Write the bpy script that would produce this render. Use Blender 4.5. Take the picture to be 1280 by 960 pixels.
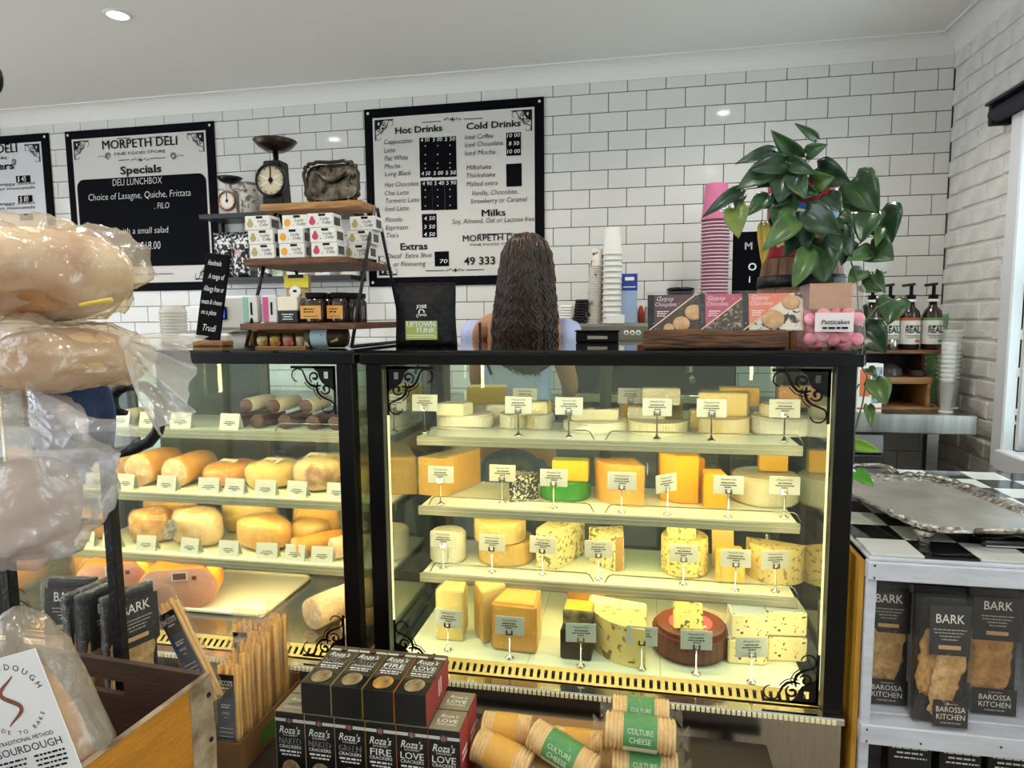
import bpy, bmesh, math, random
from mathutils import Vector, Matrix, Euler
for _o in list(bpy.data.objects): bpy.data.objects.remove(_o)
random.seed(7)
SC = bpy.context.scene; COL = SC.collection; PI = math.pi
def V(*a): return Vector(a)
# ---------------------------------------------------------------- camera
CAM = V(3.8792, -3.6938, 1.42); YAW, PITCH, ROLL, FPX = .1928, -.10148, -.0092, 820.9
def cam_axes():
    cy, sy, cp, sp = math.cos(YAW), math.sin(YAW), math.cos(PITCH), math.sin(PITCH)
    f = V(-sy*cp, cy*cp, sp); r = V(cy, sy, 0); u = r.cross(f); c, s = math.cos(ROLL), math.sin(ROLL)
    return r*c+u*s, -r*s+u*c, f
RGT, UPV, FWD = cam_axes()
cd = bpy.data.cameras.new('camera'); cam = bpy.data.objects.new('camera', cd); COL.objects.link(cam)
cam.matrix_world = Matrix(((RGT.x, UPV.x, -FWD.x, CAM.x), (RGT.y, UPV.y, -FWD.y, CAM.y), (RGT.z, UPV.z, -FWD.z, CAM.z), (0, 0, 0, 1)))
cd.sensor_width = 36; cd.lens = 36*FPX/1280; cd.clip_start = .02
SC.camera = cam
# ---------------------------------------------------------------- world, exposure
SC.view_settings.view_transform = 'Standard'; SC.view_settings.look = 'None'
SC.view_settings.exposure = 0.0; SC.view_settings.gamma = 1; SC.view_settings.use_curve_mapping = False
wd = bpy.data.worlds.new('daylight'); SC.world = wd; wd.use_nodes = True
wd.node_tree.nodes['Background'].inputs[0].default_value = (.80, .90, 1.0, 1)
wd.node_tree.nodes['Background'].inputs[1].default_value = 4.2
LAMP_W, CASE_W, CASE_COL = 42, 1.7, (1, .72, .30)
# ---------------------------------------------------------------- pixel rays onto real planes
def ray(px, py): return RGT*((px-640)/FPX)+UPV*((480-py)/FPX)+FWD
def aY(px, py, Y): d = ray(px, py); return CAM+d*((Y-CAM.y)/d.y)
def aZ(px, py, Z): d = ray(px, py); return CAM+d*((Z-CAM.z)/d.z)
def aX(px, py, X): d = ray(px, py); return CAM+d*((X-CAM.x)/d.x)
def dep(p): return (p-CAM).dot(FWD)
def mpp(p): return dep(p)/FPX
# ---------------------------------------------------------------- materials
def lin(h):
    if isinstance(h, tuple): return h if len(h) == 4 else (*h, 1)
    h = h.lstrip('#'); o = []
    for i in (0, 2, 4):
        c = int(h[i:i+2], 16)/255; o.append(c/12.92 if c <= .04045 else ((c+.055)/1.055)**2.4)
    return (*o, 1)
MC = {}
def mat(col, rough=.5, metal=0, col2=None, ns=20, bump=0, bs=60, emit=0, coat=0, sub=0, stretch=None, lo=.35, hi=.65, spec=.5):
    key = (col, rough, metal, col2, ns, bump, bs, emit, coat, sub, stretch, lo, hi, spec)
    if key in MC: return MC[key]
    m = bpy.data.materials.new('surface'); m.use_nodes = True; N, L = m.node_tree.nodes, m.node_tree.links
    b = N['Principled BSDF']; b.inputs['Base Color'].default_value = lin(col)
    b.inputs['Roughness'].default_value = rough; b.inputs['Metallic'].default_value = metal
    b.inputs['Coat Weight'].default_value = coat; b.inputs['Specular IOR Level'].default_value = spec
    if sub: b.inputs['Subsurface Weight'].default_value = sub; b.inputs['Subsurface Radius'].default_value = (.01, .006, .003)
    if emit: b.inputs['Emission Color'].default_value = lin(col); b.inputs['Emission Strength'].default_value = emit
    if col2 or bump:
        tc = N.new('ShaderNodeTexCoord'); src = tc.outputs['Object']
        if stretch:
            mp = N.new('ShaderNodeMapping'); mp.inputs['Scale'].default_value = stretch
            L.new(src, mp.inputs[0]); src = mp.outputs[0]
    if col2:
        n = N.new('ShaderNodeTexNoise'); n.inputs['Scale'].default_value = ns; n.inputs['Detail'].default_value = 4
        r = N.new('ShaderNodeValToRGB'); r.color_ramp.elements[0].position = lo; r.color_ramp.elements[1].position = hi
        r.color_ramp.elements[0].color = lin(col); r.color_ramp.elements[1].color = lin(col2)
        L.new(src, n.inputs['Vector']); L.new(n.outputs['Fac'], r.inputs[0]); L.new(r.outputs[0], b.inputs['Base Color'])
    if bump:
        n2 = N.new('ShaderNodeTexNoise'); n2.inputs['Scale'].default_value = bs; n2.inputs['Detail'].default_value = 3
        bp = N.new('ShaderNodeBump'); bp.inputs['Strength'].default_value = bump; bp.inputs['Distance'].default_value = .01
        L.new(src, n2.inputs['Vector']); L.new(n2.outputs['Fac'], bp.inputs['Height']); L.new(bp.outputs[0], b.inputs['Normal'])
    MC[key] = m; return m
def film(tint='#ffffff', t=.75, rough=.12, milk=.12, bump=.6, bs=35, ior=1.45, boost=0.0):
    """thin clear sheet: straight-through light, fresnel gloss and a little milky scatter"""
    key = ('film', tint, t, rough, milk, bump, bs, ior, boost)
    if key in MC: return MC[key]
    m = bpy.data.materials.new('clear_sheet'); m.use_nodes = True; N, L = m.node_tree.nodes, m.node_tree.links
    for n in list(N): N.remove(n)
    out = N.new('ShaderNodeOutputMaterial'); tr = N.new('ShaderNodeBsdfTransparent'); gl = N.new('ShaderNodeBsdfGlossy')
    df = N.new('ShaderNodeBsdfDiffuse'); fr = N.new('ShaderNodeLayerWeight'); m1 = N.new('ShaderNodeMixShader'); m2 = N.new('ShaderNodeMixShader')
    tr.inputs[0].default_value = lin(tint); gl.inputs['Roughness'].default_value = rough; df.inputs[0].default_value = lin(tint)
    fr.inputs['Blend'].default_value = .5
    pw = N.new('ShaderNodeMath'); pw.operation = 'POWER'; pw.inputs[1].default_value = 5; L.new(fr.outputs['Facing'], pw.inputs[0])
    f0 = ((ior-1)/(ior+1))**2; ml = N.new('ShaderNodeMath'); ml.operation = 'MULTIPLY_ADD'; ml.inputs[1].default_value = 1-f0; ml.inputs[2].default_value = f0; L.new(pw.outputs[0], ml.inputs[0])
    m1.inputs[0].default_value = milk
    L.new(tr.outputs[0], m1.inputs[1]); L.new(df.outputs[0], m1.inputs[2])
    ad = N.new('ShaderNodeMath'); ad.operation = 'ADD'; ad.use_clamp = True; ad.inputs[1].default_value = boost
    mn = N.new('ShaderNodeMath'); mn.operation = 'MINIMUM'; mn.inputs[1].default_value = .35 if bump else .75
    L.new(ml.outputs[0], ad.inputs[0]); L.new(ad.outputs[0], mn.inputs[0]); L.new(mn.outputs[0], m2.inputs[0])
    L.new(m1.outputs[0], m2.inputs[1]); L.new(gl.outputs[0], m2.inputs[2]); L.new(m2.outputs[0], out.inputs[0])
    if bump:
        tc = N.new('ShaderNodeTexCoord'); n2 = N.new('ShaderNodeTexNoise'); n2.inputs['Scale'].default_value = bs; n2.inputs['Detail'].default_value = 4
        n2.inputs['Distortion'].default_value = 1.5
        bp = N.new('ShaderNodeBump'); bp.inputs['Strength'].default_value = bump; bp.inputs['Distance'].default_value = .01
        L.new(tc.outputs['Object'], n2.inputs['Vector']); L.new(n2.outputs['Fac'], bp.inputs['Height'])
        L.new(bp.outputs[0], gl.inputs['Normal'])
    MC[key] = m; return m
def vein(col, spot, scale=60, amt=.36, rough=.5, bump=.15):
    """paste with scattered darker flecks"""
    key = ('vein', col, spot, scale, amt)
    if key in MC: return MC[key]
    m = mat(col, rough, 0, None, 20, bump, 40); m = m.copy(); N, L = m.node_tree.nodes, m.node_tree.links; b = N['Principled BSDF']
    tc = N.new('ShaderNodeTexCoord'); n = N.new('ShaderNodeTexNoise'); n.inputs['Scale'].default_value = scale; n.inputs['Detail'].default_value = 2
    n.inputs['Distortion'].default_value = .6
    r = N.new('ShaderNodeValToRGB'); r.color_ramp.elements[0].position = amt-.03; r.color_ramp.elements[1].position = amt+.03
    r.color_ramp.elements[0].color = lin(spot); r.color_ramp.elements[1].color = lin(col)
    L.new(tc.outputs['Object'], n.inputs['Vector']); L.new(n.outputs['Fac'], r.inputs[0]); L.new(r.outputs[0], b.inputs['Base Color'])
    MC[key] = m; return m
# ---------------------------------------------------------------- mesh builder
class MB:
    def __init__(s): s.b = bmesh.new()
    def _fin(s, vs, m=0, rot=None, at=None, smooth=False):
        if rot is not None: bmesh.ops.rotate(s.b, verts=vs, cent=(0, 0, 0), matrix=Euler(rot).to_matrix())
        if at is not None: bmesh.ops.translate(s.b, verts=vs, vec=at)
        for f in {f for v in vs for f in v.link_faces}: f.material_index = m; f.smooth = smooth
        return s
    def box(s, c, d, rot=None, m=0, bev=0, seg=1):
        r = bmesh.ops.create_cube(s.b, size=1); vs = r['verts']; bmesh.ops.scale(s.b, vec=d, verts=vs)
        if bev:
            es = list({e for v in vs for e in v.link_edges})
            rr = bmesh.ops.bevel(s.b, geom=es, offset=bev, segments=seg, affect='EDGES', profile=.5)
            vs = list({v for f in rr['faces'] for v in f.verts} | {v for v in vs if v.is_valid})
        return s._fin(vs, m, rot, c)
    def b2(s, x0, x1, y0, y1, z0, z1, m=0, bev=0, seg=1):
        return s.box(((x0+x1)/2, (y0+y1)/2, (z0+z1)/2), (abs(x1-x0), abs(y1-y0), abs(z1-z0)), None, m, bev, seg)
    def lathe(s, prof, n=20, c=(0, 0, 0), rot=None, m=0, smooth=True, arc=2*PI, mf=None):
        rings = []; vs = []
        for r, z in prof:
            ring = [s.b.verts.new((r*math.cos(arc*i/n), r*math.sin(arc*i/n), z)) for i in range(n)] if r > 1e-6 else [s.b.verts.new((0, 0, z))]
            rings.append(ring); vs += ring
        fs = []
        for j, (a, b) in enumerate(zip(rings, rings[1:])):
            for i in range(n):
                k = (i+1) % n
                q = [a[i % len(a)], a[k % len(a)], b[k % len(b)], b[i % len(b)]]; u = []
                for v in q:
                    if v not in u: u.append(v)
                if len(u) > 2:
                    f = s.b.faces.new(u); fs.append((f, j))
        s._fin(vs, m, rot, c, smooth)
        if mf:
            for f, j in fs: f.material_index = mf(j)
        return s
    def cyl(s, c, r, h, n=16, rot=None, m=0, r2=None, smooth=True):
        r2 = r if r2 is None else r2
        return s.lathe([(0, 0), (r, 0), (r, 0), (r2, h), (r2, h), (0, h)], n, c, rot, m, smooth)
    def prism(s, poly, h, c=(0, 0, 0), rot=None, m=0, sm=None, top=None, bev=0):
        """poly in XY, extruded up Z; sm(i) gives the side material"""
        lo = [s.b.verts.new((x, y, 0)) for x, y in poly]; hi = [s.b.verts.new((x, y, h)) for x, y in poly]; n = len(poly)
        fb = s.b.faces.new(lo[::-1]); ft = s.b.faces.new(hi); sd = []
        for i in range(n): sd.append(s.b.faces.new((lo[i], lo[(i+1) % n], hi[(i+1) % n], hi[i])))
        vs = lo+hi; s._fin(vs, m, None, None)
        if sm:
            for i, f in enumerate(sd): f.material_index = sm(i)
        if top is not None: ft.material_index = top
        if bev:
            es = [e for e in {e for v in vs for e in v.link_edges}]
            rr = bmesh.ops.bevel(s.b, geom=es, offset=bev, segments=2, affect='EDGES')
            vs = list({v for f in rr['faces'] for v in f.verts} | {v for v in vs if v.is_valid})
        if rot is not None: bmesh.ops.rotate(s.b, verts=vs, cent=(0, 0, 0), matrix=Euler(rot).to_matrix())
        bmesh.ops.translate(s.b, verts=vs, vec=c); return s
    def tube(s, pts, r, n=8, m=0, closed=False, cap=True, smooth=True):
        pts = [Vector(p) for p in pts]; N = len(pts); rr = r if isinstance(r, (list, tuple)) else [r]*N
        up = None; rings = []
        for i, p in enumerate(pts):
            t = (pts[(i+1) % N]-pts[i-1]) if closed else (pts[min(i+1, N-1)]-pts[max(i-1, 0)])
            t = t.normalized() if t.length else V(0, 0, 1)
            if up is None: up = t.orthogonal().normalized()
            u = up-t*up.dot(t); u = u.normalized() if u.length > 1e-6 else t.orthogonal().normalized(); up = u; w = t.cross(u)
            rings.append([s.b.verts.new(p+(u*math.cos(2*PI*k/n)+w*math.sin(2*PI*k/n))*rr[i]) for k in range(n)])
        for i in range(N if closed else N-1):
            a, b = rings[i], rings[(i+1) % N]
            for k in range(n):
                f = s.b.faces.new((a[k], a[(k+1) % n], b[(k+1) % n], b[k])); f.material_index = m; f.smooth = smooth
        if cap and not closed:
            for rg in (rings[0][::-1], rings[-1]):
                f = s.b.faces.new(rg); f.material_index = m
        return s
    def ball(s, c, d, n=16, m=0, rot=None, k=8, p=1.0):
        prof = []
        for j in range(k+1):
            a = -PI/2+PI*j/k; cc, ss = math.cos(a), math.sin(a)
            prof.append((abs(cc)**p if 0 < j < k else 0, math.copysign(abs(ss)**p, ss)))
        nv = len(s.b.verts); s.lathe(prof, n); s.b.verts.ensure_lookup_table(); vs = s.b.verts[nv:]
        bmesh.ops.scale(s.b, vec=d, verts=vs); return s._fin(vs, m, rot, c, True)
    def quad(s, a, b, c, d, m=0):
        f = s.b.faces.new([s.b.verts.new(p) for p in (a, b, c, d)]); f.material_index = m; return s
    def poly(s, pts, m=0):
        f = s.b.faces.new([s.b.verts.new(p) for p in pts]); f.material_index = m; return s
    def ribbon(s, pts, w, th=0, m=0, nrm=V(0, -1, 0)):
        """flat ribbon through pts, width w (number or list), facing nrm"""
        pts = [Vector(p) for p in pts]; N = len(pts); a = []
        for i, p in enumerate(pts):
            t = (pts[min(i+1, N-1)]-pts[max(i-1, 0)]).normalized(); q = t.cross(nrm).normalized(); ww = (w[i] if isinstance(w, (list, tuple)) else w)/2
            a.append((s.b.verts.new(p-q*ww), s.b.verts.new(p+q*ww)))
        for i in range(N-1):
            f = s.b.faces.new((a[i][0], a[i+1][0], a[i+1][1], a[i][1])); f.material_index = m
        return s
    def wob(s, amt, scale=30, seed=0):
        from mathutils import noise
        s.b.normal_update()
        for v in s.b.verts: v.co += v.normal*amt*noise.noise(v.co*scale+V(seed*3.1, seed*1.7, seed))
        return s
    def crumple(s, amt, scale=12, seed=0, oct_=3):
        from mathutils import noise
        s.b.normal_update(); D = []
        for v in s.b.verts:
            d = 0; a = amt; sc = scale
            for o in range(oct_):
                d += a*(.5-2*abs(noise.noise(V(v.co.x*sc*.6, v.co.y*sc, v.co.z*sc)+V(seed*3.1+o*9, seed*1.7, seed)))); a *= .5; sc *= 2.1
            D.append((v, v.co+v.normal*d))
        for v, c in D: v.co = c
        return s
    def sub(s, cuts=1):
        bmesh.ops.subdivide_edges(s.b, edges=list(s.b.edges), cuts=cuts, use_grid_fill=True); return s
    def mesh(s, name, fixn=True):
        if fixn: bmesh.ops.recalc_face_normals(s.b, faces=list(s.b.faces))
        me = bpy.data.meshes.new(name); s.b.to_mesh(me); s.b.free(); return me
def obj(name, mb, mats, parent=None, loc=(0, 0, 0), rot=(0, 0, 0), fixn=True):
    me = mb.mesh(name, fixn) if isinstance(mb, MB) else mb
    o = bpy.data.objects.new(name, me); COL.objects.link(o)
    if isinstance(mb, MB) or not me.materials:
        for m in (mats if isinstance(mats, (list, tuple)) else [mats]): me.materials.append(m)
    if parent is not None: o.parent = parent
    o.location = loc; o.rotation_euler = rot; return o
def tag(o, label, cat, group=None):
    o['label'] = label; o['category'] = cat
    if group: o['group'] = group
    return o
def thing(name, label, cat, loc=(0, 0, 0), rz=0, group=None, rot=None):
    o = bpy.data.objects.new(name, None); COL.objects.link(o); o.location = loc; o.rotation_euler = rot or (0, 0, rz); o.empty_display_size = .02
    return tag(o, label, cat, group)
def struct(name, mb, mats, parent=None):
    o = obj(name, mb, mats, parent); o['kind'] = 'structure'; return o
def dup(root, loc, rot=None, label=None, scale=None):
    r = root.copy(); COL.objects.link(r); r.location = loc
    if rot is not None: r.rotation_euler = rot
    if scale is not None: r.scale = scale
    if label: r['label'] = label
    for ch in list(root.children):
        c = ch.copy(); COL.objects.link(c); c.parent = r
        for g in list(ch.children):
            d = g.copy(); COL.objects.link(d); d.parent = c
    return r
TXT = {}
def tmesh(s, bold=0, shear=0, sp=1.0, res=2):
    dbl = 0
    if any(c in s for c in 'MWN') and bold > 0: dbl = bold*2.2; bold = 0
    k = (s, bold, shear, sp, dbl)
    if k not in TXT:
        cu = bpy.data.curves.new('lettering', 'FONT'); cu.body = s; cu.size = 1; cu.offset = bold; cu.shear = shear; cu.resolution_u = res; cu.space_character = sp
        t = bpy.data.objects.new('lettering', cu); COL.objects.link(t)
        me = bpy.data.meshes.new_from_object(t); bpy.data.objects.remove(t); bpy.data.curves.remove(cu)
        if dbl:
            bb = bmesh.new(); bb.from_mesh(me); bmesh.ops.translate(bb, verts=list(bb.verts), vec=(dbl, 0, 0)); bb.from_mesh(me)
            bmesh.ops.translate(bb, verts=list(bb.verts), vec=(-dbl/2, 0, 0)); bb.to_mesh(me); bb.free()
        xs = [v.co.x for v in me.vertices] or [0, 1]
        TXT[k] = (me, min(xs), max(xs))
    return TXT[k]
def txt(s, m, parent, loc, h, w=None, rot=(PI/2, 0, 0), al='C', bold=0, shear=0, sp=1.0, name='lettering'):
    """words as flat mesh letters: cap height h, optionally squeezed to width w; loc is the baseline anchor"""
    me0, x0, x1 = tmesh(s, bold, shear, sp); me = me0.copy(); k = h/.69; kx = (w/(x1-x0)) if w else k
    ox = {'C': (x0+x1)/2, 'L': x0, 'R': x1}[al]
    for v in me.vertices: v.co.x = (v.co.x-ox)*kx; v.co.y *= k
    o = obj(name, me, m, parent, loc, rot); return o
def mtxt(lines, m, parent, loc, rot=(PI/2, 0, 0), name='lettering'):
    """several printed lines, each its own lettering mesh: (text, x, y, capheight, width|None, align, bold, shear)"""
    R = Euler(rot).to_matrix(); loc = Vector(loc)
    for s, x, y, h, w, al, bo, sh in lines: o = txt(s, m, parent, loc+R @ V(x, y, 0), h, w, rot, al, bo, sh, 1.0, name)
    return o
def dashes(rows, m, parent, loc, rot=(PI/2, 0, 0), name='small_print'):
    """print too small to read: rows of little bars (x0, x1, y, h)"""
    mb = MB(); rnd = random.Random(len(rows)*7+int(rows[0][0]*1e4))
    for x0, x1, y, h in rows:
        x = x0
        while x < x1:
            w = min(h*rnd.uniform(.8, 3.2), x1-x); mb.quad((x, y, 0), (x+w, y, 0), (x+w, y+h, 0), (x, y+h, 0)); x += w+h*.6
    return obj(name, mb, m, parent, loc, rot)
# common materials
BLACK = mat('#0b0b0d', .35, spec=.25); DARK = mat('#121216', .5, spec=.2); WHITE = mat('#e9e7e2', .5); PAPER = mat('#dcd9d2', .7); INK = mat('#121218', .6, spec=.2)
CREAM = mat('#e9e0c8', .6); STEEL = mat('#b9b8b4', .28, 1, '#a3a29e', 8, .02, 200, stretch=(1, 30, 30)); CHROME = mat('#d8d6d2', .12, 1); IRON = mat('#121014', .45, 0, None, 20, .3, 80, spec=.35)
GLASS = film('#f4fbf6', .9, .0, .01, 0, 35, 1.45); WRAP = film('#fffdf5', .8, .07, .05, .9, 45, 1.5, .05); BAG = film('#f6ecdc', .8, .15, .20, .9, 14, 1.5, .04)
WOOD = mat('#7a4d2c', .55, 0, '#4a2c18', 14, .2, 40, stretch=(1, 9, 9)); PALEWOOD = mat('#b98a52', .6, 0, '#8d6236', 12, .2, 40, stretch=(1, 9, 9))
CHALK = mat('#e8e8e6', .9); TAGW = mat('#c6c5bf', .6)
# ================================================================ the setting
CEIL = 2.755; WTOP = 2.668; XR = 5.37; XL = -1.6; YF = -7.0
struct('floor', MB().b2(XL-.1, XR+.1, YF, .1, -.06, 0), mat('#b3a796', .45, 0, '#a09482', 3))
CEILM = mat('#ebe9e5', .9, 0, None, 20, .05, 200)
cl = struct('ceiling', MB().b2(XL-.1, XR+.2, YF, .1, CEIL, CEIL+.08), CEILM)
# coved cornices
def cove(mb, p0, p1, nx, ny):
    n = 6; A = []; B = []
    for i in range(n+1):
        a = PI/2*i/n; q = .087*(1-math.sin(a)); r = .087*(1-math.cos(a))
        A.append(V(p0[0]+nx*r, p0[1]+ny*r, CEIL-q)); B.append(V(p1[0]+nx*r, p1[1]+ny*r, CEIL-q))
    for i in range(n):
        mb.quad(A[i], B[i], B[i+1], A[i+1])
        for f in list(mb.b.faces)[-1:]: f.smooth = True
    # little step where the cove meets the ceiling
    mb.b2(min(p0[0]+nx*.087, p1[0]+nx*.087)-.004, max(p0[0]+nx*.087, p1[0]+nx*.087)+.004, min(p0[1]+ny*.087, p1[1]+ny*.087)-.004, max(p0[1]+ny*.087, p1[1]+ny*.087)+.004, CEIL-.007, CEIL)
mb = MB(); cove(mb, (XL, 0), (XR, 0), 0, -1); struct('trim_1', mb, CEILM)
mb = MB(); cove(mb, (XR, 0), (XR, YF), -1, 0); struct('trim_2', mb, CEILM)
WALLP = mat('#d6d3cd', .8)
mb = MB(); mb.b2(XL-.1, XL, -1.9, .1, 0, CEIL); mb.b2(XL-.1, XL, YF, -1.9, 2.6, CEIL); mb.b2(XL-.1, XL, YF, YF+.4, 0, 2.5)  # unseen side kept mostly open, a gap added to let daylight in
struct('wall_left', mb, WALLP)
struct('wall_front', MB().b2(XL-.1, XR+.1, YF-.1, YF, 0, CEIL), WALLP)
# --- tiled back wall
GROUT = mat('#3b3a3a', .9)
wb = struct('wall_back', MB().b2(XL-.1, XR+.1, .002, .1, 0, CEIL), GROUT)
TILE = mat('#e3e1dd', .07, 0, '#dbd9d5', 2.5, .05, 6)
TM = {}
def tile_mesh(w, h):
    k = (round(w, 3), round(h, 3))
    if k not in TM:
        me = MB().box((0, 0, 0), (w-.0035, .010, h-.0035), None, 0, .0022, 2).mesh('tile'); me.materials.append(TILE); TM[k] = me
    return TM[k]
tiles = []
for l in range(0, 26):
    zt = min(2.709-.1*l, WTOP); zb = 2.609-.1*l
    off = 0 if l % 2 == 0 else .5
    for k in range(-9, 28):
        x0 = max(XL, (k+off)*.2); x1 = min(XR, (k+off+1)*.2)
        if x1-x0 < .012: continue
        tiles.append(((x0+x1)/2, (zt+zb)/2, x1-x0, zt-zb))
BOARDS = [(2.31, 3.35, 1.61, 2.61), (.29, 1.345, 1.61, 2.61), (-.9, .165, 1.61, 2.61)]
def tprio(t):
    x, z, w, h = t
    hid = any(x-w/2 > a and x+w/2 < b and z-h/2 > c and z+h/2 < d for a, b, c, d in BOARDS)
    if hid or x < -.25 or z < 1.05 or (z < 1.35 and x < 4.4 and not 1.9 < x < 2.6) or (x < .6 and z < 1.75): return 2
    return 0
tiles.sort(key=lambda t: (tprio(t), -t[1]))
rest = MB(); rt = random.Random(3)
for i, (x, z, w, h) in enumerate(tiles):
    if i < 300 and tprio((x, z, w, h)) == 0:
        o = obj('tile', tile_mesh(w, h), TILE, wb, (x, -.001, z), (rt.uniform(-.004, .004), 0, rt.uniform(-.003, .003)))
    elif z > .5: rest.box((x, -.001, z), (w-.0035, .010, h-.0035))
o = obj('tile_field', rest, TILE, wb); o['kind'] = 'stuff'
# --- painted brick right wall with the window
WY0, WY1, WZ0, WZ1 = -.712, -1.95, .86, 2.20
MORT = mat('#e0deda', .85, 0, None, 20, .4, 120)
mb = MB(); mb.b2(XR+.008, XR+.2, WY0, .1, 0, CEIL); mb.b2(XR+.008, XR+.2, -3.0, WY1, 0, CEIL); mb.b2(XR+.008, XR+.2, YF, -5.0, 0, CEIL); mb.b2(XR+.008, XR+.2, -5.0, -3.0, 0, WZ0); mb.b2(XR+.008, XR+.2, -5.0, -3.0, 2.4, CEIL); mb.b2(XR+.008, XR+.2, WY1, WY0, 0, WZ0); mb.b2(XR+.008, XR+.2, WY1, WY0, WZ1, CEIL)
wr = struct('wall_right', mb, MORT)
BRK = mat('#e8e6e2', .6, 0, '#dad7d2', 9, .5, 70)
bm_ = []
for s in range(5):
    me = MB().box((0, 0, 0), (.03, .228, .074), None, 0, .007, 2).sub(1).wob(.004, 22, s).mesh('brick'); me.materials.append(BRK); bm_.append(me)
rest = MB(); rb = random.Random(5); nb = 0
for r in range(0, 31):
    z = .045+r*.0865
    for k in range(0, 28):
        y = -.03-(k+(.5 if r % 2 else 0))*.24
        if WY1-.02 < y < WY0+.02 and WZ0-.0 < z < WZ1+.0: continue
        if y < YF or (-5.1 < y < -2.9 and WZ0 < z < 2.4): continue
        if y > -1.0 and z > .3:
            wdt = 1.0
            yy = y
            if y+.114 > -.002: wdt = (.002*-1-(y-.114))/.228; yy = (-.002+(y-.114))/2
            if WY0 < yy+.114 and yy-.114 < WY0 and WZ0 < z < WZ1: wdt = (yy+.114-WY0)/.228; yy = (yy+.114+WY0)/2
            if wdt < .1: continue
            o = obj('brick', bm_[rb.randrange(5)], BRK, wr, (XR+.0125, yy, z+rb.uniform(-.003, .003)), (rb.uniform(-.02, .02), 0, rb.uniform(-.015, .015))); o.scale = (1, wdt, 1); nb += 1
        else: rest.box((XR+.009, y, z), (.03, .228, .074))
o = obj('brick_field', rest, BRK, wr); o['kind'] = 'stuff'
# --- window
FR = mat('#e4e6ea', .4); mb = MB()
for a in ((WY0+.085, WY0, WZ0-.085, WZ1+.09), (WY1, WY1-.085, WZ0-.085, WZ1+.09)): mb.b2(XR-.035, XR+.02, a[1], a[0], a[2], a[3], 0, .006)
mb.b2(XR-.033, XR+.02, WY1, WY0, WZ1, WZ1+.085, 0, .004)
win = struct('window_1', mb, FR)
mb = MB(); mb.b2(XR-.05, XR+.12, WY1-.02, WY0+.02, WZ0-.085, WZ0, 0, .006); obj('sill', mb, FR, win)
for n, (z0, z1) in enumerate(((WZ0, 1.53), (1.49, WZ1))):
    x = XR+.05+n*.03; mb = MB()
    for y0, y1 in ((WY0-.055, WY0), (WY1, WY1+.055)): mb.b2(x, x+.035, y0, y1, z0, z1, 0, .004)
    for a, b in ((z0, z0+.06), (z1-.045, z1)): mb.b2(x, x+.035, WY1+.05, WY0-.05, a, b, 0, .004)
    o = obj('sash', mb, mat('#dfe6f2', .35), win); obj('pane', MB().b2(x+.015, x+.019, WY1+.05, WY0-.05, z0+.06, z1-.045), GLASS, o)
mb = MB().b2(XR+.02, XR+.2, WY0-.012, WY0, WZ0, WZ1); mb.b2(XR+.02, XR+.2, WY1, WY1+.012, WZ0, WZ1); mb.b2(XR+.02, XR+.2, WY1, WY0, WZ1-.012, WZ1); obj('reveal', mb, FR, win)
mb = MB()
for y in (-5.0, -4.03, -3.05): mb.b2(XR+.03, XR+.09, y, y+.05, WZ0, 2.4)
for z in (WZ0, 2.35): mb.b2(XR+.03, XR+.09, -5.0, -3.0, z, z+.05)
w2 = struct('window_2', mb, FR); obj('pane', MB().b2(XR+.055, XR+.06, -4.99, -3.01, WZ0+.02, 2.38), GLASS, w2)
bl = thing('roller_blind', 'dark navy roller blind rolled up above the window at right', 'blind', (XR-.05, -.54, 2.235))
obj('roll', MB().cyl((0, 0, 0), .034, 1.5, 18, (PI/2, 0, 0)), mat('#1d1e2c', .6), bl); obj('bracket', MB().b2(-.03, .05, -.02, .004, -.045, .045, 0, .004), DARK, bl)
obj('cassette_top', MB().b2(-.045, .05, -1.5, 0, .036, .046), mat('#1d1e2c', .5), bl)
p = aX(1258, 331, XR-.012)
sw = thing('wall_switch', 'small white wall switch box on the painted brick beside the window', 'switch', p)
obj('plate', MB().box((0, 0, 0), (.02, .05, .125), None, 0, .005), WHITE, sw); obj('rocker', MB().box((-.012, 0, .02), (.006, .02, .035), None, 0, .002), mat('#c8c8c6', .4), sw)
# --- ceiling downlights (each carries its own lamp)
def downlight(x, y, lab):
    t = thing('downlight', lab, 'ceiling light', (x, y, CEIL))
    obj('trim_ring', MB().lathe([(.042, .002), (.042, -.006), (.055, -.006), (.058, 0)], 24), WHITE, t)
    obj('lens', MB().cyl((0, 0, -.004), .042, .003, 24), mat('#fff8ef', .4, emit=30), t)
    ld = bpy.data.lights.new('downlight_lamp', 'SPOT'); ld.energy = LAMP_W; ld.spot_size = math.radians(150); ld.spot_blend = .6; ld.shadow_soft_size = .04; ld.color = (1, .93, .84)
    lo = bpy.data.objects.new('downlight_lamp', ld); COL.objects.link(lo); lo.parent = t; lo.location = (0, 0, -.012)
p = aZ(147, 18, CEIL)
downlight(p.x, p.y, 'recessed round downlight shining in the ceiling at upper left')
for (x, y, w) in ((2.9, -1.1, 'over the woman'), (4.4, -1.0, 'over the syrup bottles'), (-.1, -1.2, 'at the far left end'), (1.3, -2.6, 'over the left bread stand'), (2.9, -2.9, 'over the aisle'), (4.5, -2.8, 'over the white shelf unit'),
                  (1.3, -4.6, 'behind the viewer at left'), (2.9, -4.8, 'behind the viewer'), (4.5, -4.7, 'behind the viewer at right')):
    downlight(x, y, 'recessed round downlight in the ceiling '+w)
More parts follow.
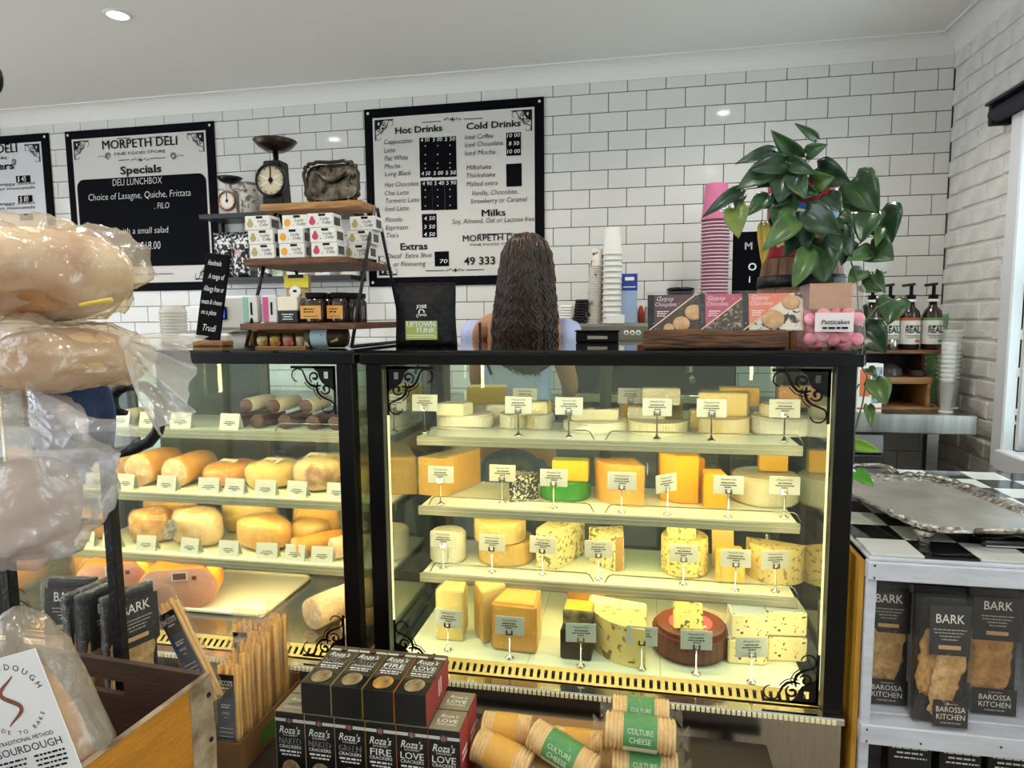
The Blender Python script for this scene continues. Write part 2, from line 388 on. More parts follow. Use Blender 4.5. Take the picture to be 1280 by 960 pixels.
# --- the three wall boards: helper draws words straight on the board plane at the wall
def wtx(L, s, px0, px1, py, hpx, bold=0, shear=0, Y=-.024):
    a = aY(px0, py, Y); b = aY(px1, py, Y); sc = mpp((a+b)/2)
    L.append((s, a.x, a.z, hpx*sc*1.03, b.x-a.x, 'L', bold, shear))
def spiral(c, r0, r1, a0, a1, n=14): return [(c[0]+(r0+(r1-r0)*i/n)*math.cos(a0+(a1-a0)*i/n), c[1]+(r0+(r1-r0)*i/n)*math.sin(a0+(a1-a0)*i/n)) for i in range(n+1)]
def scroll_mesh(size, fx, fz, thick=True):
    """filigree corner: corner block, two bars and two pairs of S scrolls; (0,0) is the corner, fx/fz flip it"""
    mb = MB(); P = lambda u, v: V(u*size*fx, 0, -v*size*fz); k = size
    def rib(pts, w): mb.ribbon([P(*q) for q in pts], [ww*k for ww in w] if isinstance(w, list) else w*k)
    for sw_ in (0, 1):
        T = (lambda q: q) if not sw_ else (lambda q: (q[1], q[0]))
        rib([T((0, .028)), T((1, .028))], .056)
        sp = spiral((.47, .23), .02, .125, PI*.1, PI*2.35, 16); rib([T(q) for q in sp], [.07-.0025*i for i in range(17)])
        s2 = spiral((.84, .2), .15, .13, PI*1.15, PI*2.45, 12); rib([T(q) for q in [(.33, .40), (.45, .43), (.56, .40), (.64, .32), (.69, .2)]+s2[1:]], [.03, .055, .06, .05, .04]+[.035-.001*i for i in range(12)])
        rib([T(q) for q in [(.36, .47), (.48, .5), (.6, .45), (.7, .34)]], .022)
    for q in (((.0, .0), (.17, .0), (.17, .42), (0, .55)), ((.17, 0), (.36, 0), (.36, .12), (.17, .12)), ((.17, .26), (.36, .26), (.30, .36), (.17, .42)), ((.26, .12), (.36, .12), (.36, .26), (.26, .26)), ((.36, 0), (.55, 0), (.40, .13), (.36, .26))):
        mb.poly([P(*a) for a in q])
    return mb
NAVY = mat('#08080f', .6, spec=.06); BPAN = mat('#d3cfca', .5); BPAN2 = mat('#d2d3d6', .5)
def board(x0, x1, z0, z1, label, panel):
    t = thing('menu_board', label, 'menu board', ((x0+x1)/2, -.006, z0)); W = x1-x0; H = z1-z0
    obj('frame', MB().b2(-W/2, W/2, -.012, 0, 0, H, 0, .002), NAVY, t)
    e = .052; obj('panel', MB().b2(-W/2+e, W/2-e, -.0145, -.012, e, H-e), panel, t)
    i2 = e+.012
    for fx, fz in ((1, 1), (-1, 1), (1, -1), (-1, -1)):
        obj('corner_scroll', scroll_mesh(.115, fx, fz), INK, t, (-fx*(W/2-i2), -.0155, H-i2 if fz > 0 else i2))
        obj('screw_cap', MB().ball((0, 0, 0), (.008, .005, .008), 10), WHITE, t, (-fx*(W/2-.024), -.013, H-.024 if fz > 0 else .024))
    return t
def blk(t, px0, px1, py0, py1, Y=-.0225, m=None, name='chalk_patch'):
    a = aY(px0, py1, Y); b = aY(px1, py0, Y); return obj(name, MB().b2(a.x, b.x, -.0006, .0006, a.z, b.z), m or NAVY, t, V(0, Y, 0)-t.location)
def rule(L, px0, py0, px1, py1): L.append(((px0, py0), (px1, py1)))
def rules(t, L, m=INK):
    for a, b in L:
        p, q = aY(*a, -.024), aY(*b, -.024); obj('ruled_line', MB().ribbon([V(p.x, 0, p.z), V(q.x, 0, q.z)], .004), m, t, V(0, -.024, 0)-t.location)

def words(t, L, m=INK): mtxt(L, m, t, V(0, -.0243, 0)-t.location)
# drinks board
t = board(2.31, 3.352, 1.605, 2.612, 'large framed drinks menu board listing hot and cold drinks, behind the woman', BPAN)
L = []
wtx(L, 'Hot Drinks', 494, 553, 167.5, 7.5, .022); wtx(L, 'Cold Drinks', 583, 651, 162, 7.5, .022); wtx(L, 'Milks', 602, 632, 270.5, 8, .022); wtx(L, 'Extras', 500.5, 534.5, 312.5, 8, .022)
for s, x0, x1, y in (('Cappuccino', 480, 515, 180.5), ('Latte', 480, 494, 191), ('Flat White', 480.5, 510, 201), ('Mocha', 480.5, 500, 211), ('Long Black', 481, 514, 220.5), ('Hot Chocolate', 481, 523.5, 234), ('Chai Latte', 481, 511, 244.5),
                     ('Turmeric Latte', 482, 524, 254), ('Iced Latte', 481.5, 511, 264), ('Piccolo', 482, 503, 277.5), ('Espresso', 482, 510, 287.5), ("Tea's", 483, 498, 297), ('Decaf  Extra Shot', 484, 540, 323), ('or Flavouring', 492, 532, 333),
                     ('Iced Coffee', 581, 617, 174.5), ('Iced Chocolate', 581, 629, 184), ('Iced Mocha', 581, 619, 194.5), ('Milkshake', 583, 614, 212.5), ('Thickshake', 583, 619, 222.5), ('Malted extra', 583, 622, 233),
                     ('Vanilla, Chocolate,', 590, 647, 244.5), ('Strawberry or Caramel', 588, 659, 254.5), ('Soy, Almond, Oat or Lactose free', 565, 668, 280)):
    wtx(L, s, x0, x1, y, 5.6, -.004, .18)
wtx(L, 'MORPETH DELI', 578.5, 655, 302, 7.5, .011); wtx(L, 'FINE FOOD STORE', 588, 648, 307.5, 2.8); wtx(L, '49 333', 580, 619, 331, 9, .02)
words(t, L)
for a in ((525, 539, 171.5, 222), (540, 554.5, 171, 222), (555.5, 570, 170, 221.5), (526.5, 540, 225.5, 263), (541, 555.5, 225, 263), (556.5, 571, 224.5, 262.5), (528, 545.5, 267, 297), (633, 651, 165, 195), (633, 652, 204, 233.5), (543.5, 561, 314, 333)): blk(t, *a)
L = []
for s, x0, x1, y in (('4 50', 526, 537, 177.5), ('5 00', 541, 553, 177), ('5 50', 556, 569, 176.5), ('4 50', 527, 538, 219.5), ('5 00', 542, 554, 219), ('5 50', 557, 570, 218.5), ('4 90', 528, 540, 232), ('5 40', 543, 555, 231.5), ('5 90', 558, 570, 231),
                     ('4 50', 530, 544, 275.5), ('3 50', 530, 544, 286), ('4 50', 530, 544, 295.5), ('10 00', 634, 650, 172), ('8 50', 636, 649, 182), ('10 00', 634, 650, 192), ('70', 550, 559.5, 329)): wtx(L, s, x0, x1, y, 4.6, 0, .1, -.0236)
for i in range(3):
    for y in (183, 194, 205, 211, 238, 247, 258): wtx(L, '.', 531+i*15.4, 532.4+i*15.4, y-i*.4, 6, .02)
words(t, L, CHALK)
L = []; rule(L, 527.5, 153, 551, 151.6); rule(L, 580, 149, 603, 147.8); rule(L, 532, 338.5, 556, 338); rule(L, 583, 337.5, 605, 336.8); rule(L, 598, 293, 641, 291.5); rules(t, L)
mb = MB()
for (x, y) in ((565.5, 149), (569, 337.5)):
    for s in (-1, 1):
        for q in (2.5, 6, 9.5): p = aY(x+s*q, y+(.5 if q != 6 else -.8), -.024); mb.ribbon([V(p.x-.006, 0, p.z-.005), V(p.x, 0, p.z+.006), V(p.x+.006, 0, p.z-.002)], .004)
    p = aY(x, y, -.024); mb.poly([V(p.x-.006, 0, p.z), V(p.x, 0, p.z-.016), V(p.x+.006, 0, p.z), V(p.x, 0, p.z+.014)])
obj('flourish', mb, INK, t, V(0, -.024, 0)-t.location)
# specials board
t = board(.292, 1.342, 1.605, 2.612, 'framed specials board with a chalk lunchbox offer and white lettering on dark', BPAN)
a = aY(104, 335, -.0225); b = aY(257, 216, -.0225); r_ = .05; P_ = [(a.x, a.z), (b.x, a.z)]+[(b.x-r_+r_*math.sin(q*PI/12), b.z-r_+r_*math.cos(q*PI/12)) for q in range(6, -1, -1)]+[(a.x+r_-r_*math.sin(q*PI/12), b.z-r_+r_*math.cos(q*PI/12)) for q in range(7)]
obj('chalk_panel', MB().prism(P_, .0012, (0, 0, 0), (PI/2, 0, 0)), NAVY, t, V(0, -.0218, 0)-t.location)
L = []; wtx(L, 'MORPETH DELI', 128, 222, 187, 10.5, .011); wtx(L, 'FINE FOOD STORE', 143, 207, 194.5, 3.4); wtx(L, 'Specials', 150.5, 202, 218, 9, .025); words(t, L)
L = []
for s, x0, x1, y, h in (('DELI LUNCHBOX', 141, 203, 232.5, 8), ('Choice of Lasagne, Quiche, Frittata', 111, 239, 251, 8), (', FILO', 193, 212, 261, 7), ('Served with a small salad', 121, 211, 294, 7.5), ('$18.00', 176, 201, 312, 9.5)): wtx(L, s, x0, x1, y, h, -.012, .12, -.0236)
words(t, L, CHALK)
L = []; rule(L, 146, 173.5, 163, 172.5); rule(L, 184, 172, 210, 170); rule(L, 148, 200.5, 162, 199.7); rule(L, 187, 198.3, 207, 197); rule(L, 155, 343, 174, 342.8); rule(L, 198, 342.3, 216, 342); rules(t, L)
mb = MB()
for (x, y) in ((175, 199.5), (186, 342.5)):
    for s in (-1, 1):
        for q in (2.5, 6, 9.5): p = aY(x+s*q, y+(.5 if q != 6 else -.8), -.024); mb.ribbon([V(p.x-.006, 0, p.z-.005), V(p.x, 0, p.z+.006), V(p.x+.006, 0, p.z-.002)], .004)
    p = aY(x, y, -.024); mb.poly([V(p.x-.006, 0, p.z), V(p.x, 0, p.z-.016), V(p.x+.006, 0, p.z), V(p.x, 0, p.z+.014)])
for s, x in ((1, 135), (-1, 216)):
    p = aY(x, 194.5, -.024); mb.ribbon([V(p.x+s*a, 0, p.z+b) for a, b in spiral((0, 0), .006, .022, 0, 3.6*PI, 24)], .004)
    mb.ribbon([V(p.x-s*.02, 0, p.z-.01), V(p.x-s*.05, 0, p.z), V(p.x-s*.075, 0, p.z-.006)], .003)
obj('flourish', mb, INK, t, V(0, -.024, 0)-t.location)
# platters board, cut by the left edge of the picture
t = board(-.90, .166, 1.605, 2.614, 'framed platters price board at the far left, partly behind the bread bags', BPAN2)
L = []; wtx(L, 'MORPETH DELI', -66, 22, 196, 10.5, .011); wtx(L, 'FINE FOOD STORE', -52, 9, 203, 3.2); wtx(L, 'Platters', -32, 18, 214, 8, .025)
for y, s in ((235, 'cheese or twiggy sticks'), (240.5, 'dips and sweet muscatels'), (259, 'cheese or twiggy sticks'), (264.5, 'dips and sweet muscatels')): wtx(L, s, -46, 44, y, 3.4)
words(t, L)
for a in ((20.5, 37.5, 219, 228.5), (23, 40, 244, 253), (25, 41, 267, 276)): blk(t, *a)
L = []; wtx(L, '$ 45', 22, 33, 227, 6, 0, .1, -.0236); wtx(L, '$ 80', 25, 36, 252, 6, 0, .1, -.0236); words(t, L, CHALK)
p = aY(17, 202, -.024); obj('flourish', MB().ribbon([V(p.x-a, 0, p.z+b) for a, b in spiral((0, 0), .005, .02, 0, 3.6*PI, 20)], .004), INK, t, V(0, -.024, 0)-t.location)
# ================================================================ the two refrigerated display cases
CF, CB, CT = -2.02, -1.42, 1.325; Z1, Z2, Z3, Z4 = 1.058, .838, .622, .45
FRAME = mat('#08080a', .3, spec=.22); RAIL = mat('#94907a', .35, 0, '#898570', 40, stretch=(1, 20, 20)); SHELF = mat('#dfe6d6', .18); DECK = mat('#dfe8d8', .3)
SATIN = mat('#b3aca2', .25, 1, '#a8a197', 14, .02, 200, stretch=(14, 14, 1)); MIRG = film('#e8f2e6', .5, .02, .03, 0, 35, 1.5, .45); LED = mat('#ffe2a0', .4, emit=12)
def case(x0, x1, label, guards, tray=False):
    t = thing('display_case', label, 'display case', ((x0+x1)/2, (CF+CB)/2, 0)); O = -t.location; P = .046
    def part(n, mb, m): return obj(n, mb, m, t, O)
    part('plinth', MB().b2(x0+.02, x1-.02, CF+.04, CB-.02, 0, .09), DARK)
    part('base_panel', MB().b2(x0, x1, CF-.004, CB, .09, .405, 0, .003), SATIN)
    part('base_trim', MB().b2(x0-.002, x1+.002, CF-.02, CB, .405, .424, 0, .003), CHROME)
    for x in (x0, x1-P):
        for y in (CF, CB-.04): part('post', MB().b2(x, x+P, y, y+.04, .424, CT-.004, 0, .002), FRAME)
    mb = MB(); part('top_rail', mb.b2(x0-.012, x1+.012, CF-.012, CF+.05, 1.296, CT, 0, .003), FRAME)
    part('top_rail', MB().b2(x0-.01, x1+.01, CB-.05, CB+.01, 1.296, CT, 0, .003), FRAME)
    for x in (x0, x1-.05): part('top_rail', MB().b2(x, x+.05, CF+.05, CB-.05, 1.296, CT, 0, .003), FRAME)
    part('top_glass', MB().b2(x0, x1, CF+.02, CB-.02, CT+.0005, CT+.008), mat('#1a1c1c', .03))
    part('front_glass', MB().b2(x0+P, x1-P, CF+.014, CF+.018, .43, 1.296), GLASS)
    for x in (x0+.012, x1-.016): part('side_glass', MB().b2(x, x+.004, CF+.04, CB-.04, .43, 1.296), MIRG)
    xm = (x0+x1)/2
    for a, b, y in ((x0+P, xm+.02, CB-.03), (xm-.02, x1-P, CB-.018)):
        f = MB()
        for q in (a, b-.022): f.b2(q, q+.022, y, y+.012, .45, 1.296)
        f.b2(a, b, y, y+.012, .45, .475); f.b2(a, b, y, y+.012, 1.27, 1.296)
        d = part('back_door', f, mat('#3a3b38', .4)); obj('pane', MB().b2(a+.02, b-.02, y+.004, y+.008, .475, 1.27), GLASS, d)
    xa, xb = x0+P+.02, x1-P-.02
    for n, z in enumerate((Z1, Z2, Z3)):
        s = part('shelf', MB().b2(xa, xb, -1.785, CB-.045, z-.010, z, 0, .002), SHELF)
        obj('front_rail', MB().b2(xa-.004, xb+.004, -1.797, -1.785, z-.027, z+.0015, 0, .002), RAIL, s)
        obj('rail_groove', MB().b2(xa-.004, xb+.004, -1.7985, -1.797, z-.012, z-.009), mat('#9fa196', .4), s)
        obj('light_strip', MB().b2(xa+.03, xb-.03, -1.775, -1.762, z-.0165, z-.0105), LED, s)
        for x in (xa-.002, xb-.002): obj('bracket', MB().b2(x, x+.004, -1.74, CB-.05, z-.034, z-.011), CHROME, s)
        if n in guards:
            g = guards[n]
            for (a, b) in g:
                y = -1.772; pts = [(a, y, z), (a+.012, y, z+.022), (a+.022, y, z+.027), (b-.022, y, z+.027), (b-.012, y, z+.022), (b, y, z)]
                obj('wire_guard', MB().tube(pts, .0021, 6), mat('#8f8a80', .25, 1), s)
        la = bpy.data.lights.new('shelf_lamp', 'AREA'); la.shape = 'RECTANGLE'; la.size = xb-xa-.08; la.size_y = .02; la.energy = CASE_W; la.color = CASE_COL
        lo = bpy.data.objects.new('shelf_lamp', la); COL.objects.link(lo); lo.parent = s; lo.location = (xm, -1.768, z-.018); lo.rotation_euler = (math.radians(28), 0, 0)
    part('deck', MB().b2(xa, xb, -1.962, CB-.045, Z4-.02, Z4, 0, .002), SATIN if tray else DECK)
    if not tray:
        for x in [xa+(xb-xa)*f for f in (.33, .66)]: part('deck_joint', MB().b2(x, x+.0015, -1.962, CB-.05, Z4, Z4+.0004), mat('#8d927f', .5))
    # slotted air grille along the foot of the glass
    n = 56; w = (xb-xa+.03)/n; ya, yb = CF+.020, -1.962; za, zb_ = .428, Z4-.001; GM = mat('#a08a52', .3, .6)
    def slat(mb, x0_, x1_, u0, u1):
        P = lambda x, u, o: V(x, ya+(yb-ya)*u, za+(zb_-za)*u+o)
        lo = [P(x0_, u0, -.002), P(x1_, u0, -.002), P(x1_, u1, -.002), P(x0_, u1, -.002)]; hi = [p+V(0, -.001, .002) for p in lo]; v = [mb.b.verts.new(p) for p in lo+hi]
        for q in ((0, 1, 2, 3), (4, 5, 6, 7), (0, 1, 5, 4), (1, 2, 6, 5), (2, 3, 7, 6), (3, 0, 4, 7)): mb.b.faces.new([v[i] for i in q])
    mb = MB(); slat(mb, xa-.015, xb+.015, .72, 1.0); slat(mb, xa-.015, xb+.015, 0, .16)
    for i in range(n+1): slat(mb, xa-.015+i*w-w*.28, xa-.015+i*w+w*.28, .14, .74)
    part('air_grille', mb, GM); part('grille_duct', MB().b2(xa-.015, xb+.015, ya+.003, yb-.002, .4245, .4275), DARK)
    mb = MB(); m = int((x1-x0-.02)/.0125)
    for i in range(m): mb.b2(x0+.01+i*.0125, x0+.01+i*.0125+.0085, CF-.023, CF-.019, .409, .420)
    part('slot_reflections', mb, mat('#fff3c4', .3))['kind'] = 'stuff'  # pale bars painted as the reflection of the grille slots
    part('light_strip', MB().b2(xa, xb, CF+.0505, CF+.062, 1.300, 1.310), LED)
    la = bpy.data.lights.new('case_lamp', 'AREA'); la.shape = 'RECTANGLE'; la.size = xb-xa-.04; la.size_y = .02; la.energy = CASE_W*2.0; la.color = (1, .88, .62)
    lo = bpy.data.objects.new('case_lamp', la); COL.objects.link(lo); lo.parent = t; lo.location = V(xm, CF+.058, 1.296)+O; lo.rotation_euler = (math.radians(22), 0, 0)
    for x, s in ((x0+P+.006, 1), (x1-P-.006, -1)):
        part('light_strip', MB().b2(x-.0022, x+.0022, CF+.022, CF+.027, .47, 1.28), mat('#ffe9b8', .4, emit=1.0))  # glowing strip added along the glass edge, not a fitting of the case
        la = bpy.data.lights.new('corner_fill', 'AREA'); la.shape = 'RECTANGLE'; la.size = .015; la.size_y = .78; la.energy = CASE_W*.85; la.color = (1, .80, .42)  # fill lamp added to brighten the fronts of the goods
        lo = bpy.data.objects.new('corner_fill', la); COL.objects.link(lo); lo.parent = t; lo.location = V(x+s*.004, CF+.029, .875)+O; lo.rotation_euler = (PI/2, 0, -s*.75)
    for fx, fz in ((1, 1), (-1, 1), (1, -1), (-1, -1)):
        part('corner_scroll', scroll_mesh(.135, fx, fz), BLACK).location = V(x0+P+.008 if fx > 0 else x1-P-.008, CF+.012, 1.29 if fz > 0 else .435)+O
    return t
G2 = lambda a, b: [(a, a+(b-a)*.47), (a+(b-a)*.5, b)]
RX0, RX1, LX0, LX1 = 3.146, 4.385, 1.858, 3.106
case(RX0, RX1, 'right-hand black framed glass display case stocked with cheese, below the chocolate bars', {0: G2(3.235, 4.33), 1: G2(3.235, 4.33), 2: G2(3.235, 4.33)})
case(LX0, LX1, 'left-hand black framed glass display case stocked with hams and salami, behind the bread', {0: [(2.72, 3.03)]}, True)
# ---------------------------------------------------------------- cheese
RIND = mat('#efe8d6', .75, 0, '#e3d8bf', 30, .3, 60); BRIE = mat('#efe3bd', .5, sub=.1); YEL = mat('#f2c243', .42, 0, '#edb634', 12, .08, 30); CHED = mat('#f2be4c', .45, 0, '#ecb03a', 10, .08, 30)
PALE = mat('#f3d98c', .45, 0, '#ebcd76', 10, .1, 30); ORNG = mat('#f4b526', .42, 0, '#f0a816', 9, .08, 30); GRNW = mat('#3f9a35', .3, 0, '#35882d', 12); BLKW = mat('#20180f', .35); BRNW = mat('#6d3423', .32, 0, '#5f2c1d', 9)
BLUE = vein('#efdda4', '#7c8350', 70, .42); BLUE2 = vein('#f2e3b4', '#4d5a4c', 45, .41); SPEC = vein('#f0dc8c', '#8a8342', 90, .42); WHT = mat('#ece7dc', .55, 0, '#e0d9c9', 20, .35, 50); MARB = vein('#f0d487', '#8d7040', 30, .40)
def sect(r, a0=0, a1=360, n=28):
    a0, a1 = math.radians(a0), math.radians(a1); full = abs(a1-a0-2*PI) < 1e-4
    p = [(r*math.cos(a0+(a1-a0)*i/n), r*math.sin(a0+(a1-a0)*i/n)) for i in range(n if full else n+1)]
    return p if full else p+[(0, 0)]
def wrapit(o, m=None, s=1.035, amt=.004, seed=1):
    b = bmesh.new(); b.from_mesh(o.data); w = MB(); w.b.free(); w.b = b
    bmesh.ops.subdivide_edges(b, edges=[e for e in b.edges if e.calc_length() > .015], cuts=2, use_grid_fill=True)
    zmin = min(v.co.z for v in b.verts)
    for v in b.verts: v.co.x *= s; v.co.y *= s; v.co.z = zmin+(v.co.z-zmin)*s
    w.crumple(amt, 26, seed, 2)
    for v in b.verts: v.co.z = max(v.co.z, zmin+.0003)
    for f in b.faces: f.material_index = 0; f.smooth = False
    return obj('wrap', w, m or WRAP, o, fixn=False)
def cheese(name, label, px, py, z, poly, h, mats, rz=0, sm=None, top=None, bev=.003, dy=0, dz=0, cat='cheese', group=None, wrap=0, tilt=0):
    """poly is centred on the thing; (px,py) is the middle of its front foot in the photograph, dy its half depth"""
    if z == Z1: h *= 1.3; dz *= 1.3
    p = aZ(px, py, z+dz); dy = min(dy, .045) if dz else dy; mb = MB(); mb.prism(poly, h, sm=sm, top=top, bev=bev)
    o = obj(name, mb, mats, None, (p.x, p.y+dy, z+dz+.0006), (tilt, 0, rz)); tag(o, label, cat, group)
    if wrap: wrapit(o, amt=wrap, seed=len(label))
    return o
def R2(w, d, k=0): return [(-w/2, -d/2), (w/2, -d/2), (w/2-k, d/2), (-w/2+k, d/2)]
def wheel(label, px, py, z, r, h, mats, a0=0, a1=360, rz=0, bev=.006, dz=0, wrap=0, n=32, name='round_cheese', dy=None):
    poly = sect(r, a0, a1, n); full = a1-a0 == 360; N = len(poly)
    return cheese(name, label, px, py, z, poly, h, mats, rz, sm=(None if full else (lambda i: 1 if i >= N-2 else 0)), bev=bev, dy=r if dy is None else dy, dz=dz, wrap=wrap)
rad = math.radians
# top shelf
wheel('white rind brie wheel at the left end of the top cheese shelf', 572, 539, Z1, .095, .036, [RIND, BRIE])
cheese('cheese_wedge', 'cut brie slice lying on the leftmost white brie wheel', 562, 521, Z1, [(-.05, -.03), (.04, -.035), (.062, .02), (-.035, .045)], .03, [BRIE, RIND], 0, top=1, dy=.09, dz=.037)
wheel('white brie wheel at the back left of the top shelf under a yellow block', 603, 520, Z1, .085, .034, [RIND, BRIE], dy=.09)
cheese('cheese_block', 'crumbly yellow cheese block at the back left, highest on the top shelf', 607, 505, Z1, R2(.15, .09, .01), .048, [YEL, mat('#f3dc8a', .7, 0, '#e6c765', 30, .6, 60)], .1, top=1, dy=.2, dz=.0352)
wheel('brie wheel with cut face behind the second price card of the top shelf', 652, 539, Z1, .088, .036, [RIND, BRIE], -60, 250)
cheese('cheese_wedge', 'film wrapped brie wedge on the second wheel of the top shelf', 664, 520, Z1, [(-.05, -.03), (.045, -.01), (.05, .025), (-.04, .03)], .03, [BRIE, RIND], .2, top=1, dy=.08, dz=.037, wrap=.003)
wheel('large flat white brie wheel in the middle of the top shelf under two wedges', 742, 544, Z1, .105, .026, [RIND, BRIE])
for i, (px, lb) in enumerate(((727, 'left'), (757, 'right'))):
    cheese('cheese_wedge', f'layered brie wedge on the middle white wheel, the {lb} one of two', px, 527, Z1, [(-.045, -.028), (.035, -.03), (.042, .028)], .026, [BRIE, RIND], .3-.2*i, top=1, dy=.06, dz=.0272)
wheel('pale wrapped half wheel under loose wedges, centre right of the top shelf', 822, 543, Z1, .092, .03, [BRIE, PALE], 0, 180, PI, wrap=.003, dy=.05)
cheese('cheese_wedge', 'golden wrapped wedge leaning upright in the middle of the top shelf', 786, 530, Z1, R2(.07, .05, .01), .075, [YEL, PALE], .5, dy=.05, wrap=.004)
cheese('cheese_wedge', 'yellow wrapped cheese piece behind the fourth price card of the top shelf', 842, 528, Z1, R2(.075, .05, .012), .06, [YEL, PALE], -.3, dy=.02, wrap=.004)
wheel('washed rind wheel with golden side near the right of the top shelf', 905, 546, Z1, .085, .038, [mat('#e9c57c', .5, 0, '#efe0bd', 14, .2, 40), BRIE], -150, 130, bev=.008)
cheese('cheese_wedge', 'large film wrapped wedge lying on the washed rind wheel', 905, 521, Z1, [(-.075, -.04), (.07, -.03), (.085, .03), (-.06, .05)], .055, [PALE, RIND], -.05, dy=.08, dz=.039, wrap=.004)
wheel('white half wheel at the right end of the top shelf', 985, 547, Z1, .095, .04, [WHT, BRIE], 0, 360)
wheel('small pale round cheese resting on the right end white wheel', 976, 522, Z1, .055, .028, [mat('#ead6ac', .5), BRIE], dz=.041, dy=.085)
for px, w, h, m, lb in ((655, .08, .05, WHT, 'white'), (700, .07, .06, PALE, 'cream'), (806, .12, .05, RIND, 'ivory'), (862, .08, .045, PALE, 'pale yellow'), (925, .1, .045, WHT, 'chalk white')):
    cheese('cheese_block', f'{lb} wrapped cheese block in the row against the rear doors, top shelf', px, 505, Z1, R2(w, .05), h, [m], 0, wrap=.003).location.y = -1.51
o = None
for px, w, h, m, lb in ((820, .12, .042, mat('#e6dcc0', .6), 'ivory'), (893, .12, .046, YEL, 'golden'), (938, .06, .05, mat('#e0a25e', .5), 'orange')):
    cheese('cheese_block', f'{lb} wrapped block stacked on top of the rear row, top shelf', px, 480, Z1, R2(w, .045), h, [m], 0, wrap=.003, dz=.056).location.y = -1.51
# second shelf
cheese('cheese_wedge', 'long cheddar wedge at the left end of the second shelf, sloping back', 550, 622, Z2, [(-.07, -.10), (.03, -.11), (.075, .10), (.01, .12)], .125, [CHED, PALE], -.12, top=1, bev=.002, dy=.115, wrap=.002)
wheel('orange cheese wedge with black speckled rind on the second shelf', 640, 624, Z2, .085, .085, [vein('#2a2622', '#d8d4c8', 120, .45), CHED], 20, 95, -PI*.62, bev=.002, dy=.05)
wheel('green waxed cheese half on the second shelf', 703, 629, Z2, .082, .058, [GRNW, YEL], 0, 360, bev=.008)
cheese('cheese_block', 'yellow cut block with green rind on the green waxed cheese', 712, 603, Z2, R2(.115, .06), .066, [YEL, mat('#a8b848', .4)], 0, top=1, dy=.04, dz=.059)
wheel('big yellow wheel quarter in film, middle of the second shelf', 792, 633, Z2, .125, .125, [ORNG, CHED], 190, 285, 0, bev=.003, wrap=.004, dy=.115)
cheese('cheese_block', 'tall golden cheese block standing on end on the second shelf', 848, 630, Z2, [(-.055, -.02), (.0, -.06), (.06, -.055), (.065, .05), (-.06, .05)], .15, [ORNG, YEL], 0, sm=lambda i: 0 if i == 1 else 1, dy=.06)
cheese('cheese_wedge', 'narrow orange wedge standing behind the tall golden block', 871, 619, Z2, R2(.05, .05, .012), .12, [ORNG], 0, dy=.03)
cheese('cheese_block', 'square orange cheese block right of the tall golden block', 893, 636, Z2, R2(.068, .08, .004), .105, [ORNG, YEL], .06, top=1, dy=.04)
wheel('white film wrapped cheese drum near the right of the second shelf', 963, 636, Z2, .1, .085, [WHT, PALE], 0, 360, wrap=.004)
cheese('cheese_block', 'bright yellow block standing on the film wrapped white drum', 969, 592, Z2, R2(.085, .04), .07, [YEL], 0, dy=.07, dz=.0905)
wheel('foil bright round cheese at the right end of the second shelf', 1015, 622, Z2, .05, .075, [mat('#d9dfe6', .25, .3), PALE], wrap=.005)
# third shelf
wheel('white rind drum at the left end of the third shelf', 554, 707, Z3, .06, .098, [WHT, PALE], bev=.008)
wheel('large golden wheel in film on the third shelf', 626, 710, Z3, .092, .072, [mat('#e8c04e', .35, 0, '#dcb03c', 12, .3, 40), YEL], wrap=.004, bev=.006)
wheel('half wheel with glossy top stacked on the large golden wheel', 622, 676, Z3, .085, .065, [PALE, YEL], 0, 180, PI, dz=.0785, wrap=.004, dy=.08)
cheese('cheese_wedge', 'blue veined wedge pointing back, left middle of the third shelf', 690, 712, Z3, [(-.045, -.08), (.025, -.085), (.085, .075), (-.01, .09)], .128, [BLUE, SPEC], -.1, bev=.002, dy=.085)
cheese('cheese_wedge', 'blue veined wedge with brown rind beside the empty mat, third shelf', 757, 715, Z3, [(-.06, .03), (.028, -.055), (.055, -.04), (.05, .06)], .115, [BLUE, mat('#b58a4a', .6)], 0, sm=lambda i: 1 if i == 1 else 0, bev=.002, dy=.055)
tag(obj('cutting_mat', MB().box((0, 0, .002), (.13, .16, .004), None, 0, .001), mat('#b9cdb9', .3), None, aZ(808, 712, Z3)+V(0, .07, .0005)), 'empty pale green mat on the third cheese shelf', 'mat')
wheel('tall speckled blue drum on the third shelf', 857, 724, Z3, .072, .115, [SPEC, BLUE], bev=.005)
cheese('cheese_block', 'cut square of speckled cheese on the tall blue drum', 852, 677, Z3, R2(.085, .05), .04, [SPEC, YEL], 0, top=1, dy=.04, dz=.1162)
cheese('cheese_block', 'golden crumbly block with sloping top, third shelf right', 913, 730, Z3, R2(.085, .07, .006), .095, [mat('#f0cf6a', .5, 0, '#e3b94e', 30, .4, 60), YEL], -.06, top=1, dy=.035)
cheese('cheese_wedge', 'pale wedge leaning behind the golden crumbly block', 905, 716, Z3, R2(.07, .03, .01), .13, [PALE], .1, dy=.05, tilt=-.12)
wheel('blue veined half wheel at the right end of the third shelf', 973, 728, Z3, .085, .108, [vein('#e6cf8f', '#a08b57', 60, .4), BLUE2], 150, 330, .2, bev=.004, dy=.06)
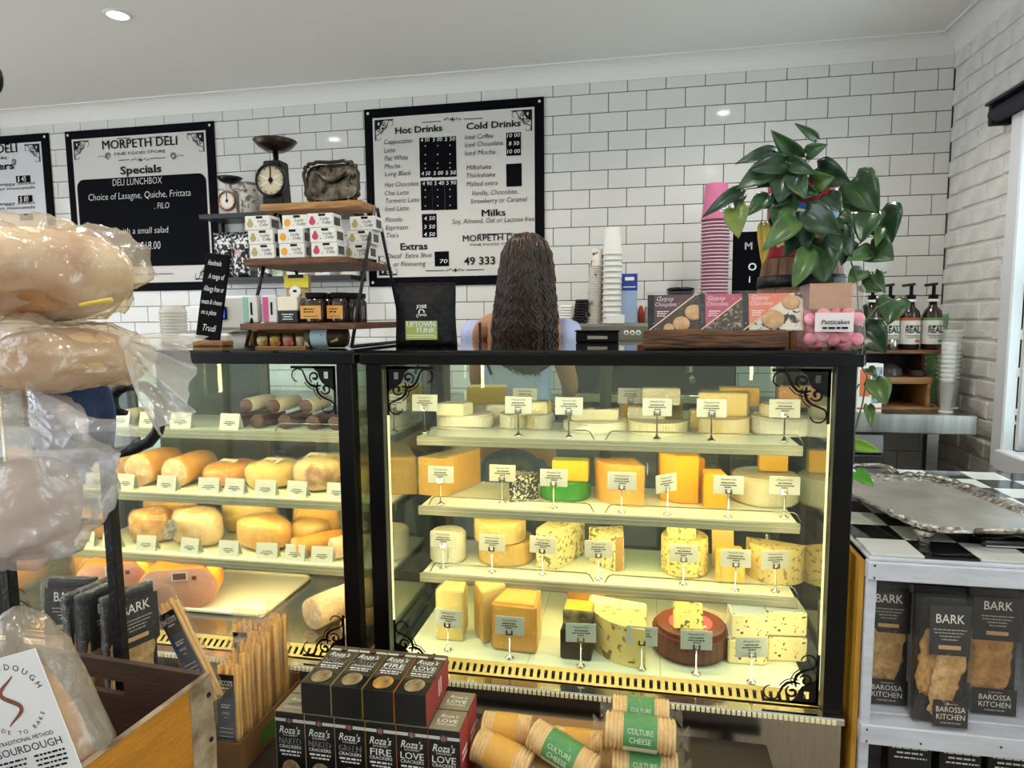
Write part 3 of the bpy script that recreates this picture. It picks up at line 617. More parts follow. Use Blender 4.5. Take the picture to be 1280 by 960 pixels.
# bottom deck
cheese('cheese_wedge', 'tall pale wedge in film at the left end of the bottom deck', 562, 801, Z4, R2(.085, .11, .012), .155, [PALE, CHED], .03, dy=.055, wrap=.003)
cheese('cheese_wedge', 'tall pale wedge turned edge on, second on the bottom deck', 606, 806, Z4, [(-.055, .03), (-.005, -.06), (.05, .01), (.03, .07)], .16, [PALE, CHED], 0, sm=lambda i: 1 if i == 0 else 0, dy=.06, wrap=.004)
cheese('cheese_block', 'big bright yellow cheese block in film on the bottom deck', 644, 816, Z4, R2(.138, .14, .018), .145, [ORNG, YEL], -.07, top=1, bev=.008, dy=.07, wrap=.004)
cheese('cheese_block', 'black waxed cheese block with cut yellow top on the bottom deck', 720, 826, Z4, R2(.088, .085), .085, [BLKW], -.04, dy=.045)
cheese('cheese_block', 'yellow cut half in foil stacked on the black waxed block', 722, 784, Z4, R2(.084, .075), .045, [mat('#b9a878', .35, .2, '#54483a', 30, .3, 50), YEL], -.04, top=1, dy=.055, dz=.087)
cheese('cheese_block', 'brown smoked cheese lying behind the black waxed block', 728, 800, Z4, R2(.12, .06), .12, [mat('#a8752c', .4, 0, '#7d4f1c', 18)], 0, dy=.17)
wheel('blue marbled quarter wheel on the bottom deck', 808, 833, Z4, .17, .115, [MARB, vein('#f0dba0', '#6d7a56', 26, .36)], 160, 262, .12, bev=.003, dy=.15)
BW = wheel('brown waxed wheel with a pink label on the bottom deck', 866, 836, Z4, .109, .082, [BRNW, YEL], bev=.012, dy=.109)
obj('paper_label', MB().cyl((0, 0, .0825), .062, .0006, 28), mat('#cf4a55', .5), BW); obj('label_band', MB().box((-.02, -.03, .0834), (.05, .012, .0003)).box((.025, -.025, .0834), (.035, .01, .0003)), mat('#f0d4cf', .5), BW)
cheese('cheese_block', 'speckled cut square standing on the brown waxed wheel', 862, 797, Z4, R2(.082, .014), .075, [vein('#f0dc7c', '#4a5a2a', 60, .40)], .03, dy=.06, dz=.0828, tilt=-.5)
FET = vein('#f3e3b0', '#33312c', 62, .36); p0 = None
for i, (px, py, dz, lb, w) in enumerate(((935, 833, 0, 'lower left', .105), (983, 833, 0, 'lower right', .108), (937, 795, .0725, 'upper left', .1), (982, 800, .0725, 'upper right', .11))):
    r = .1; mb = MB(); mb.prism([(-w/2, -.05), (w/2, -.045), (w/2, .06), (-w/2, .05)], .07, sm=lambda i: 0 if i in (0, 1) else 1, top=1, bev=.004)
    p = aZ(px, 833 if i % 2 == 0 else 829, Z4); o = obj('cheese_half', mb, [FET, mat('#c9d2dc', .3, .35)], None, (p.x, p.y+.055+(.004 if i > 1 else 0), Z4+.0006+dz), (0, 0, .05 if i % 2 else -.02))
    tag(o, f'white cheese piece with dark berries in foil rind, {lb} of four', 'cheese'); 
# wedge and blade glimpsed at the back of the deck
cheese('cheese_wedge', 'white wedge lying at the back of the deck behind the brown wheel', 893, 790, Z4, [(-.08, .02), (.06, -.02), (.08, .03)], .03, [WHT], -.25, dy=.09)
# ---------------------------------------------------------------- price cards on little stands
base_me = MB().lathe([(0, 0), (.0125, 0), (.0125, .003), (.006, .006), (.0035, .012), (0, .012)], 16).mesh('base'); base_me.materials.append(CHROME)
stem_me = MB().cyl((0, 0, .01), .0024, .068, 8).mesh('stem'); stem_me.materials.append(CHROME)
clip_me = MB().b2(-.010, -.005, -.0035, -.0015, .07, .084).b2(.005, .010, -.0035, -.0015, .07, .084).b2(-.010, .010, -.0035, -.0015, .07, .074).mesh('clip'); clip_me.materials.append(CHROME)
card_me = MB().b2(-.042, .042, -.0012, .0012, .068, .121, 0, .0008).mesh('card'); card_me.materials.append(TAGW)
hd, a, b = tmesh('Morpeth Deli', 0, .3); hd = hd.copy()
for v in hd.vertices: v.co.x = (v.co.x-(a+b)/2)*.044/(b-a); v.co.y *= .008
hd.materials.append(INK)
def dash_me(seed):
    mb = MB(); r = random.Random(seed)
    for y, w in ((.0155, .021), (.0085, .026), (.0025, .012)):
        x = -w+r.uniform(0, .004)
        while x < w-.003:
            q = r.uniform(.0025, .007); mb.quad((x, y, 0), (min(x+q, w), y, 0), (min(x+q, w), y+.0034, 0), (x, y+.0034, 0)); x += q+.0014
    me = mb.mesh('small_print'); me.materials.append(INK); return me
DM = [dash_me(i) for i in range(5)]
def price_card(px, py, z, what, i, rz=0, s=1.0):
    p = aZ(px, py, z); t = thing('price_card', 'grey price card '+what, 'price card', (p.x, p.y, z+.0006), rz, 'price cards in the cheese case'); t.scale = (s, s, s)
    obj('base', base_me, CHROME, t); obj('stem', stem_me, CHROME, t); obj('clip', clip_me, CHROME, t); obj('card', card_me, TAGW, t, (0, 0, .0), (-.06, 0, 0))
    obj('lettering', hd, INK, t, (0, .0047, .108), (PI/2-.06, 0, 0)); obj('small_print', DM[i % 5], INK, t, (0, .0036, .0835), (PI/2-.06, 0, 0))
for i, (px, py, z, w, *k) in enumerate(((531, 541, Z1, 'before the leftmost brie wheel of the top shelf'), (648, 545, Z1, 'before the brie wheel with the wrapped wedge'), (711, 547, Z1, 'at the left of the large flat brie wheel'),
        (821, 549, Z1, 'before the pale wrapped half wheel'), (889, 551, Z1, 'before the washed rind wheel'), (980, 552, Z1, 'before the white half wheel at the end of the top shelf'),
        (551, 631, Z2, 'before the long cheddar wedge'), (628, 629, Z2, 'before the wedge with black speckled rind'), (692, 636, Z2, 'before the green waxed cheese'), (777, 641, Z2, 'before the yellow wheel quarter'),
        (834, 644, Z2, 'turned aslant before the tall golden block', .75), (910, 647, Z2, 'before the square orange block'), (980, 648, Z2, 'before the film wrapped white drum'),
        (554, 711, Z3, 'before the white rind drum'), (615, 716, Z3, 'before the large golden wheel'), (678, 719, Z3, 'before the first blue veined wedge', -.12), (748, 725, Z3, 'beside the empty green mat', .1), (854, 731, Z3, 'before the tall speckled blue drum'),
        (919, 738, Z3, 'before the golden crumbly block'), (969, 740, Z3, 'before the blue veined half wheel', .25), (560, 813, Z4, 'before the first tall pale wedge', -.1), (637, 823, Z4, 'before the big bright yellow block'),
        (726, 833, Z4, 'before the black waxed block', .1), (802, 837, Z4, 'before the blue marbled quarter wheel'), (870, 843, Z4, 'before the brown waxed wheel', .08), (939, 853, Z4, 'before the stack of four berry cheeses', .2))):
    price_card(px, py, z, w, i, *(k or [0]))
for i, (px, w) in enumerate(((656, 'standing behind the second wheel, back of the top shelf'), (788, 'at the back of the top shelf by the upright golden wedge'))):
    p = aZ(px, 505, Z1); price_card(px, 530, Z1, w, i+3)
# ================================================================ left case: salami, hams, smallgoods
def log(name, label, c, axis, r, L, mats, cat='meat', wrap=None, n=18, taper=.85, squash=1, end=True):
    """rolled meat lying along a horizontal axis (angle), cut face toward the front; c is the middle of the front foot"""
    prof = [(0, 0), (r*.96, 0), (r, .004), (r, L*.7), (r*taper, L*.93), (r*.5, L), (0, L)]
    mb = MB().lathe(prof, n, mf=lambda j: 1 if j == 0 else 0)
    for v in mb.b.verts: v.co.y *= squash
    mb.wob(r*.06, 18, len(label))
    o = obj(name, mb, mats, None, V(*c)+V(0, 0, r*squash*1.03), (-PI/2, 0, axis)); tag(o, label, cat)
    if wrap: wrapit(o, amt=wrap, seed=len(label), s=1.04)
    return o
SAL = mat('#3b211c', .5, 0, '#55322a', 30, .3, 60); SALC = vein('#4a2a22', '#6d4636', 60, .4); PAPW = mat('#ded2ba', .7, 0, '#cfc1a5', 10, .3, 30)
GOLD = mat('#e2a93c', .4, 0, '#d2942c', 14, .2, 40); PINK = vein('#dcae8e', '#eac9ae', 25, .45); HAMO = mat('#f0982a', .3, 0, '#e6861c', 8, .2, 30); HAMF = mat('#d69a86', .5, 0, '#c98573', 9, .35, 40, lo=.3, hi=.7); MORT2 = vein('#e0b99a', '#efd9bf', 60, .42)
# top shelf: paper wrapped salami with dark cut ends
for i, (px, py, dz, w) in enumerate(((282, 536, 0, 'bottom row, first from left'), (314, 538, 0, 'bottom row, second from left'), (352, 540, 0, 'bottom row, third from left'), (390, 541, 0, 'bottom row, fourth from left'), (420, 542, 0, 'bottom row, at the right end'),
                                     (296, 520, .049, 'upper row, left'), (334, 522, .049, 'upper row, middle'), (378, 523, .049, 'upper row, right'))):
    p = aZ(px, 538, Z1); o = log('salami', 'dark salami in white paper, '+w+' of the salami stack', (p.x, -1.735+(.02 if dz else 0), Z1+dz), .02, .0245, .17, [PAPW, SALC] if dz else [SAL, SALC]); o['group'] = 'salami stack'
for px, lb in ((150, 'left'), (178, 'right')):
    p = aZ(px, 532, Z1); log('salami', f'short salami end lying alone on the left of the top shelf, the {lb} of two', (p.x, -1.72, Z1), .0, .026, .1, [PAPW, SALC])
# second shelf
for px, r, m, lb, L in ((132, .048, [MORT2, MORT2], 'pale mottled roll at the far left', .15), (180, .056, [GOLD, PINK], 'thick yellow skinned roll with pink cut face', .2), (230, .052, [GOLD, MORT2], 'yellow skinned roll with grey cut face', .2)):
    p = aZ(px, 606, Z2); log('meat_roll', lb+' on the second meat shelf', (p.x, -1.72, Z2), .05, r, L, m, wrap=.003)
def slab(name, label, px, z, w, d, h, m, rz=0, wrap=.004, y=-1.72, p=.55, dz=0):
    q = aY(px, 600, y); q = V(q.x, y, z); mb = MB().ball((0, 0, h/2*1.1), (w/2*1.14, d/2, h/2*1.1), 20, k=10, p=p).wob(h*.09, 22, len(label))
    zm = min(v.co.z for v in mb.b.verts)
    for v in mb.b.verts: v.co.z = max(v.co.z, 0)
    o = obj(name, mb, m, None, (q.x, y+d/2, z+.0008+dz), (0, 0, rz)); tag(o, label, 'meat')
    if wrap: wrapit(o, amt=wrap, seed=len(label), s=1.04)
    return o
slab('smoked_meat', 'orange smoked meat piece with a paper label, second meat shelf', 267, Z2, .15, .2, .07, mat('#e09a33', .4, 0, '#d08a2a', 10, .2, 30), -.3)
slab('smoked_meat', 'pale yellow vacuum packed breast, middle of the second meat shelf', 322, Z2, .16, .2, .078, mat('#e8cf8a', .4, 0, '#dcb96a', 10, .2, 30), -.25)
slab('wrapped_roast', 'brown and cream roast in loose film, right of the second meat shelf', 386, Z2, .17, .22, .095, mat('#dcc39a', .45, 0, '#8d5b35', 12, .3, 30, lo=.5, hi=.62), -.2, .007)
slab('wrapped_roast', 'pale roast cut off by the case post, right end of the second meat shelf', 438, Z2, .08, .16, .06, mat('#e0c08a', .5), 0)
for nm, lx_, m_ in (('smoked_meat', 0, PAPER), ('smoked_meat.001', .01, PAPER), ('wrapped_roast', -.02, PAPER)):
    o_ = bpy.data.objects[nm]; zt = max(v.co.z for v in o_.data.vertices); obj('paper_label', MB().box((lx_, -.02, zt*.99), (.07, .05, .0015), (.25, 0, .1)), m_, o_); obj('label_print', MB().box((lx_, -.024, zt*.99+.0002), (.045, .02, .0012), (.25, 0, .1)), mat('#8a5a3a', .6, 0, '#d8cbb0', 160), o_)
# third shelf
slab('smoked_meat', 'golden ham piece with round stickers at the left of the third meat shelf', 98, Z3, .12, .125, .105, GOLD, 0)
slab('netted_ham', 'brown netted ham with an oval label on the third meat shelf', 168, Z3, .14, .125, .105, mat('#b9762f', .4, 0, '#d8b070', 30, .4, 60), -.2)
nh = slab('netted_ham', 'round pale netted ham with a grey sticker, third meat shelf', 228, Z3, .19, .125, .115, mat('#e6cfae', .45, 0, '#d8b48a', 26, .4, 55), -.2)
obj('sticker', MB().cyl((0, 0, 0), .035, .002, 20), mat('#8a8480', .5, 0, '#3b3636', 60), nh, (-.02, -.094, .075), (1.15, 0, -.1))
slab('smoked_meat', 'broad yellow chicken breast on the third meat shelf', 314, Z3, .19, .125, .1, mat('#ecc063', .4, 0, '#d99a3c', 8, .2, 30), -.2)
slab('smoked_meat', 'flat cream meat piece behind the long roll, third meat shelf', 374, Z3, .12, .12, .08, mat('#e3bf72', .4, 0, '#cf9f50', 10), .2, y=-1.66)
p = aZ(378, 690, Z3); log('meat_roll', 'long golden roll pointing back to the right on the third meat shelf', (p.x, -1.74, Z3), -.75, .034, .2, [mat('#d9a04a', .45, 0, '#c48836', 20, .3, 50), PINK])
p = aZ(420, 696, Z3); log('meat_roll', 'pale mottled roll at the right end of the third meat shelf', (p.x, -1.73, Z3), -.7, .036, .12, [MORT2, MORT2])
for px, lb, m, w in ((200, 'amber', GOLD, .2), (300, 'straw coloured', PALE, .2), (385, 'honey coloured', CHED, .16)):
    slab('smoked_meat', lb+' meat at the back of the third meat shelf', px, Z3, w, .1, .12, m, 0, .004, -1.575)
# deck: tray with cut hams
p = aZ(300, 740, Z4); tr = thing('serving_tray', 'white shallow tray under the cut hams on the left deck', 'tray', (2.43, -1.67, Z4))
obj('tray_base', MB().box((0, 0, .004), (.50, .33, .004), None, 0, .001), WHITE, tr); mb = MB()
rc = [(x*(.25-.03)+.03*math.cos(a)*1, y*(.165-.03)+.03*math.sin(a)) for x, y, a0 in ((1, 1, 0), (-1, 1, PI/2), (-1, -1, PI), (1, -1, 1.5*PI)) for a in [a0+PI/2*i/5 for i in range(6)]]
obj('rim', mb.tube([(a, b, .010) for a, b in rc], .006, 8, closed=True), WHITE, tr)
def ham(label, px, r, h, L, y, rz, lab):
    q = aY(px, 740, y); prof = [(0, 0), (.97, 0), (1.0, .01), (1.0, L*.5), (.85, L*.8), (.5, L*.97), (0, L)]
    mb = MB().lathe(prof, 28, mf=lambda j: 1 if j == 0 else 0)
    for v in mb.b.verts: v.co.x *= r; v.co.y *= h; v.co.y = max(v.co.y, -h*.78)
    mb.wob(.004, 12, 3)
    o = obj('cut_ham', mb, [HAMO, HAMF], None, (q.x, y, Z4+.0125+h*.79), (-PI/2+.05, 0, rz)); tag(o, label, 'ham')
    obj('printed_label', MB().box((0, 0, 0), (.052, .03, .0008)), mat('#e7ddd2', .5), o, (.01, -h*.5, -.0025)); obj('stamp', MB().box((0, 0, 0), (.04, .022, .0004)).box((.045, .008, 0), (.014, .014, .0004)), mat('#3b1f1a', .5, 0, '#a04a35', 160), o, (.01, -h*.5, -.0034))
    return o
ham('large cut ham with pink face and orange rind, in front on the white tray', 222, .128, .086, .17, -1.84, .38, 1)
ham('second cut ham half hidden behind the iron post', 140, .118, .084, .15, -1.83, .38, 1)
slab('smoked_meat', 'yellow ham blurred behind film at the far left of the deck', 62, Z4, .22, .2, .13, mat('#e0a72e', .5, 0, '#d29420', 6), 0, .003, -1.75)
o = log('wrapped_salami', 'mottled salami roll in loose film on the right of the deck', (2.88, -1.88, Z4), -.45, .05, .27, [MORT2, PINK], wrap=.005)
log('wrapped_salami', 'short reddish sausage in film beside the post on the deck', (3.00, -1.90, Z4), -.5, .026, .16, [mat('#c9793a', .45, 0, '#e0b070', 20), PINK], wrap=.006)
# tent cards in the left case
def tent(px, py, z, lab, i, y=-1.765, w=.074, h=.052, rz=0):
    p = aZ(px, py, z); t = thing('tent_card', lab, 'price card', (aY(px, py, y).x, y, z+.0006), rz, 'price cards in the meat case')
    mb = MB(); mb.quad((-w/2, 0, 0), (w/2, 0, 0), (w/2, .012, h), (-w/2, .012, h)); mb.quad((-w/2, .012, h), (w/2, .012, h), (w/2, .03, 0), (-w/2, .03, 0))
    obj('card', mb, TAGW, t); sc = w/.084; rx = PI/2-.255
    o = obj('lettering', hd, INK, t, (0, h*.7*.26-.0008, h*.72), (rx, 0, 0)); o.scale = (sc,)*3
    o = obj('small_print', DM[i % 5], INK, t, (0, h*.2*.26-.0008, h*.2), (rx, 0, 0)); o.scale = (sc,)*3
for i, (px, py, z, lb) in enumerate(((150, 532, Z1, 'white tent card at the left of the salami shelf'), (185, 533, Z1, 'white tent card beside the short salami ends'), (225, 535, Z1, 'white tent card alone in the gap of the salami shelf'), (286, 538, Z1, 'white tent card before the salami stack'),
        (118, 610, Z2, 'white tent card at the far left of the second meat shelf'), (156, 612, Z2, 'white tent card before the mottled roll'), (207, 615, Z2, 'white tent card before the yellow skinned rolls'), (260, 618, Z2, 'white tent card before the orange smoked piece'),
        (292, 620, Z2, 'white tent card left of the vacuum packed breast'), (331, 622, Z2, 'white tent card before the vacuum packed breast'), (370, 624, Z2, 'white tent card before the roast in loose film'), (421, 627, Z2, 'white tent card by the post, second meat shelf'),
        (105, 686, Z3, 'white tent card at the far left of the third meat shelf'), (138, 690, Z3, 'white tent card hidden partly by the iron post'), (182, 693, Z3, 'white tent card before the brown netted ham'), (236, 696, Z3, 'white tent card before the round netted ham'),
        (285, 700, Z3, 'white tent card before the broad chicken breast'), (333, 704, Z3, 'white tent card right of the chicken breast'), (368, 706, Z3, 'white tent card before the long golden roll'), (402, 708, Z3, 'white tent card near the right end, third meat shelf'))):
    tent(px, py, z, lb, i, rz=.05*((i*7) % 5-2))
# ================================================================ behind the counter: bench, machine, cups, wall shelf
BZ = .985
t = thing('steel_bench', 'long stainless steel bench along the tiled wall behind the counter', 'bench', (4.0, -.3, 0)); O = -t.location
obj('worktop', MB().b2(1.2, 5.295, -.6, -.012, BZ-.085, BZ, 0, .004), mat('#c4c2be', .3, 1, '#8f8d89', 5, .02, 200, stretch=(3, 1, .2)), t, O)
for x in (1.25, 2.6, 4.0, 5.12): obj('leg', MB().b2(x, x+.045, -.56, -.515, 0, BZ-.085), STEEL, t, O)
obj('undershelf', MB().b2(1.25, 4.25, -.55, -.05, .25, .28), STEEL, t, O)
f = thing('bar_fridge', 'stainless bar fridge under the right end of the steel bench', 'fridge', (4.62, -.33, 0)); O = -f.location
obj('cabinet', MB().b2(4.3, 4.95, -.52, -.08, .02, .885), DARK, f, O); obj('top_strip', MB().b2(4.3, 4.95, -.55, -.52, .80, .885, 0, .003), mat('#cfd0d2', .35, .8), f, O)
d = obj('door', MB().b2(4.3, 4.95, -.55, -.52, .06, .79, 0, .004), mat('#8d8b88', .35, 1, '#7a7875', 4, .02, 200, stretch=(30, 1, 1)), f, O); obj('lock', MB().cyl((4.62, -.556, .845), .011, .008, 14, (PI/2, 0, 0)).cyl((4.62, -.556, .845), .006, .010, 10, (PI/2, 0, 0)), IRON, f, O)
c = thing('bench_cabinet', 'white cabinet under the steel bench behind the cheese case', 'cabinet', (3.2, -.3, 0)); O = -c.location
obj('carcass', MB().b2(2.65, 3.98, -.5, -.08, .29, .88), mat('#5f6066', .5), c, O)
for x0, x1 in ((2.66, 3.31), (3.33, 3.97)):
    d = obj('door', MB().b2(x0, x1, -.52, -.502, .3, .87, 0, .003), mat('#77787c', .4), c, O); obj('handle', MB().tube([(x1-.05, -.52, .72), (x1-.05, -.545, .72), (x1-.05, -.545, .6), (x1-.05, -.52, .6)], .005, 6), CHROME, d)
for i, (x, w, h, m, lb) in enumerate(((1.75, .5, .42, '#3c3c40', 'dark grey'), (2.3, .3, .3, '#b9b4a8', 'pale'), )):
    tag(obj('storage_box', MB().box((0, 0, h/2), (w, .35, h), None, 0, .01).box((0, 0, h+.006), (w+.012, .36, .02), None, 0, .004), mat(m, .5), None, (x, -.32, .281)), lb+' lidded storage box on the bench undershelf at left', 'box')
# espresso machine
p0 = aY(700, 410, -.5); p1 = aY(925, 410, -.5); EX0, EX1 = p0.x, p1.x; EZ = 1.385
t = thing('espresso_machine', 'wide steel espresso machine with round knobs, cups stacked on its roof', 'coffee machine', ((EX0+EX1)/2, -.3, BZ+.0006)); w = (EX1-EX0)/2; H = EZ-BZ
obj('body', MB().b2(-w, w, -.12, .22, .05, H-.09, 0, .01), mat('#33343a', .35, .4), t); obj('roof_tray', MB().b2(-w-.005, w+.005, -.2, .23, H-.09, H-.002, 0, .012), mat('#b4b0a4', .3, 1), t)
for x in (-w+.04, w-.04):
    for y in (-.1, .19): obj('foot', MB().cyl((x, y, 0), .02, .05, 12), BLACK, t)
for i, px in enumerate((703, 711, 783, 790.5, 798)):
    q = aY(px, 410, -.5); r = obj('knob', MB().lathe([(.006, 0), (.012, 0), (.012, .008), (.006, .008)], 16, (0, 0, 0), (PI/2, 0, 0)), WHITE, t, (q.x-t.location.x, -.2005, H-.045))
obj('drip_tray', MB().b2(-w+.03, w-.03, -.22, .0, .02, .06, 0, .004), STEEL, t)
for x in (-.18, .2): obj('group_head', MB().cyl((x, -.16, .16), .035, .1, 16).tube([(x, -.17, .16), (x, -.34, .14)], [.011, .014], 8), CHROME, t)
def cupstack(name, label, px, z, Y, r, h, n, m, gap_shade=None, lean=0, cupx=.10, r2=None, rimh=.005, group=None, up=False):
    """nested paper cups: one whole cup on top of n rims; each rim ring proud"""
    q = aY(px, 400, Y); t = thing(name, label, 'cups', (q.x, Y, z+.0006), 0, group); pitch = (h-cupx)/max(n, 1); r2 = r2 or r*.74
    for i in range(n):
        x = lean*i*pitch
        obj('cup', MB().lathe([(r*.93, 0), (r*1.03, 0), (r*1.05, rimh/2), (r*1.03, rimh), (r*.95, rimh), (r*.93, pitch)], 20, (x, 0, i*pitch), mf=lambda j: 0 if j < 4 else 1), [m, gap_shade or m], t)
    x = lean*n*pitch; obj('top_cup', MB().lathe([(r*1.03, 0), (r*1.05, rimh/2), (r*1.03, rimh), (r*.98, rimh), (r2, cupx), (r2*.9, cupx), (r2*.88, cupx-.004), (0, cupx-.004)], 20, (x, 0, n*pitch)), m, t)
    return t, pitch, r, r2, n*pitch
PK = mat('#bf6a90', .5); PKR = mat('#e0c8ca', .5)
def zat(py, Y, px=760): return aY(px, py, Y).z
t, pi_, r, r2, zt = cupstack('cup_stack', 'tall stack of pink milkshake cups beside the plant', 892, EZ, -.42, .066, zat(231, -.42, 892)-EZ, 30, PKR, mat('#9a5a74', .5), cupx=.165, r2=.052)  # cup walls between the pale rims coloured darker as painted shade
for o in t.children:
    if o.name.startswith('top_cup'): o.data.materials[0] = PK
q = obj('printed_face', MB().ball((0, 0, 0), (.022, .002, .022), 14), WHITE, t, (.025, -.060, zt+.05)); obj('printed_eyes', MB().cyl((-.007, -.002, .004), .005, .001, 8, (PI/2, 0, 0)).cyl((.008, -.002, .004), .005, .001, 8, (PI/2, 0, 0)).ribbon([(-.01, -.003, -.008), (0, -.003, -.013), (.01, -.003, -.008)], .003), INK, q)
CUPW = mat('#dedcd5', .5)
cupstack('cup_stack', 'tall stack of plain white paper cups on the coffee machine', 765, EZ, -.44, .047, zat(285, -.44)-EZ, 12, CUPW, cupx=.13, r2=.036, rimh=.007)
cupstack('cup_stack', 'wide short stack of white cups in front of the tall white stack', 762, EZ, -.36, .05, zat(335, -.36)-EZ, 8, CUPW, cupx=.12, r2=.04, rimh=.006)
CUPP = vein('#d9d2c8', '#3a2f2c', 26, .38); cupstack('cup_stack', 'leaning stack of white cups with black line pattern', 741, EZ, -.42, .035, zat(311, -.42)-EZ, 26, CUPP, cupx=.085, lean=.07, r2=.028)
def lids(label, px, z, Y, r, n, m, lean=0, ph=.013):
    q = aY(px, 400, Y); t = thing('lid_stack', label, 'lids', (q.x, Y, z+.0006))
    for i in range(n): obj('lid', MB().lathe([(0, 0), (r, 0), (r*1.03, .003), (r*.98, ph*.7), (r*.8, ph), (0, ph)], 20, (lean*i*ph, 0, i*ph)), m, t)
lids('leaning stack of black cup lids on the coffee machine', 724, EZ, -.45, .033, 9, BLACK, .12); lids('stack of white cup lids at the left of the black ones', 707, EZ, -.45, .034, 7, WHITE, .06)
lids('wide stack of black lids in front of the tiles', 850, EZ, -.42, .064, 12, BLACK, 0, .014); lids('lower stack of black lids behind the wide one', 836, EZ, -.5, .05, 10, BLACK, 0, .0125)
def carton(name, label, cat, px, py0, py1, Y, wpx, m, z=None, d=.05, rz=0, z1=None):
    a = aY(px, py0, Y); s = mpp(a); z = aY(px, py1, Y).z if z is None else z; h = a.z-z
    t = thing(name, label, cat, (a.x, Y+d/2, z+.0006), rz); obj('box', MB().b2(-wpx*s/2, wpx*s/2, -d/2, d/2, 0, h-.0006, 0, .002), m, t); return t, wpx*s, h
t, w, h = carton('paper_carton', 'tall blue and white carton beside the white paper cups', 'carton', 787, 342, 0, -.45, 19, mat('#9db3d6', .5), EZ)
obj('blue_band', MB().b2(-w/2-.001, w/2+.001, -.026, -.0255, h*.66, h-.001), mat('#1f3f96', .5), t); obj('print_lines', MB().b2(-w*.3, w*.3, -.0268, -.0264, h*.86, h*.93).b2(-w*.4, w*.4, -.0268, -.0264, h*.72, h*.74), WHITE, t)
q = aY(788, 400, -.38); t = thing('glass_jar', 'dim glass jar in front of the blue carton', 'jar', (q.x, -.38, EZ+.0006)); obj('jar', MB().lathe([(0, 0), (.033, 0), (.035, .01), (.035, .07), (.03, .085)], 18), film('#9aa09c', .6, .05, .3, 0), t)
q = aY(801, 400, -.4); tag(obj('red_bottle', MB().lathe([(0, 0), (.014, 0), (.015, .05), (.01, .075), (.005, .085), (0, .085)], 14), mat('#b5402c', .4), None, (q.x, -.4, EZ+.0006)), 'small red squeeze bottle right of the glass jar', 'bottle')
q = aY(812, 400, -.4); tag(obj('milk_jug', MB().lathe([(0, 0), (.026, 0), (.03, .03), (.024, .075), (.026, .08), (.022, .08), (.02, .03), (0, .01)], 18), mat('#c9c2b4', .4), None, (q.x, -.38, EZ+.0006)), 'small cream cup between the red bottle and the chocolate bars', 'cup')
q = aY(768, 405, -.5); tag(obj('paper_pad', MB().box((0, 0, .02), (.085, .012, .04), None, 0, .002), WHITE, None, (q.x+.005, -.512, EZ+.0006)), 'white card standing at the front edge of the coffee machine', 'card')
# black chalk sign behind the plant
a = aY(917, 290, -.32); b = aY(968, 400, -.32); t = thing('order_sign', 'tall black sign with white letters behind the plant', 'sign', ((a.x+b.x)/2, -.31, EZ+.0006)); H = a.z-EZ
obj('panel', MB().b2(a.x-t.location.x, b.x-t.location.x, 0, .012, 0, H, 0, .002), NAVY, t)
obj('easel', MB().b2(-.06, .06, .012, .06, 0, .012), NAVY, t)
for s, px, py, hp in (('M', 931, 312, 9), ('O', 935, 338, 9), ('i', 936, 353, 8)):
    q = aY(px, py, -.3105); txt(s, CHALK, t, q-t.location, hp*mpp(q), None, bold=.02, al='L')
# ---- black wall shelf left of the drinks board with scales, can and coffee bags
ws = thing('wall_shelf', 'two tier black wall shelf between the two menu boards', 'shelf', (1.85, -.12, 1.66)); O = -ws.location; BLKM = mat('#101015', .4)
SU = aY(300, 266, -.22).z; SLW = 1.665
for z in (SU, SLW): obj('board', MB().b2(1.36, 2.29, -.225, -.012, z-.028, z, 0, .002), BLKM, ws, O)
for x in (1.36, 2.27): obj('side_bar', MB().b2(x, x+.02, -.045, -.012, SLW-.028, SU-.028), BLKM, ws, O)
def scale(name, label, px, zb, Y, s, dial, body, pan, rz=0):
    q = aY(px, 240, Y); t = thing(name, label, 'kitchen scale', (q.x, Y, zb+.0006), rz)
    bw = .052 if name == 'dial_scale' else .075
    obj('body', MB().prism([(-bw*s, 0), (bw*s, 0), (bw*.85*s, .045*s), (.040*s, .19*s), (-.040*s, .19*s), (-bw*.85*s, .045*s)], .075*s, (0, .045*s, 0), (PI/2, 0, 0), bev=.004), body, t)
    obj('dial_ring', MB().lathe([(.058*s, 0), (.070*s, 0), (.072*s, .012*s), (.066*s, .02*s), (.06*s, .012*s)], 28, (0, -.03*s, .105*s), (PI/2, 0, 0)), body if name == 'dial_scale' else mat('#9a5a3c', .3, .8), t)
    d = obj('dial', MB().cyl((0, -.033*s, .105*s), .062*s, .003, 28, (PI/2, 0, 0)), dial, t)
    mb = MB()
    for k in range(12):
        a = 2*PI*k/12; mb.box((.054*s*math.sin(a), -.0385*s, .105*s+.054*s*math.cos(a)), (.003*s, .0006, .008*s), (0, a, 0))
    obj('dial_marks', mb, INK, d); obj('pointer', MB().box((0, -.040*s, .125*s), (.005*s, .001, .075*s)).cyl((0, -.040*s, .105*s), .011*s, .001, 12, (PI/2, 0, 0)), INK, d)
    if name == 'dial_scale':
        for k in (1, -1): obj('dial_ray', MB().box((0, -.0383*s, .105*s), (.115*s, .0005, .004*s), (0, .45*k, 0)), WHITE, d)
    obj('pan_post', MB().cyl((0, .01*s, .185*s), .012*s, .05*s, 12), body, t)
    obj('pan', MB().lathe([(0, .232*s), (.04*s, .235*s), (.07*s, .253*s), (.092*s, .278*s), (.089*s, .28*s), (.068*s, .258*s), (.04*s, .24*s), (0, .238*s)], 28, (0, .01*s, 0)), pan, t)
    return t
scale('spring_scale', 'old pale kitchen scale with copper dial ring, on the wall shelf at left', 287, SU, -.12, .80, mat('#dcd9d2', .5), mat('#b9b4aa', .5), mat('#2a2826', .25, .7))
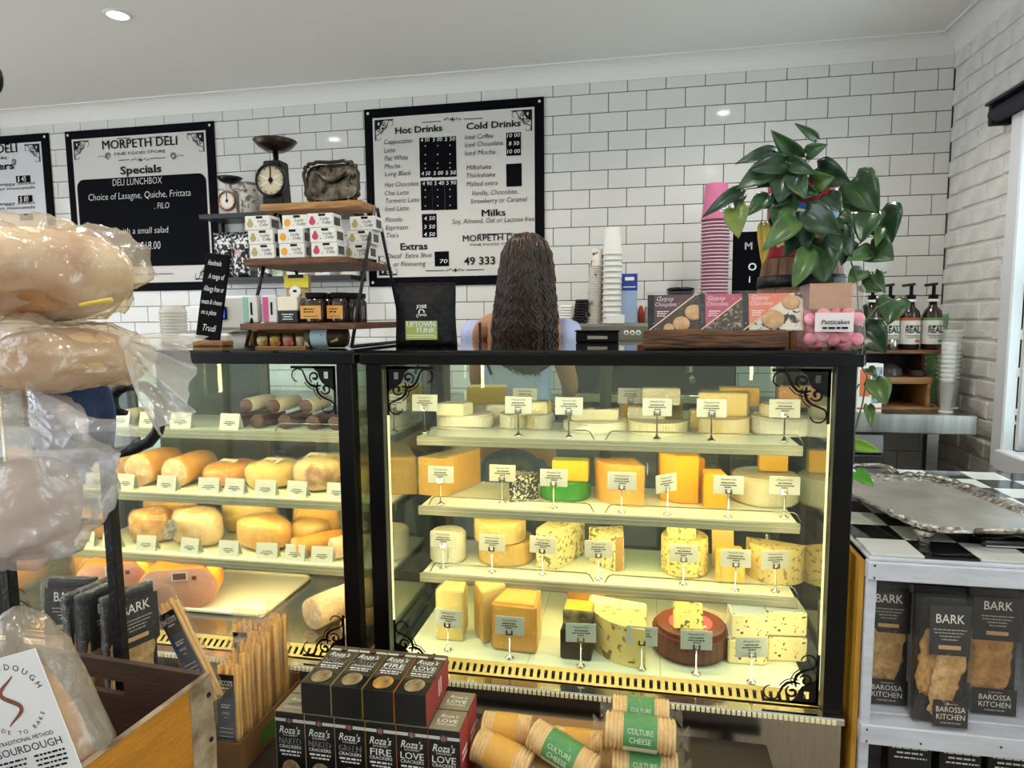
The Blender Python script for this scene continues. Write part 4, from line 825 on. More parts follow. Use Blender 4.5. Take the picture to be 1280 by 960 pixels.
q = aY(309, 244, -.13); t = thing('storage_tin', 'old grey printed storage tin on the wall shelf beside the pale scale', 'tin', (q.x+.01, -.13, SU+.0006)); h = .165
obj('can', MB().lathe([(0, 0), (.052, 0), (.054, .003), (.053, h-.01), (.055, h), (0, h)], 24), vein('#b9b2a6', '#5f5a54', 40, .42), t); obj('lid', MB().lathe([(.056, h+.0005), (.057, h+.014), (.02, h+.022), (0, h+.022)], 24), mat('#6b6864', .4, .6), t)
mtxt([('SMOOTH', 0, .125, .014, .06, 'C', 0, 0), ('10', 0, .03, .02, None, 'C', 0, 0)], INK, t, (0, -.0545, 0))
# patterned coffee bags on the lower tier
PATB = vein('#16161a', '#e4e4e4', 42, .46)
def pouch(name, label, cat, c, w, h, d, m, rz=0, group=None, gus=.5, top=.12):
    """stand-up pouch: flat sealed top, bellied middle, open foot"""
    t = thing(name, label, cat, c, rz, group); mb = MB(); nx, nz = 8, 10
    for sgn in (-1, 1):
        G = []
        for j in range(nz+1):
            v = j/nz; z = h*v; dd = d/2*(1-max(0, (v-.25)/.75)**1.6) if v > .25 else d/2*(.85+.15*v/.25); ww = w*(1-.04*math.sin(v*PI)-(.02 if v > .9 else 0))
            if v > 1-top: dd = .0018
            G.append([mb.b.verts.new((ww*(i/nx-.5), sgn*dd*(1-abs(2*i/nx-1)**2.2*.9)+.0004*sgn, z)) for i in range(nx+1)])
        for j in range(nz):
            for i in range(nx):
                f = mb.b.faces.new((G[j][i], G[j][i+1], G[j+1][i+1], G[j+1][i])); f.smooth = True
        if sgn < 0: A = G
        else: Bk = G
    for j in range(nz):
        for i in (0, nx): mb.b.faces.new((A[j][i], Bk[j][i], Bk[j+1][i], A[j+1][i]))
    for i in range(nx): mb.b.faces.new((A[0][i], Bk[0][i], Bk[0][i+1], A[0][i+1])); mb.b.faces.new((A[nz][i], Bk[nz][i], Bk[nz][i+1], A[nz][i+1]))
    mb.wob(.002, 25, len(label)); obj('pouch', mb, m, t); return t
for px, lb, r in ((279, 'left', .05), (301, 'right', -.05)):
    q = aY(px, 320, -.12); t = pouch('coffee_bag', f'black and white leaf patterned coffee bag on the wall shelf, the {lb} of two', 'coffee bag', (q.x, -.12, SLW+.0006), .115, .27, .07, PATB, r)
    if lb == 'right': obj('seal', MB().ball((0, 0, 0), (.022, .003, .024), 16), mat('#b02f56', .5, 0, '#d8d8d8', 60), t, (.0, -.030, .14))
for px, w, h, m, lb, m2 in ((331, .07, .14, PATB, 'black patterned', None), (349, .06, .12, mat('#7fa05a', .5, 0, '#e8e8e0', 30), 'green and white', None), (372, .12, .1, WHITE, 'plain white', None), (405, .09, .13, mat('#e0e0e4', .5), 'white with a dark blue bird shape', '#2d3552'), (437, .1, .15, mat('#d8d4cc', .5), 'pale with yellow edge and dark shape', '#26262c')):
    q = aY(px, 340, -.12); t = thing('packet', lb+' packet at the back on the lower wall shelf', 'packet', (q.x, -.12, SLW+.0006)); obj('packet_body', MB().b2(-w/2, w/2, -.02, .02, 0, h, 0, .003), m, t)
    if m2: obj('printed_shape', MB().ball((-w*.2, -.0205, h*.55), (w*.16, .001, h*.22), 12).box((-w*.12, -.0205, h*.3), (.006, .0012, h*.3)), mat(m2, .5), t); obj('printed_edge', MB().b2(-w/2-.0005, -w*.38, -.0205, 0, .002, h-.002), mat('#d9b23c', .5) if 'yellow' in lb else WHITE, t)
# white counter scale with blue screen and clear cups at left, behind the case
t = thing('counter_scale', 'white weighing scale with a small blue screen behind the chalk sign', 'weighing scale', (aY(279, 395, -1.19).x+.02, -1.30, 0))
obj('stand', MB().b2(-.1, .13, -.1, .2, 0, 1.29, 0, .004), mat('#4a4a4c', .5), t); obj('body', MB().b2(-.10, .14, -.09, .15, 1.2905, 1.37, 0, .012), mat('#d4d1cb', .5), t); obj('platter', MB().b2(-.10, .15, -.08, .14, 1.3705, 1.378, 0, .003), STEEL, t)
obj('head', MB().b2(-.10, .13, .11, .15, 1.378, 1.52, 0, .01), mat('#d4d1cb', .5), t); h = obj('display', MB().b2(-.10, .0, .098, .112, 1.42, 1.475, 0, .003), BLACK, t); obj('screen', MB().b2(-.09, -.005, .0965, .0985, 1.428, 1.468), mat('#2f5fe0', .4, emit=.9), h)
q = aY(219, 400, -1.32); t = thing('cup_stack', 'stack of clear plastic cups in a sleeve behind the bread bags', 'cups', (q.x, -1.33, 0)); obj('pedestal', MB().b2(-.055, .055, -.055, .055, 0, 1.2715, 0, .004), mat('#6a6864', .6), t)
for i in range(14): obj('cup', MB().lathe([(.05, 0), (.053, .003), (.05, .006), (.046, .0125)], 18, (0, 0, 1.272+i*.0125)), film('#e9e6df', .5, .1, .5, 0), t)
obj('top_cup', MB().lathe([(.05, 0), (.053, .003), (.05, .006), (.044, .03), (0, .03)], 18, (0, 0, 1.272+14*.0125)), film('#e9e6df', .5, .1, .5, 0), t)
# ================================================================ syrups, crate shelf, cups at the right end of the bench
Y5 = -.46; L_ = aY(1078, 480, Y5).x; R_ = aY(1176, 480, Y5).x; t = thing('crate_shelf', 'two tier wooden crate shelf on the steel bench holding syrup bottles', 'shelf', ((L_+R_)/2, -.3, BZ+.0006)); w = (R_-L_)/2
ztop = aY(1120, 438, Y5).z-BZ; zmid = aY(1120, 472, Y5).z-BZ; PL2 = mat('#a8784a', .6, 0, '#7f5832', 10, .2, 40, stretch=(1, 9, 9))
obj('top_board', MB().b2(-w, w, -.16, .13, ztop-.016, ztop, 0, .002), WOOD, t); obj('mid_board', MB().b2(-w, w-.03, -.15, .13, zmid-.03, zmid, 0, .002), PL2, t); obj('base_board', MB().b2(-w, w, -.16, .13, 0, .012, 0, .002), PL2, t)
for x in (-w, w-.05): obj('side_board', MB().b2(x, x+.015, -.15, .13, .0125, zmid-.0305, 0, .002), PL2, t)
for x in (-w, w-.02): obj('upright', MB().b2(x, x+.015, .0, .13, zmid, ztop-.0165), WOOD, t)
obj('back_board', MB().b2(-w, w, .131, .14, 0, ztop), mat('#2c2018', .6), t)
AMB = mat('#2a1410', .12, coat=.5)
for i, (px, lb, cap) in enumerate(((1106, 'first from the left, mostly behind leaves', '#8c6a3a'), (1133, 'second from the left, behind a leaf', '#8a6a3a'), (1138, 'third from the left', '#b5592c'), (1165, 'last at the right by the brick wall', '#5f8a3c'))):
    if i == 1: px = 1114
    px = (1090, 1112, 1138, 1166)[i]; q = aY(px, 430, -.40); t = thing('syrup_bottle', 'brown pump bottle of syrup, '+lb, 'bottle', (q.x, -.38, BZ+.0006+ztop+.0006), 0, 'syrup pump bottles'); s = 1.0
    obj('bottle', MB().lathe([(0, 0), (.038, 0), (.042, .006), (.042, .15), (.036, .175), (.018, .195), (.016, .215), (0, .215)], 22), AMB, t)
    lb_ = obj('label', MB().lathe([(.0428, .025), (.0428, .145)], 22), mat('#d9d5cb', .6), t); obj('label_stripe', MB().lathe([(.0432, .132), (.0432, .145)], 22), mat(cap, .6), lb_)
    txt('REAL', INK, lb_, (0, -.0436, .077), .026, .062, bold=.02); dashes([(-.03, .03, .104, .006), (-.032, .03, .062, .003), (-.025, .03, .054, .003)], INK, lb_, (0, -.0436, 0)); obj('fruit_mark', MB().ball((.02, -.0405, .04), (.011, .002, .008), 10), mat(cap, .6), lb_)
    obj('collar', MB().lathe([(.02, .2155), (.024, .216), (.024, .226), (.018, .228)], 18), WHITE, t)
    obj('pump', MB().cyl((0, 0, .2285), .02, .02, 16).cyl((0, 0, .2485), .008, .04, 10).box((-.012, 0, .293), (.055, .014, .012), (0, -.12, 0), 0, .003), BLACK, t)
q = aY(1128, 432, -.55); tag(obj('shot_measure', MB().lathe([(0, 0), (.018, 0), (.02, .05), (.018, .05), (.016, .004), (0, .004)], 16), STEEL, None, (q.x, -.44, BZ+ztop+.0012)), 'small steel measure in front of the syrup bottles', 'measure')
q = aY(1112, 468, -.4); t = thing('glass_bowl', 'upturned glass bowl in the middle tier of the crate shelf', 'bowl', (q.x, -.38, BZ+zmid+.0012)); obj('bowl', MB().lathe([(.06, 0), (.062, .003), (.055, .035), (.03, .055), (0, .058)], 22), film('#7c7a76', .6, .05, .25, 0), t)
q = aY(1148, 470, -.4); t = thing('ramekin_stack', 'small stack of dark dishes in the middle tier of the crate shelf', 'dishes', (q.x, -.38, BZ+zmid+.0012))
for i in range(3): obj('dish', MB().lathe([(0, 0), (.038, 0), (.044, .012), (.041, .012), (.036, .003), (0, .003)], 20, (0, 0, i*.008)), mat('#3a2a20', .4), t)
q = aY(1086, 480, -.5); t = thing('drink_carton', 'tall white carton with orange panel at the left end of the crate shelf', 'carton', (q.x-.01, -.52, BZ+.0006)); t.rotation_euler[2] = .15
obj('carton', MB().b2(-.06, .05, -.03, .03, 0, .215, 0, .002), WHITE, t); obj('orange_panel', MB().b2(-.05, -.005, -.0312, -.0302, .07, .19), mat('#d9672f', .5), t); obj('picture_panel', MB().b2(.003, .045, -.0312, -.0302, .04, .20), mat('#3d3a44', .5, 0, '#b9c0c9', 40), t); obj('red_foot', MB().b2(-.06, .05, -.0312, -.0302, .012, .02), mat('#c3452e', .5), t)
CLR = film('#f4f4f0', .6, .06, .6, .2, 60)
for px, Yc, n, hh, lb, tint, r in ((1196, -.36, 12, .36, 'large clear plastic cups on a white base by the brick wall', CLR, .05), (1199, -.22, 10, .43, 'clear cups with green rims behind the large ones', film('#b9d8ae', .6, .06, .3, .2, 60), .045), (1184, -.50, 9, .31, 'small clear cups lying against the crate shelf end', CLR, .03)):
    q = aY(px, 480, Yc); t = thing('cup_stack', 'stack of '+lb, 'cups', (min(q.x, XR-.1), Yc, BZ+.0006)); cupx = .13; pt = (hh-cupx)/n
    for i in range(n): obj('cup', MB().lathe([(r*.7+r*.3*i/n, 0), (r, pt*.5), (r, pt*.7), (r*.75+r*.2*i/n, pt)], 20, (0, 0, cupx+i*pt)), tint, t)
    obj('bottom_cup', MB().lathe([(0, .004), (r*.72, .004), (r*.98, cupx), (r, cupx)], 20), tint, t); obj('base', MB().cyl((0, 0, 0), r*.95, .004, 20), WHITE, t)
# ================================================================ the woman behind the counter
SKIN = mat('#b98560', .5, 0, '#b07a58', 9, sub=.05); HAIRM = mat('#1b100a', .34, 0, '#33201a', 60, stretch=(30, 30, 3)); BLUEC = mat('#b9c3e6', .8, 0, '#a9b5dc', 20, .2, 120); DENIM = mat('#3f5274', .85, 0, '#50648a', 60, .2, 200)
def skin_mesh(name, V_, E_, lv=2, root=0):
    me = bpy.data.meshes.new(name); me.from_pydata([v[0] for v in V_], E_, []); o = bpy.data.objects.new(name, me); COL.objects.link(o)
    sk = o.modifiers.new('s', 'SKIN'); sk.use_smooth_shade = True
    for i, v in enumerate(V_):
        r = v[1]; me.skin_vertices[0].data[i].radius = r if isinstance(r, tuple) else (r, r); me.skin_vertices[0].data[i].use_root = (i == root)
    sb = o.modifiers.new('u', 'SUBSURF'); sb.levels = lv; sb.render_levels = lv
    bpy.context.view_layer.update(); dg = bpy.context.evaluated_depsgraph_get(); m2 = bpy.data.meshes.new_from_object(o.evaluated_get(dg)); m2.name = name
    bpy.data.objects.remove(o); bpy.data.meshes.remove(me)
    for f in m2.polygons: f.use_smooth = True
    return m2
WP = aY(646, 400, -1.12); wo = thing('person', 'woman seen from behind with long dark curly hair and a pale blue top', 'person', (WP.x, -1.12, 0), -.06)
def body_graph():
    Vt = []; E = []
    def n(p, r, par=None):
        Vt.append((p, r)); i = len(Vt)-1
        if par is not None: E.append((par, i))
        return i
    pel = n((0, 0, .97), (.15, .11)); sp = n((0, .01, 1.12), (.125, .09), pel); ch = n((0, 0, 1.28), (.145, .095), sp); nb = n((0, -.005, 1.415), (.085, .06), ch); nk = n((.02, 0, 1.475), .05, nb)
    hd_ = n((.03, .01, 1.545), (.062, .07), nk); h2 = n((.032, .012, 1.62), (.076, .09), hd_); n((.032, .01, 1.69), (.055, .065), h2); n((.032, .105, 1.60), .014, h2)
    n((.11, .01, 1.60), (.012, .018), h2); n((-.046, .01, 1.60), (.012, .018), h2)
    for s in (-1, 1):
        sh = n((.145*s, 0, 1.375), .052, nb); el = n((.20*s, .10, 1.14), .038, sh); wr_ = n((.14*s, .34, 1.045), .025, el); pm = n((.125*s, .40, 1.02), (.034, .016), wr_)
        for k, (dx, L) in enumerate(((-.027, .062), (-.009, .074), (.010, .070), (.027, .055))):
            a = n((.125*s+dx, .435, 1.015), .009, pm); b = n((.125*s+dx*1.25, .435+L*.55, 1.008), .0085, a); n((.125*s+dx*1.3, .435+L, .997), .007, b)
        th = n((.125*s-.034*s, .385, 1.018), .010, wr_); n((.125*s-.055*s, .42, 1.008), .008, th)
        hp = n((.085*s, 0, .89), .088, pel); kn = n((.095*s, .02, .49), .058, hp); an = n((.095*s, -.01, .085), .04, kn); n((.1*s, .12, .04), (.04, .028), an)
    return Vt, E
Vt, E = body_graph(); b = obj('body', skin_mesh('body', Vt, E), SKIN, wo)
HC = (.046, 0)
# legs and top
Lg = [((0, 0, .99), (.155, .118)), ((0, 0, .93), (.158, .12))]; Le = [(0, 1)]
for s in (-1, 1):
    i = len(Lg); Lg += [((.086*s, 0, .86), .096), ((.096*s, .02, .5), .068), ((.096*s, -.01, .14), .055)]; Le += [(1, i), (i, i+1), (i+1, i+2)]
obj('jeans', skin_mesh('jeans', Lg, Le), DENIM, wo)
obj('belt', MB().lathe([(1, 0), (1.02, .02), (1, .04)], 28), mat('#5a3a24', .6), wo, (0, 0, .975)).scale = (.165, .128, 1)
mb = MB(); n = 28; rows = ((1.0, .155, .115), (1.06, .14, .10), (1.14, .134, .098), (1.22, .147, .106), (1.27, .152, .108))
G = [[mb.b.verts.new((w*math.cos(2*PI*i/n), d*math.sin(2*PI*i/n)+.005, z+(.0 if z < 1.2 else .12*max(0, math.sin(2*PI*i/n))+.10*abs(math.cos(2*PI*i/n))**3*(z-1.2)/.07))) for i in range(n)] for z, w, d in rows]
for a, c in zip(G, G[1:]):
    for i in range(n): f = mb.b.faces.new((a[i], a[(i+1) % n], c[(i+1) % n], c[i])); f.smooth = True
obj('top', mb, BLUEC, wo)
for s in (-1, 1):
    obj('sleeve', MB().lathe([(.040, 0), (.058, .02), (.066, .06), (.062, .10), (.045, .13)], 18, (.172*s, .03, 1.275), (-.30, .20*s, 0)).wob(.005, 20, s+3), BLUEC, wo)
    obj('strap', MB().ribbon([(.135*s, -.060, 1.40), (.125*s, -.092, 1.34), (.10*s, -.108, 1.26), (.075*s, -.112, 1.2)], .012, nrm=V(0, -1, 0)), INK, wo)
    obj('shoe', MB().ball((.1*s, .04, .035), (.045, .12, .034), 14), DARK, wo)
obj('earring', MB().ball((.108, .0, 1.565), (.006, .006, .01), 8), CHROME, wo)
# hair: a full mass with many separate waved locks over it
rh = random.Random(11); prof = ((1.745, .012, .012), (1.735, .045, .05), (1.71, .075, .085), (1.665, .097, .108), (1.60, .107, .115), (1.53, .112, .108), (1.46, .120, .094), (1.38, .127, .085), (1.30, .125, .075), (1.24, .105, .06), (1.20, .05, .03))
mb = MB(); n = 32; G = []
for z, w, d in prof:
    yo = -.012-.05*max(0, min(1, (1.62-z)/.25)); w *= .95; G.append([mb.b.verts.new((HC[0]+w*math.cos(2*PI*i/n), yo+(d if math.sin(2*PI*i/n) < 0 else d*(.75 if z > 1.66 else .28))*math.sin(2*PI*i/n), z)) for i in range(n)])
for a, c in zip(G, G[1:]):
    for i in range(n): f = mb.b.faces.new((a[i], a[(i+1) % n], c[(i+1) % n], c[i])); f.smooth = True
mb.b.faces.new(G[0]); mb.b.faces.new(G[-1][::-1]); hair = obj('hair', mb, HAIRM, wo)
def hsec(z):
    for (z0, w0, d0), (z1, w1, d1) in zip(prof, prof[1:]):
        if z <= z0 and z >= z1: k = (z0-z)/(z0-z1); return w0+(w1-w0)*k, d0+(d1-d0)*k
    return prof[-1][1:]
mb = MB()
for i in range(430):
    a = rh.uniform(PI*.97, PI*2.03) if i < 330 else rh.choice([rh.uniform(.7*PI, PI), rh.uniform(0, .3*PI)]); z0 = 1.743-rh.random()**1.6*.34; z1 = max(1.16, rh.uniform(1.19, 1.34) if i < 260 else rh.uniform(1.3, 1.5)); k_ = rh.uniform(85, 150)*rh.choice((-1, 1)); ph = rh.uniform(0, 6.3); am = rh.uniform(.003, .011); pts = []; rr = []; N = 40; a1 = a+rh.uniform(-.3, .3); q2 = rh.uniform(-.6, 1)
    for k in range(N+1):
        u = k/N; z = z0+(z1-z0)*u; w, d = hsec(z); w *= .95; aa = a+(a1-a)*u; yo = -.012-.05*max(0, min(1, (1.62-z)/.25)); q = am*min(1, .25+(1.75-z)*2.2)
        dd = d if math.sin(aa) < 0 else d*(.75 if z > 1.66 else .28); sw = q*math.sin(z*k_+ph); ot = .001+.6*q*(1+q2*math.cos(z*k_+ph))
        pts.append((HC[0]+(w+ot)*math.cos(aa)-sw*math.sin(aa), yo+(dd+ot)*math.sin(aa)+sw*math.cos(aa), z)); rr.append(.0042*(1-.6*u**2))
    mb.tube(pts, rr, 5, m=1 if i % 4 == 0 else 0)
o = obj('hair_locks', mb, [HAIRM, mat('#3b2416', .3, 0, '#523420', 60)], hair); o['kind'] = 'stuff'
# ================================================================ on top of the cases
TZ = CT+.0085
def ctx(px, Y): q = aY(px, 430, Y); return V(q.x, Y, TZ)
# ladder stand
LF, LB, LM = -1.93, -1.50, -1.72
def lx(px, Y): return aY(px, 400, Y).x
lad = thing('ladder_stand', 'A-frame display stand with four wooden planks on the left case', 'display stand', (2.82, LM, TZ)); O = -lad.location
APZ = aY(456, 252, LM).z
sh = []
for k, (pl, pr, pyt, th, dep_) in enumerate(((331, 455, 252, .022, .07), (307, 436, 322, .020, .19), (299, 444, 404, .019, .27))):
    yf = LM-dep_*.75 if k else LM-.06; yb = LM+dep_ if k else LM+.06
    z = aY((pl+pr)/2, pyt, yf).z; x0, x1 = lx(pl, yf), lx(pr, yf)
    sh.append((x0, x1, yf, yb, z)); obj('plank', MB().b2(x0, x1, yf, yb, z-th, z, 0, .002), WOOD if k else PALEWOOD, lad, O)
xr = lx(440, LF)-.004; xl = xr-.335
for x in (xl, xr):
    a = MB().tube([(x, LM-.01, APZ-.02), (x, LF, TZ+.006)], .0055, 8); obj('front_leg', a, IRON, lad, O); obj('rear_leg', MB().tube([(x, LM+.01, APZ-.02), (x, LB, TZ+.006)], .0055, 8), IRON, lad, O)
    obj('foot_rail', MB().tube([(x, LF, TZ+.006), (x, LB, TZ+.006)], .0055, 8), IRON, lad, O)
# on the top plank: black dial scale and embossed silver tray
S0, S1, S2 = sh
scale('dial_scale', 'black dial scale with a shallow iron pan on the top plank', 345, S0[4], LM, .74, mat('#cbbfa2', .4), mat('#1c1b1c', .35, .5), mat('#3a302b', .3, .8))
q = aY(417, 250, LM); t = thing('embossed_tray', 'tarnished embossed silver tray with handle standing on the top plank', 'tray', (q.x, LM-.005, S0[4]+.0006)); SIL = mat('#8d8474', .25, 1, '#2a2622', 34, .5, 45); s = mpp(q); w, h = 76*s, 52*s
sup = lambda a, ww, hh, k=.45: (ww/2*math.copysign(abs(math.cos(a))**k, math.cos(a)), hh/2*math.copysign(abs(math.sin(a))**k, math.sin(a)))
mb = MB(); mb.prism([sup(2*PI*i/40, w*.9, h*.86) for i in range(40)], .008, (0, .004, h/2), (PI/2-.12, 0, 0)); obj('plate', mb, SIL, t)
obj('scalloped_rim', MB().tube([(x, -.006-(z)*.12, z+h/2) for x, z in (sup(2*PI*i/60, w*(.93+.03*math.sin(i*1.6)), h*(.92+.03*math.sin(i*1.6))) for i in range(60))], .006, 6, closed=True), mat('#4a443c', .3, 1), t)
obj('engraved_swag', MB().tube([(w*(-.28+.56*i/14), -.010, h*(.72-.22*math.sin(PI*i/14))) for i in range(15)], .0035, 6), IRON, t)
# white boxes of preserves on the second plank
BOXW = mat('#e3e1dc', .55)
def fruit_box(i, px, py, row, lab, fc, yoff=0, kind='pear', rz=0):
    z = S1[4]+.0006+row*.0428; q = aY(px, py, S1[2]+.03+yoff); w, h, d = .082, .0424, .06
    t = thing('preserve_box', lab, 'box', (q.x, S1[2]+.035+yoff, z), rz, 'white boxes of preserves on the ladder stand')
    obj('carton', MB().b2(-w/2, w/2, -d/2, d/2, 0, h-.0004, 0, .0015), BOXW, t); obj('top_label', MB().b2(-.004, .018, -d/2-.0006, -d/2, h-.009, h-.002), INK, t)
    F = [(.011*math.cos(2*PI*a/16)*(1 if math.sin(2*PI*a/16) < .2 or kind != 'pear' else .62), .012*math.sin(2*PI*a/16)+(.004 if math.sin(2*PI*a/16) > .2 and kind == 'pear' else 0)) for a in range(16)]
    obj('printed_fruit', MB().poly([(-.024+x*.95, -d/2-.0008, .019+y*.95) for x, y in F]), fc, t); obj('printed_dot', MB().poly([(-.006+.002*math.cos(a*PI/4), -d/2-.0008, .011+.002*math.sin(a*PI/4)) for a in range(8)]), fc, t)
    mtxt([('Tasty', .019, .032, .0075, .026, 'C', 0, .2), ('Tasty', .019, .022, .0075, .026, 'C', 0, .2)] if 0 else [('Lucky', .016, .022, .0085, .030, 'C', 0, .2), ('Cuby', .022, .011, .0085, .028, 'C', 0, .2)], INK, t, (0, -d/2-.0008, 0))
    obj('side_window', MB().b2(w/2, w/2+.0006, -.02, .02, .008, h-.01), mat('#3a3633', .2), t)
OLI, YLW, REDF = mat('#b3a36c', .6), mat('#e0a528', .6), mat('#c23f5c', .6)
for col, (px, f, kd, lb) in enumerate(((333, OLI, 'pear', 'olive pear'), (370, YLW, 'round', 'yellow fruit'), (410, REDF, 'pear', 'red pear'))):
    for row, rl in enumerate(('bottom', 'middle', 'top')):
        fruit_box(0, px+(row == 1)*-1+(row == 2)*(-4 if col != 1 else 5), 315, row, f'white box with {lb} print, {rl} row of the front stack', f, .012*(row == 2 and col == 1), kd)
for j in range(3):
    fruit_box(0, 450+j*4, 312, j, f'white box behind the red pear boxes, {("bottom", "middle", "top")[j]} of the side stack', OLI, .085+.0*j)
# third plank
def bar(name, label, px, h, w, m, m2, rz):
    q = aY(px, 390, S2[2]+.04); t = thing(name, label, 'sweets', (q.x, S2[2]+.045, S2[4]+.0006), rz); obj('wrapper', MB().b2(-w/2, w/2, -.018, .018, 0, h, 0, .004).wob(.0025, 40, 3), m, t); obj('side_band', MB().b2(-w/2+.003, -w/2+.02, -.0195, -.0185, .004, h-.006), m2, t); obj('print_lines', MB().b2(.004, .010, -.0195, -.0188, h*.3, h*.75), INK, t)
bar('nougat_bar', 'white wrapped nougat bar with a mint green band', 314, .083, .045, mat('#dcdad6', .4), mat('#8fb8ac', .5), .12); bar('nougat_bar', 'white wrapped nougat bar with a bright pink band', 339, .083, .045, mat('#dcdad6', .4), mat('#c9578e', .5), .12)
q = aY(364, 385, S2[2]+.05); t = thing('gift_box', 'cream box with black lower half on the third plank', 'box', (q.x, S2[2]+.06, S2[4]+.0006)); obj('box_base', MB().b2(-.032, .032, -.032, .032, 0, .036, 0, .002), mat('#17171a', .5), t); obj('box_top', MB().b2(-.0325, .0325, -.0325, .0325, .0362, .078, 0, .002), CREAM, t); dashes([(-.018, .018, .024, .003), (-.014, .014, .017, .003), (-.016, .016, .010, .003)], CHALK, t, (0, -.033, 0))
t = pouch('snack_pouch', 'yellow and kraft pouch with a round white sticker above the cream box', 'pouch', (q.x-.012, S2[2]+.12, S2[4]+.0006), .085, .148, .04, mat('#c4a273', .6)); obj('yellow_top', MB().b2(-.041, .041, -.0135, -.0115, .107, .146, 0, .0005), mat('#e0cf3a', .5), t); obj('top_clip', MB().b2(-.025, .025, -.016, -.0136, .137, .147), DARK, t); obj('sticker', MB().cyl((0, -.0205, .095), .019, .002, 20, (PI/2-.15, 0, 0)), WHITE, t); obj('printed_mark', MB().ball((0, -.0235, .097), (.007, .001, .004), 10), INK, t)
JAR = mat('#241208', .1, coat=.6); JLB = mat('#d59a4c', .6)
for i, (px, Yo, r, lb) in enumerate(((396, .05, .034, 'wide dark jar with an orange label at the front'), (424, .06, .026, 'dark jar with a small label in the middle'), (412, .13, .03, 'dark jar behind, half hidden by the label jars'), (440, .11, .03, 'dark jar by the right leg of the stand'), (447, .17, .028, 'pale rimmed dark jar at the right end'))):
    Yj = S2[2]+Yo; q = aY(px, 385, Yj); t = thing('preserve_jar', lb+', third plank', 'jar', (q.x, Yj, S2[4]+.0006)); obj('jar', MB().lathe([(0, 0), (r, 0), (r*1.03, .004), (r*1.03, .06), (r*.85, .07), (r*.8, .074), (0, .074)], 20), JAR, t); obj('lid', MB().cyl((0, 0, .0743), r*.95, .014, 20), BLACK, t)
    if i in (0, 1): l_ = obj('label', MB().b2(-r*1.0, r*.9, -r*1.06, -r*1.04, .012, .05), JLB, t); dashes([(-r*.7, r*.3, .038, .004), (-r*.7, r*.2, .030, .004), (-r*.7, r*.6, .018, .002)], INK, t, (0, -r*1.065, 0))
q = aY(418, 380, S2[3]-.06); mb = MB()
for s in (-1, 1): mb.tube([(s*.04, 0, 0), (0, 0, .06), (s*-.012, .0, .068)], .002, 6)
mb.tube([(-.055, 0, .068), (.055, 0, .068)], .0035, 6); tag(obj('wire_easel', mb, IRON, None, (q.x, S2[3]-.03, S2[4]+.0022)), 'small black wire easel behind the dark jars', 'easel')
# below the stand: tray of four jars and a lying jar
q = aY(348, 430, -1.88); t = thing('jar_carton', 'wooden carton with four small jars of pickles under the stand', 'carton', (q.x, -1.87, TZ)); w = .094
obj('tray', MB().b2(-w, w, -.02, .035, 0, .006).b2(-w, w, .03, .035, .006, .056).b2(-w, -w+.005, -.02, .03, .006, .052).b2(w-.005, w, -.02, .03, .006, .052).b2(-w, w, -.02, .035, .0565, .0605), PALEWOOD, t)
for i, c in enumerate(('#e0cf8a', '#d2a84e', '#c98a72', '#cdb59a')): x = -w+.035+i*.043; j = obj('jar', MB().lathe([(0, .0065), (.0155, .0065), (.0165, .03), (.012, .036), (0, .036)], 16, (x, 0, 0)), mat(c, .2), t); obj('lid', MB().cyl((x, 0, .0362), .015, .009, 16), mat('#b5a078', .3, .8), j)
for i in range(3): obj('divider', MB().poly([(-w+.048+i*.043, -.019, .016), (-w+.057+i*.043, -.019, .026), (-w+.065+i*.043, -.019, .016), (-w+.057+i*.043, -.019, .007)]), mat('#b5452e', .5), t)
q = aY(412, 430, -1.86); t = thing('olive_jar', 'large jar lying on its side with a pale blue label', 'jar', (q.x, -1.86, TZ+.0325), 0); obj('jar', MB().lathe([(0, -.058), (.030, -.058), (.032, -.05), (.032, .045), (.026, .055), (0, .056)], 22, (0, 0, 0), (0, PI/2, .12)), vein('#3a2415', '#c9b892', 30, .33), t); obj('label', MB().lathe([(.0326, -.048), (.0326, .002)], 22, (0, 0, 0), (0, PI/2, .12)), mat('#b9d0d6', .6), t); dashes([(-.042, -.008, .004, .004), (-.038, -.012, -.004, .003)], INK, t, (0, -.0335, 0)); obj('lid', MB().cyl((-.058-.009, -.008, 0), .03, .01, 20, (0, PI/2, .12)), mat('#c9c0a0', .3, .8), t)
# chalk sign with wooden foot
q = ctx(264, -1.72); t = thing('chalk_sign', 'narrow black chalkboard with handwriting leaning in a wooden foot', 'sign', (q.x, -1.72, TZ), 0); s = mpp(q)
obj('wooden_foot', MB().b2(-.05, .065, -.03, .03, 0, .018, 0, .003), PALEWOOD, t); bd = obj('chalkboard', MB().b2(-.045, .045, -.004, .004, 0, .29, 0, .002), mat('#0d0d10', .8, spec=.1), t, (-.012, 0, .0195), (-.1, .13, 0))
mtxt([('Handmade', -.006, .245, .013, .04, 'C', -.01, .2), ('A range of', .008, .2, .013, .05, 'C', -.01, .2), ('Gluten free or', .002, .158, .013, .066, 'C', -.01, .2), ('meats & cheese', .0, .115, .012, .07, 'C', -.01, .2), ('on a plate', -.008, .082, .012, .05, 'C', -.01, .2), ('Deli', .004, .03, .016, .045, 'C', -.01, .3)] if 0 else
     [('Handmade', -.006, .25, .017, .05, 'C', 0, .2), ('A range of', .006, .205, .018, .06, 'C', 0, .2), ('Allergy free or', .002, .163, .018, .076, 'C', 0, .2), ('meats & cheese', .0, .12, .016, .076, 'C', 0, .2), ('on a plate', -.006, .085, .016, .056, 'C', 0, .2), ('Trudi', .004, .03, .022, .05, 'C', 0, .3)], CHALK, bd, (0, -.0046, 0))
